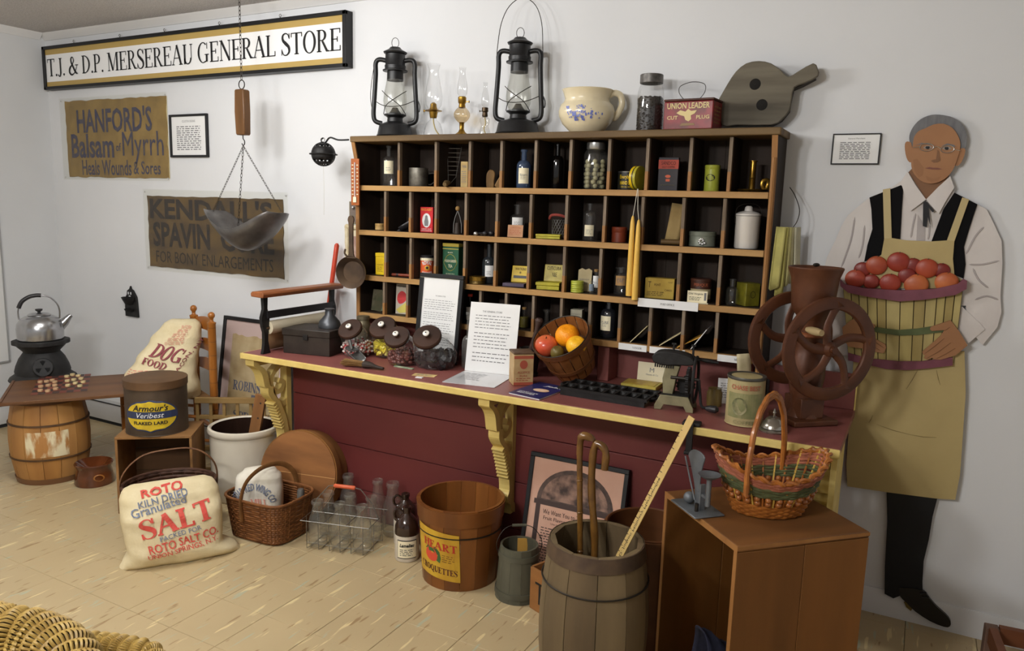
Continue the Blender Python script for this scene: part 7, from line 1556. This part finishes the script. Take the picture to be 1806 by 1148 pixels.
# egg scale
ZC=mat('galvanised_zinc',(118,122,126),.5,.5,(98,102,106),14)
t = thing('egg_scale','grey zinc egg scale with a fan shaped dial on the large crate','egg scale',(4.618,-.885,.6203),-.78)
mb=MB(); mb.box(-.073,.073,-.05,.05,0,.006); P('base_plate', mb, ZC, t, bevel=.004)
mb=MB(); mb.prism(smoothpath([(-.012,.006),(-.014,.06),(-.05,.13),(-.062,.15),(-.04,.172),(0,.178),(.028,.168),(.02,.14),(.012,.09),(.014,.006)],3),-.004,.0,'y'); P('dial', mb, ZC, t, bevel=.001)
mb=MB(); mb.tube([(.004,-.012,.03),(-.03,-.014,.09),(-.062,-.014,.145)],.0026,6); P('pointer', mb, ZC, t)
mb=MB(); mb.box(.02,.028,-.008,.008,.006,.085); P('upright', mb, ZC, t); mb=MB(); mb.box(-.01,.06,-.006,.006,.05,.058); P('beam', mb, ZC, t)
mb=MB(); mb.tube([(.056,0,.03),(.056,0,.115)],.008,10); P('cup_stem', mb, ZC, t)
mb=MB(); mb.lathe([(.0005,.115),(.02,.117),(.032,.126),(.033,.128),(.02,.121),(.0005,.119)],22,c=(.056,0,0)); P('egg_cup', mb, ZC, t)
mb=MB(); mb.sph((-.03,-.01,.025),.018); P('weight', mb, ZC, t); mb=MB(); mb.tube([(.03,-.02,.006),(.03,-.02,.03)],.006,8); P('adjusting_screw', mb, DARKWIRE, t)
# wicker gift basket
WK=mat('orange_wicker',(176,108,46),.4,0,(136,78,30),30,coat=.2); GRW=mat('green_reed',(92,96,62),.55,0,(70,74,46),30); PKW=mat('pink_reed',(170,104,80),.5,0,(140,82,62),30); YLW=mat('yellow_reed',(196,160,72),.5)
t = thing('wicker_basket','boat shaped wicker basket with green and pink bands and wooden beads','basket',(4.802,-.782,.6203),.5)
def wk(a,v):   # flared oval with raised ends
    f=v**.9; hx=.1+.066*f; hy=.072+.052*f; return Vector((hx*cos(a),hy*sin(a),.004+.155*v+.03*f*f*cos(2*a)))
def strand(v,m,r,nm,ph=0,amp=.003,n=72):
    mb=MB(); mb.tube([wk(2*pi*i/n,v)+Vector((cos(2*pi*i/n),sin(2*pi*i/n),0))*amp*sin(18*2*pi*i/n+ph) for i in range(n)],r,5,closed=True); P(nm, mb, m, t)
for k in range(6): strand(.02+.045*k,WK,.0042,'reed',k*pi)
for k in range(3): strand(.52+.045*k,GRW,.0042,'green_reed',k*pi)
for k in range(3): strand(.68+.045*k,GRW if k<2 else PKW,.0042,'green_reed' if k<2 else 'pink_reed',k*pi)
for k in range(4): strand(.83+.045*k,PKW if k<3 else WK,.0045,'pink_reed' if k<3 else 'reed',k*pi)
mb=MB(); n=160; mb.tube([wk(2*pi*i/n,1.0)+Vector((cos(2*pi*i/n),sin(2*pi*i/n),0))*.006*sin(26*2*pi*i/n)+Vector((0,0,.004*cos(26*2*pi*i/n))) for i in range(n)],.0055,5,closed=True); P('braided_rim', mb, WK, t)
for k in range(26): a=2*pi*k/26; mb=MB(); mb.tube([wk(a,v)+Vector((cos(a),sin(a),0))*-.002 for v in (0,.25,.5,.75,1)],.0034,5); P('stake', mb, YLW if k%2 else WK, t)
pb=None
for k in range(26):
    for rw in range(2):
        a=2*pi*(k+.5)/26; c=wk(a,.34+.105*rw)
        if pb is None: mb=MB(); mb.sph((0,0,0),.0095,seg=10,rings=7); pb=P('bead', mb, mat('wood_bead',(150,88,40),.3,coat=.4), t); pb.location=c
        else: o=pb.copy(); COL.objects.link(o); o.parent=t; o.location=c
mb=MB(); mb.lathe([(.0005,.003),(.104,.003)],30,sy=.72); P('base', mb, WK, t)
for q in range(3):
    pts=[]
    for i in range(33):
        k=i/32; a=pi*k; x=0; tw=q*2*pi/3+k*14; pts.append((-.012-.088*cos(a)+.004*cos(tw),-.0-.102*cos(a)+.006*cos(tw),.09+.265*sin(a)**.75+.006*sin(tw)))
    mb=MB(); mb.tube(pts,.0075,7); P('handle_cane', mb, WK, t)
# low wooden crate at the right edge
t = thing('low_stool','corner of a low reddish wooden frame at the right edge','stool',(5.635,-.385,0),.1)
LS=wood('stool_wood',(120,72,44),(92,52,30),'x',10,.6)
for x,y in ((-.16,-.14),(-.16,.14),(.3,-.14),(.3,.14)): mb=MB(); mb.box(x-.02,x+.02,y-.02,y+.02,.0005,.18); P('leg', mb, mat('stool_post',(112,86,72),.7,0,(90,66,54),20), t, bevel=.003)
for y in (-.14,.14): mb=MB(); mb.box(-.139,.279,y-.012,y+.012,.13,.185); P('rail', mb, LS, t)
for x in (-.16,.3): mb=MB(); mb.box(x-.012,x+.012,-.119,.119,.13,.185); P('rail', mb, LS, t)
# wicker armchair in the near left corner
WC=mat('golden_wicker',(168,140,74),.5,0,(132,104,48),30)
t = thing('wicker_chair','golden wicker armchair with a rolled arm in the near left foreground','chair',(3.25,-2.42,0))
arm=smoothpath([(3.353,-2.34,0.57),(3.4,-2.286,0.57),(3.49,-2.265,0.57),(3.555,-2.232,0.56),(3.648,-2.225,0.55),(3.721,-2.244,0.53)],5)
def ribbed(pts, R, nm, ribs, rr=.0034):
    pts=[Vector(p) for p in pts]; mb=MB(); mb.tube(pts,R*.9,14); P(nm+'_core', mb, mat('wicker_shade',(84,66,30),.8), t, w=True)
    # long strands wrapped along the roll
    n=40; mb=MB(); cum=[0]
    for a,b in zip(pts,pts[1:]): cum.append(cum[-1]+(b-a).length)
    def pos(s):
        for i in range(len(pts)-1):
            if s<=cum[i+1]: k=(s-cum[i])/(cum[i+1]-cum[i]); return pts[i]+(pts[i+1]-pts[i])*k,(pts[i+1]-pts[i]).normalized()
        return pts[-1],(pts[-1]-pts[-2]).normalized()
    for k in range(n):
        a=2*pi*k/n; path=[]; m=ribs*8
        for i in range(m+1):
            p_,d_=pos(cum[-1]*i/m); u=Vector((0,0,1)); s=d_.cross(u).normalized(); u=s.cross(d_); rad_=R-.004+.011*abs(sin(pi*i/8.0)); path.append(p_+u*rad_*cos(a)+s*rad_*sin(a))
        mb.tube(path,rr,4,cap=False)
    P(nm+'_weave', mb, WC, t, w=True)['kind']='stuff'
    for i in range(0,ribs+1):
        p_,d_=pos(cum[-1]*i/ribs); u=Vector((0,0,1)); s=d_.cross(u).normalized(); u=s.cross(d_); mb=MB(); mb.tube([p_+u*R*.98*cos(a)+s*R*.98*sin(a) for a in [j*pi/8 for j in range(16)]],.004,5,closed=True); P('rib', mb, WC, t, w=True)
ribbed(arm,.055,'arm_roll',14)
seat=smoothpath([(3.44,-2.098,0.44),(3.504,-2.066,0.44),(3.59,-2.038,0.44),(3.639,-2.022,0.43),(3.705,-2.061,0.42)],5)
ribbed(seat,.028,'seat_roll',12,.0024)
mb=MB(); 
for k in range(26):
    x=3.0+.025*k; mb.tube([(x,-2.34+.002*k,.50),(x+.005,-2.33,.3),(x,-2.33,.1)],.006,5)
P('arm_panel', mb, WC, t, w=True)['kind']='stuff'
mb=MB(); mb.box(2.98,3.66,-2.75,-2.345,.36,.40); P('seat', mb, WC, t, w=True, bevel=.02)
for x,y in ((3.02,-2.38),(3.62,-2.38),(3.02,-2.72),(3.62,-2.72)): mb=MB(); mb.tube([(x,y,.0005),(x,y,.36)],.02,8); P('leg', mb, WC, t, w=True)

# ================================================================ PAINTED WOODEN CUTOUT OF A SHOPKEEPER (flat boards fixed to the wall)
t = thing('figure_cutout','painted wooden cutout of an aproned man with glasses holding apples','cutout',(5.12,-.03,.03))
PY = -.03
def lay(nm, poly, d0, d1, m, sm=0, parent=None, label=None):
    """painted board cut to the outline poly (x,z), from depth d0 to d1 in front of the wall"""
    if sm: poly = smoothpath(list(poly)+[poly[0]], sm)[:-1]
    mb = MB(); mb.prism(poly, -d1, -d0, 'y'); return P(nm, mb, m, t, w=True, smooth=30, label=label)
SKIN=mat('painted_skin',(158,112,74),.55,0,(148,102,66),5); SKIN2=mat('painted_skin_dark',(122,84,54),.55); HAIR=mat('painted_grey_hair',(122,122,124),.6,0,(92,92,96),18,(3,1,.6))
SHIRT=mat('painted_shirt',(216,210,206),.5,0,(196,188,184),6,(1,1,.5)); SHAD=mat('painted_fold',(168,160,158),.55); VEST=mat('painted_vest',(12,11,13),.85,spec=.15); APR=mat('painted_apron',(184,164,112),.55,0,(166,146,96),3); STRAP=mat('painted_strap',(182,164,118),.55)
PANT=mat('painted_trousers',(10,10,13),.6); SHOE=mat('painted_shoe',(28,24,20),.35); TIE=mat('painted_tie',(20,20,24),.6); PURP=mat('painted_purple_band',(118,62,76),.5,0,(98,50,62),20); GRNB=mat('painted_green_band',(88,98,58),.5,0,(72,82,46),20)
SLAT=[mat('painted_slat_%d'%k,c,.6,0,tuple(int(v*.84) for v in c),14,(1,1,.25)) for k,c in enumerate(((178,160,98),(166,146,86),(186,168,108)))]
SEAM=mat('painted_seam',(70,54,34),.7)
lay('trousers', [(5.107,0.5),(5.274,0.512),(5.265,0.429),(5.262,0.341),(5.254,0.255),(5.258,0.173),(5.263,0.129),(5.191,0.099),(5.17,0.082),(5.139,0.092),(5.13,0.199),(5.121,0.378)], .008,.022,PANT)
lay('shoe', [(5.185,0.132),(5.237,0.142),(5.268,0.138),(5.284,0.12),(5.312,0.092),(5.343,0.07),(5.361,0.05),(5.361,0.029),(5.343,0.022),(5.298,0.03),(5.246,0.054),(5.213,0.081),(5.191,0.099)], .012,.027,SHOE,2)
for k,(a,b) in enumerate([[(5.254,0.129),(5.275,0.138)],[(5.262,0.117),(5.284,0.123)]]): mb=MB(); mb.tube([(a[0],-.029,a[1]),(b[0],-.03,b[1])],.004,6); P('lace', mb, BLKT, t, w=True)
lay('back_shoe', [(5.206,0.076),(5.219,0.077),(5.236,0.057),(5.232,0.047),(5.215,0.058)], .008,.018,mat('painted_sole',(120,100,40),.5))
lay('shirt', [(5.061,1.659),(5.047,1.629),(5.02,1.608),(4.996,1.594),(4.95,1.569),(4.923,1.544),(4.884,1.504),(4.864,1.46),(4.849,1.409),(4.827,1.35),(4.817,1.29),(4.816,1.224),(4.819,1.164),(4.829,1.098),(4.854,1.04),(4.9,0.985),(4.961,0.988),(4.984,1.024),(5.232,1.088),(5.274,1.204),(5.288,1.206),(5.3,1.131),(5.352,1.074),(5.388,1.14),(5.394,1.194),(5.385,1.248),(5.379,1.355),(5.368,1.434),(5.342,1.485),(5.314,1.537),(5.284,1.553),(5.213,1.591),(5.195,1.646)], .006,.02,SHIRT)
lay('cuff', [(5.247,1.155),(5.306,1.072),(5.353,1.13),(5.334,1.151),(5.276,1.203),(5.258,1.183)], .02,.024,SHIRT)
for k,(a,b,c) in enumerate([[(5.312,1.478),(5.29,1.443),(5.27,1.382)],[(5.369,1.367),(5.322,1.351),(5.282,1.348)],[(5.348,1.272),(5.317,1.297),(5.295,1.336)],[(4.908,1.498),(4.902,1.412),(4.878,1.309)],[(4.943,1.47),(4.943,1.399),(4.934,1.349)],[(5.103,1.518),(5.098,1.476),(5.096,1.431)],[(5.15,1.478),(5.151,1.451),(5.15,1.427)],[(5.381,1.234),(5.346,1.244),(5.312,1.228)]]): mb=MB(); mb.tube(smoothpath([(p[0],-.0195,p[1]) for p in (a,b,c)],4),[.001]*1+[.0035]*7+[.001],6); P('sleeve_fold', mb, SHAD, t, w=True)
lay('vest', [(4.95,1.569),(5.047,1.614),(5.055,1.606),(5.058,1.53),(5.063,1.419),(5.014,1.367),(4.954,1.339),(4.959,1.4),(4.97,1.457),(4.96,1.527)], .02,.025,VEST)
lay('vest', [(5.213,1.591),(5.285,1.553),(5.277,1.51),(5.268,1.456),(5.261,1.408),(5.272,1.348),(5.271,1.299),(5.239,1.312),(5.228,1.4),(5.161,1.422),(5.186,1.534)], .02,.025,VEST)
lay('apron_skirt', [(4.951,0.986),(5.101,0.997),(5.3,1.048),(5.319,0.903),(5.327,0.741),(5.333,0.604),(5.328,0.51),(5.27,0.502),(5.106,0.492),(4.974,0.487),(4.963,0.574),(4.957,0.793),(4.953,0.922)], .02,.03,APR)
lay('apron_bib', [(5.008,1.367),(5.012,1.425),(5.037,1.428),(5.084,1.422),(5.161,1.422),(5.209,1.428),(5.23,1.426),(5.232,1.366),(5.242,1.312),(5.27,1.293),(5.214,1.262),(4.964,1.242),(4.926,1.29)], .025,.03,APR)
lay('apron_strap', [(4.991,1.598),(5.014,1.603),(5.036,1.425),(5.012,1.422)], .025,.029,STRAP); lay('apron_strap', [(5.238,1.575),(5.259,1.569),(5.23,1.424),(5.207,1.425)], .025,.029,STRAP)
for a,b in [[(5.035,0.776),(5.025,0.746)],[(5.051,0.743),(5.164,0.723)],[(5.164,0.723),(5.247,0.727)],[(5.164,0.964),(5.135,0.89)],[(5.222,0.971),(5.239,0.919)]]: mb=MB(); mb.tube([(a[0],-.03,a[1]),((a[0]+b[0])/2,-.0305,(a[1]+b[1])/2-.003),(b[0],-.03,b[1])],[.0006,.0014,.0006],5); P('apron_crease', mb, mat('painted_crease',(128,110,68),.6), t, w=True)
lay('neck', [(5.066,1.659),(5.078,1.674),(5.195,1.674),(5.191,1.646),(5.177,1.621),(5.13,1.565)], .02,.024,SKIN2)
lay('hair', [(5.061,1.755),(5.057,1.775),(5.058,1.792),(5.065,1.812),(5.078,1.831),(5.095,1.844),(5.118,1.852),(5.142,1.852),(5.163,1.848),(5.184,1.841),(5.206,1.825),(5.221,1.805),(5.23,1.779),(5.232,1.756),(5.228,1.738),(5.216,1.73),(5.143,1.72),(5.074,1.741)], .012,.028,HAIR,2)
lay('ear', [(5.064,1.76),(5.054,1.764),(5.047,1.76),(5.046,1.747),(5.051,1.721),(5.06,1.699),(5.072,1.693),(5.076,1.721)], .015,.03,SKIN,2); lay('ear', [(5.212,1.736),(5.224,1.74),(5.231,1.731),(5.227,1.704),(5.218,1.684),(5.206,1.683),(5.206,1.71)], .015,.03,SKIN,2)
lay('face', [(5.071,1.751),(5.072,1.778),(5.084,1.798),(5.104,1.807),(5.127,1.819),(5.157,1.821),(5.185,1.806),(5.203,1.782),(5.213,1.758),(5.214,1.733),(5.21,1.704),(5.204,1.677),(5.194,1.654),(5.176,1.634),(5.153,1.622),(5.129,1.621),(5.104,1.632),(5.083,1.654),(5.073,1.68),(5.069,1.721)], .02,.034,SKIN,2)
lay('collar', [(5.064,1.66),(5.045,1.627),(5.063,1.578),(5.086,1.525),(5.108,1.545),(5.13,1.566),(5.094,1.613)], .024,.031,SHIRT); lay('collar', [(5.195,1.646),(5.211,1.608),(5.19,1.561),(5.174,1.518),(5.149,1.543),(5.13,1.566),(5.161,1.607)], .024,.031,SHIRT)
lay('tie', [(5.122,1.556),(5.129,1.561),(5.16,1.527),(5.154,1.522),(5.141,1.538),(5.154,1.471),(5.142,1.505),(5.142,1.47),(5.129,1.474)], .031,.034,TIE)
lay('shirt_placket', [(5.109,1.514),(5.137,1.471),(5.141,1.423),(5.114,1.423)], .0201,.0215,SHAD)
# face features
for nm,poly,m,e in (('eyebrow',[(5.08,1.751),(5.097,1.758),(5.119,1.755),(5.133,1.748),(5.116,1.752),(5.098,1.754)],HAIR,.0352),('eyebrow',[(5.158,1.747),(5.175,1.755),(5.196,1.75),(5.201,1.743),(5.188,1.747),(5.171,1.749)],HAIR,.0352),
  ('eye',[(5.103,1.742),(5.112,1.748),(5.122,1.748),(5.132,1.742),(5.122,1.737),(5.11,1.737)],mat('painted_eye',(150,138,130),.6),.0352),('eye',[(5.16,1.739),(5.169,1.745),(5.18,1.745),(5.19,1.738),(5.18,1.734),(5.169,1.734)],mat('painted_eye',(150,138,130),.6),.0352),
  ('iris',[(5.112,1.746),(5.122,1.746),(5.124,1.741),(5.12,1.736),(5.114,1.737),(5.11,1.741)],INK,.0358),('iris',[(5.169,1.743),(5.179,1.743),(5.181,1.737),(5.178,1.733),(5.172,1.734),(5.168,1.738)],INK,.0358),
  ('mouth',[(5.115,1.672),(5.13,1.676),(5.141,1.674),(5.154,1.674),(5.169,1.669),(5.155,1.667),(5.136,1.668)],mat('painted_lips',(120,72,58),.55),.0355),
  ('nose_shade',[(5.147,1.734),(5.152,1.73),(5.16,1.699),(5.153,1.693),(5.14,1.691),(5.131,1.697),(5.138,1.701),(5.146,1.702),(5.147,1.714)],SKIN2,.0355),
  ('chin_shade',[(5.121,1.646),(5.146,1.637),(5.169,1.646),(5.16,1.63),(5.141,1.626),(5.127,1.63)],mat('painted_skin_mid',(144,100,64),.55),.0345),
  ('cheek_shade',[(5.089,1.704),(5.112,1.674),(5.112,1.647),(5.1,1.64),(5.084,1.664),(5.076,1.701)],MATS.get('painted_skin_mid') or SKIN,.0345)): lay(nm,poly,.033,e,m or MATS['painted_skin_mid'])
gl_=[[(5.114,1.743),(5.135,1.743)],[(5.177,1.736),(5.197,1.735)]]
for c,e in gl_:
    rx=abs(e[0]-c[0]); mb=MB(); mb.tube([(c[0]+rx*cos(a),-.038,c[1]+rx*.62*sin(a)) for a in [i*pi/12 for i in range(24)]],.0011,5,closed=True); P('spectacle_rim', mb, TINM, t, w=True)
br=[(5.135,1.74),(5.141,1.745),(5.148,1.744),(5.156,1.738)]; mb=MB(); mb.tube([(a,-.038,b) for a,b in br],.0011,5); P('spectacle_bridge', mb, TINM, t, w=True)
for seg in [[(5.094,1.745),(5.072,1.742)],[(5.197,1.735),(5.216,1.73)]]: mb=MB(); mb.tube([(a,-.037,b) for a,b in seg],.001,5); P('spectacle_arm', mb, TINM, t, w=True)
# apple basket
L0,R0,L1,R1=[(4.893,1.238),(5.273,1.255),(4.933,0.982),(5.272,1.003)]
lay('basket_backing',[L0,R0,R1,L1],.03,.034,SEAM)
ts=[0,.07,.14,.215,.3,.38,.5,.615,.71,.8,.87,.94,1]
for k in range(12):
    a,b=ts[k]+.004,ts[k+1]-.004; q=lambda s,P0,P1:(P0[0]+(P1[0]-P0[0])*s,P0[1]+(P1[1]-P0[1])*s-.02*sin(pi*s))
    lay('basket_slat',[q(a,L0,R0),q(b,L0,R0),q(b,L1,R1),q(a,L1,R1)],.034,.039,SLAT[k%3])
def app(c,e,dep,m):
    r=abs(e[0]-c[0]); mb=MB(); mb.sph((c[0],-dep,c[1]),r,(1,.28,.95),18,12); o=P('painted_apple', mb, m, t, w=True)
    mb=MB(); mb.tube([(c[0],-dep-r*.1,c[1]+r*.8),(c[0]+.003,-dep-r*.12,c[1]+r*.98)],.0012,5); P('apple_stem', mb, SEAM, t, w=True)
AP_=[mat('painted_apple_a',(128,34,28),.4,0,(170,74,44),6),mat('painted_apple_b',(108,26,24),.4,0,(132,46,34),7),mat('painted_apple_c',(140,44,32),.4,0,(186,104,56),6)]
for k,(c,e) in enumerate([[(4.951,1.31),(4.98,1.312)],[(5.112,1.334),(5.141,1.336)],[(5.202,1.323),(5.229,1.325)],[(4.996,1.328),(5.032,1.33)],[(5.065,1.345),(5.102,1.347)],[(5.156,1.328),(5.192,1.33)],[(4.984,1.269),(5.012,1.271)],[(5.097,1.298),(5.126,1.3)],[(4.931,1.276),(4.966,1.279)],[(5.046,1.269),(5.081,1.271)],[(5.129,1.269),(5.168,1.272)],[(5.221,1.284),(5.258,1.287)]]): app(c,e,.032+.0012*k,AP_[(1,1,1,2,0,0,1,1,2,0,2,2)[k]])
lay('basket_rim',[(4.881,1.273),(4.896,1.255),(4.964,1.245),(5.08,1.246),(5.184,1.259),(5.254,1.282),(5.27,1.3),(5.281,1.294),(5.282,1.267),(5.252,1.244),(5.157,1.219),(5.083,1.207),(4.98,1.215),(4.912,1.225),(4.885,1.247)],.034,.06,PURP)
lay('green_band',[(4.985,1.109),(5.042,1.104),(5.09,1.103),(5.149,1.114),(5.189,1.126),(5.233,1.126),(5.232,1.111),(5.152,1.091),(5.092,1.083),(5.05,1.085),(4.993,1.089)],.036,.044,GRNB)
lay('purple_band',[(4.932,1.001),(5.003,0.989),(5.101,0.99),(5.172,0.999),(5.266,1.025),(5.269,0.996),(5.187,0.974),(5.128,0.961),(5.062,0.957),(4.992,0.966),(4.934,0.973)],.034,.046,PURP)
lay('hand',[(5.247,1.154),(5.217,1.139),(5.188,1.124),(5.187,1.116),(5.194,1.111),(5.231,1.118),(5.222,1.097),(5.201,1.07),(5.171,1.034),(5.175,1.025),(5.182,1.022),(5.178,1.012),(5.19,1.007),(5.204,1.016),(5.212,1.011),(5.23,1.012),(5.274,1.033),(5.306,1.072),(5.276,1.118)],.038,.05,SKIN)
lay('hand',[(4.904,1.094),(4.933,1.125),(4.964,1.135),(5.011,1.115),(5.013,1.104),(4.99,1.096),(4.98,1.084),(5.001,1.072),(5.053,1.046),(5.056,1.033),(5.049,1.014),(5.025,1.016),(4.993,1.023),(4.932,1.025),(4.911,1.052)],.038,.05,SKIN)
for seg in [[(5.234,1.089),(5.208,1.058),(5.181,1.029)],[(5.255,1.076),(5.224,1.042),(5.189,1.013)],[(5.271,1.058),(5.245,1.035),(5.218,1.015)],[(4.989,1.071),(5.022,1.05),(5.048,1.034)],[(4.971,1.059),(5.004,1.04),(5.037,1.023)],[(5.231,1.116),(5.239,1.121),(5.247,1.13)]]: mb=MB(); mb.tube([(a,-.0502,b) for a,b in seg],[.0008,.0014,.0008],5); P('finger_line', mb, SKIN2, t, w=True)
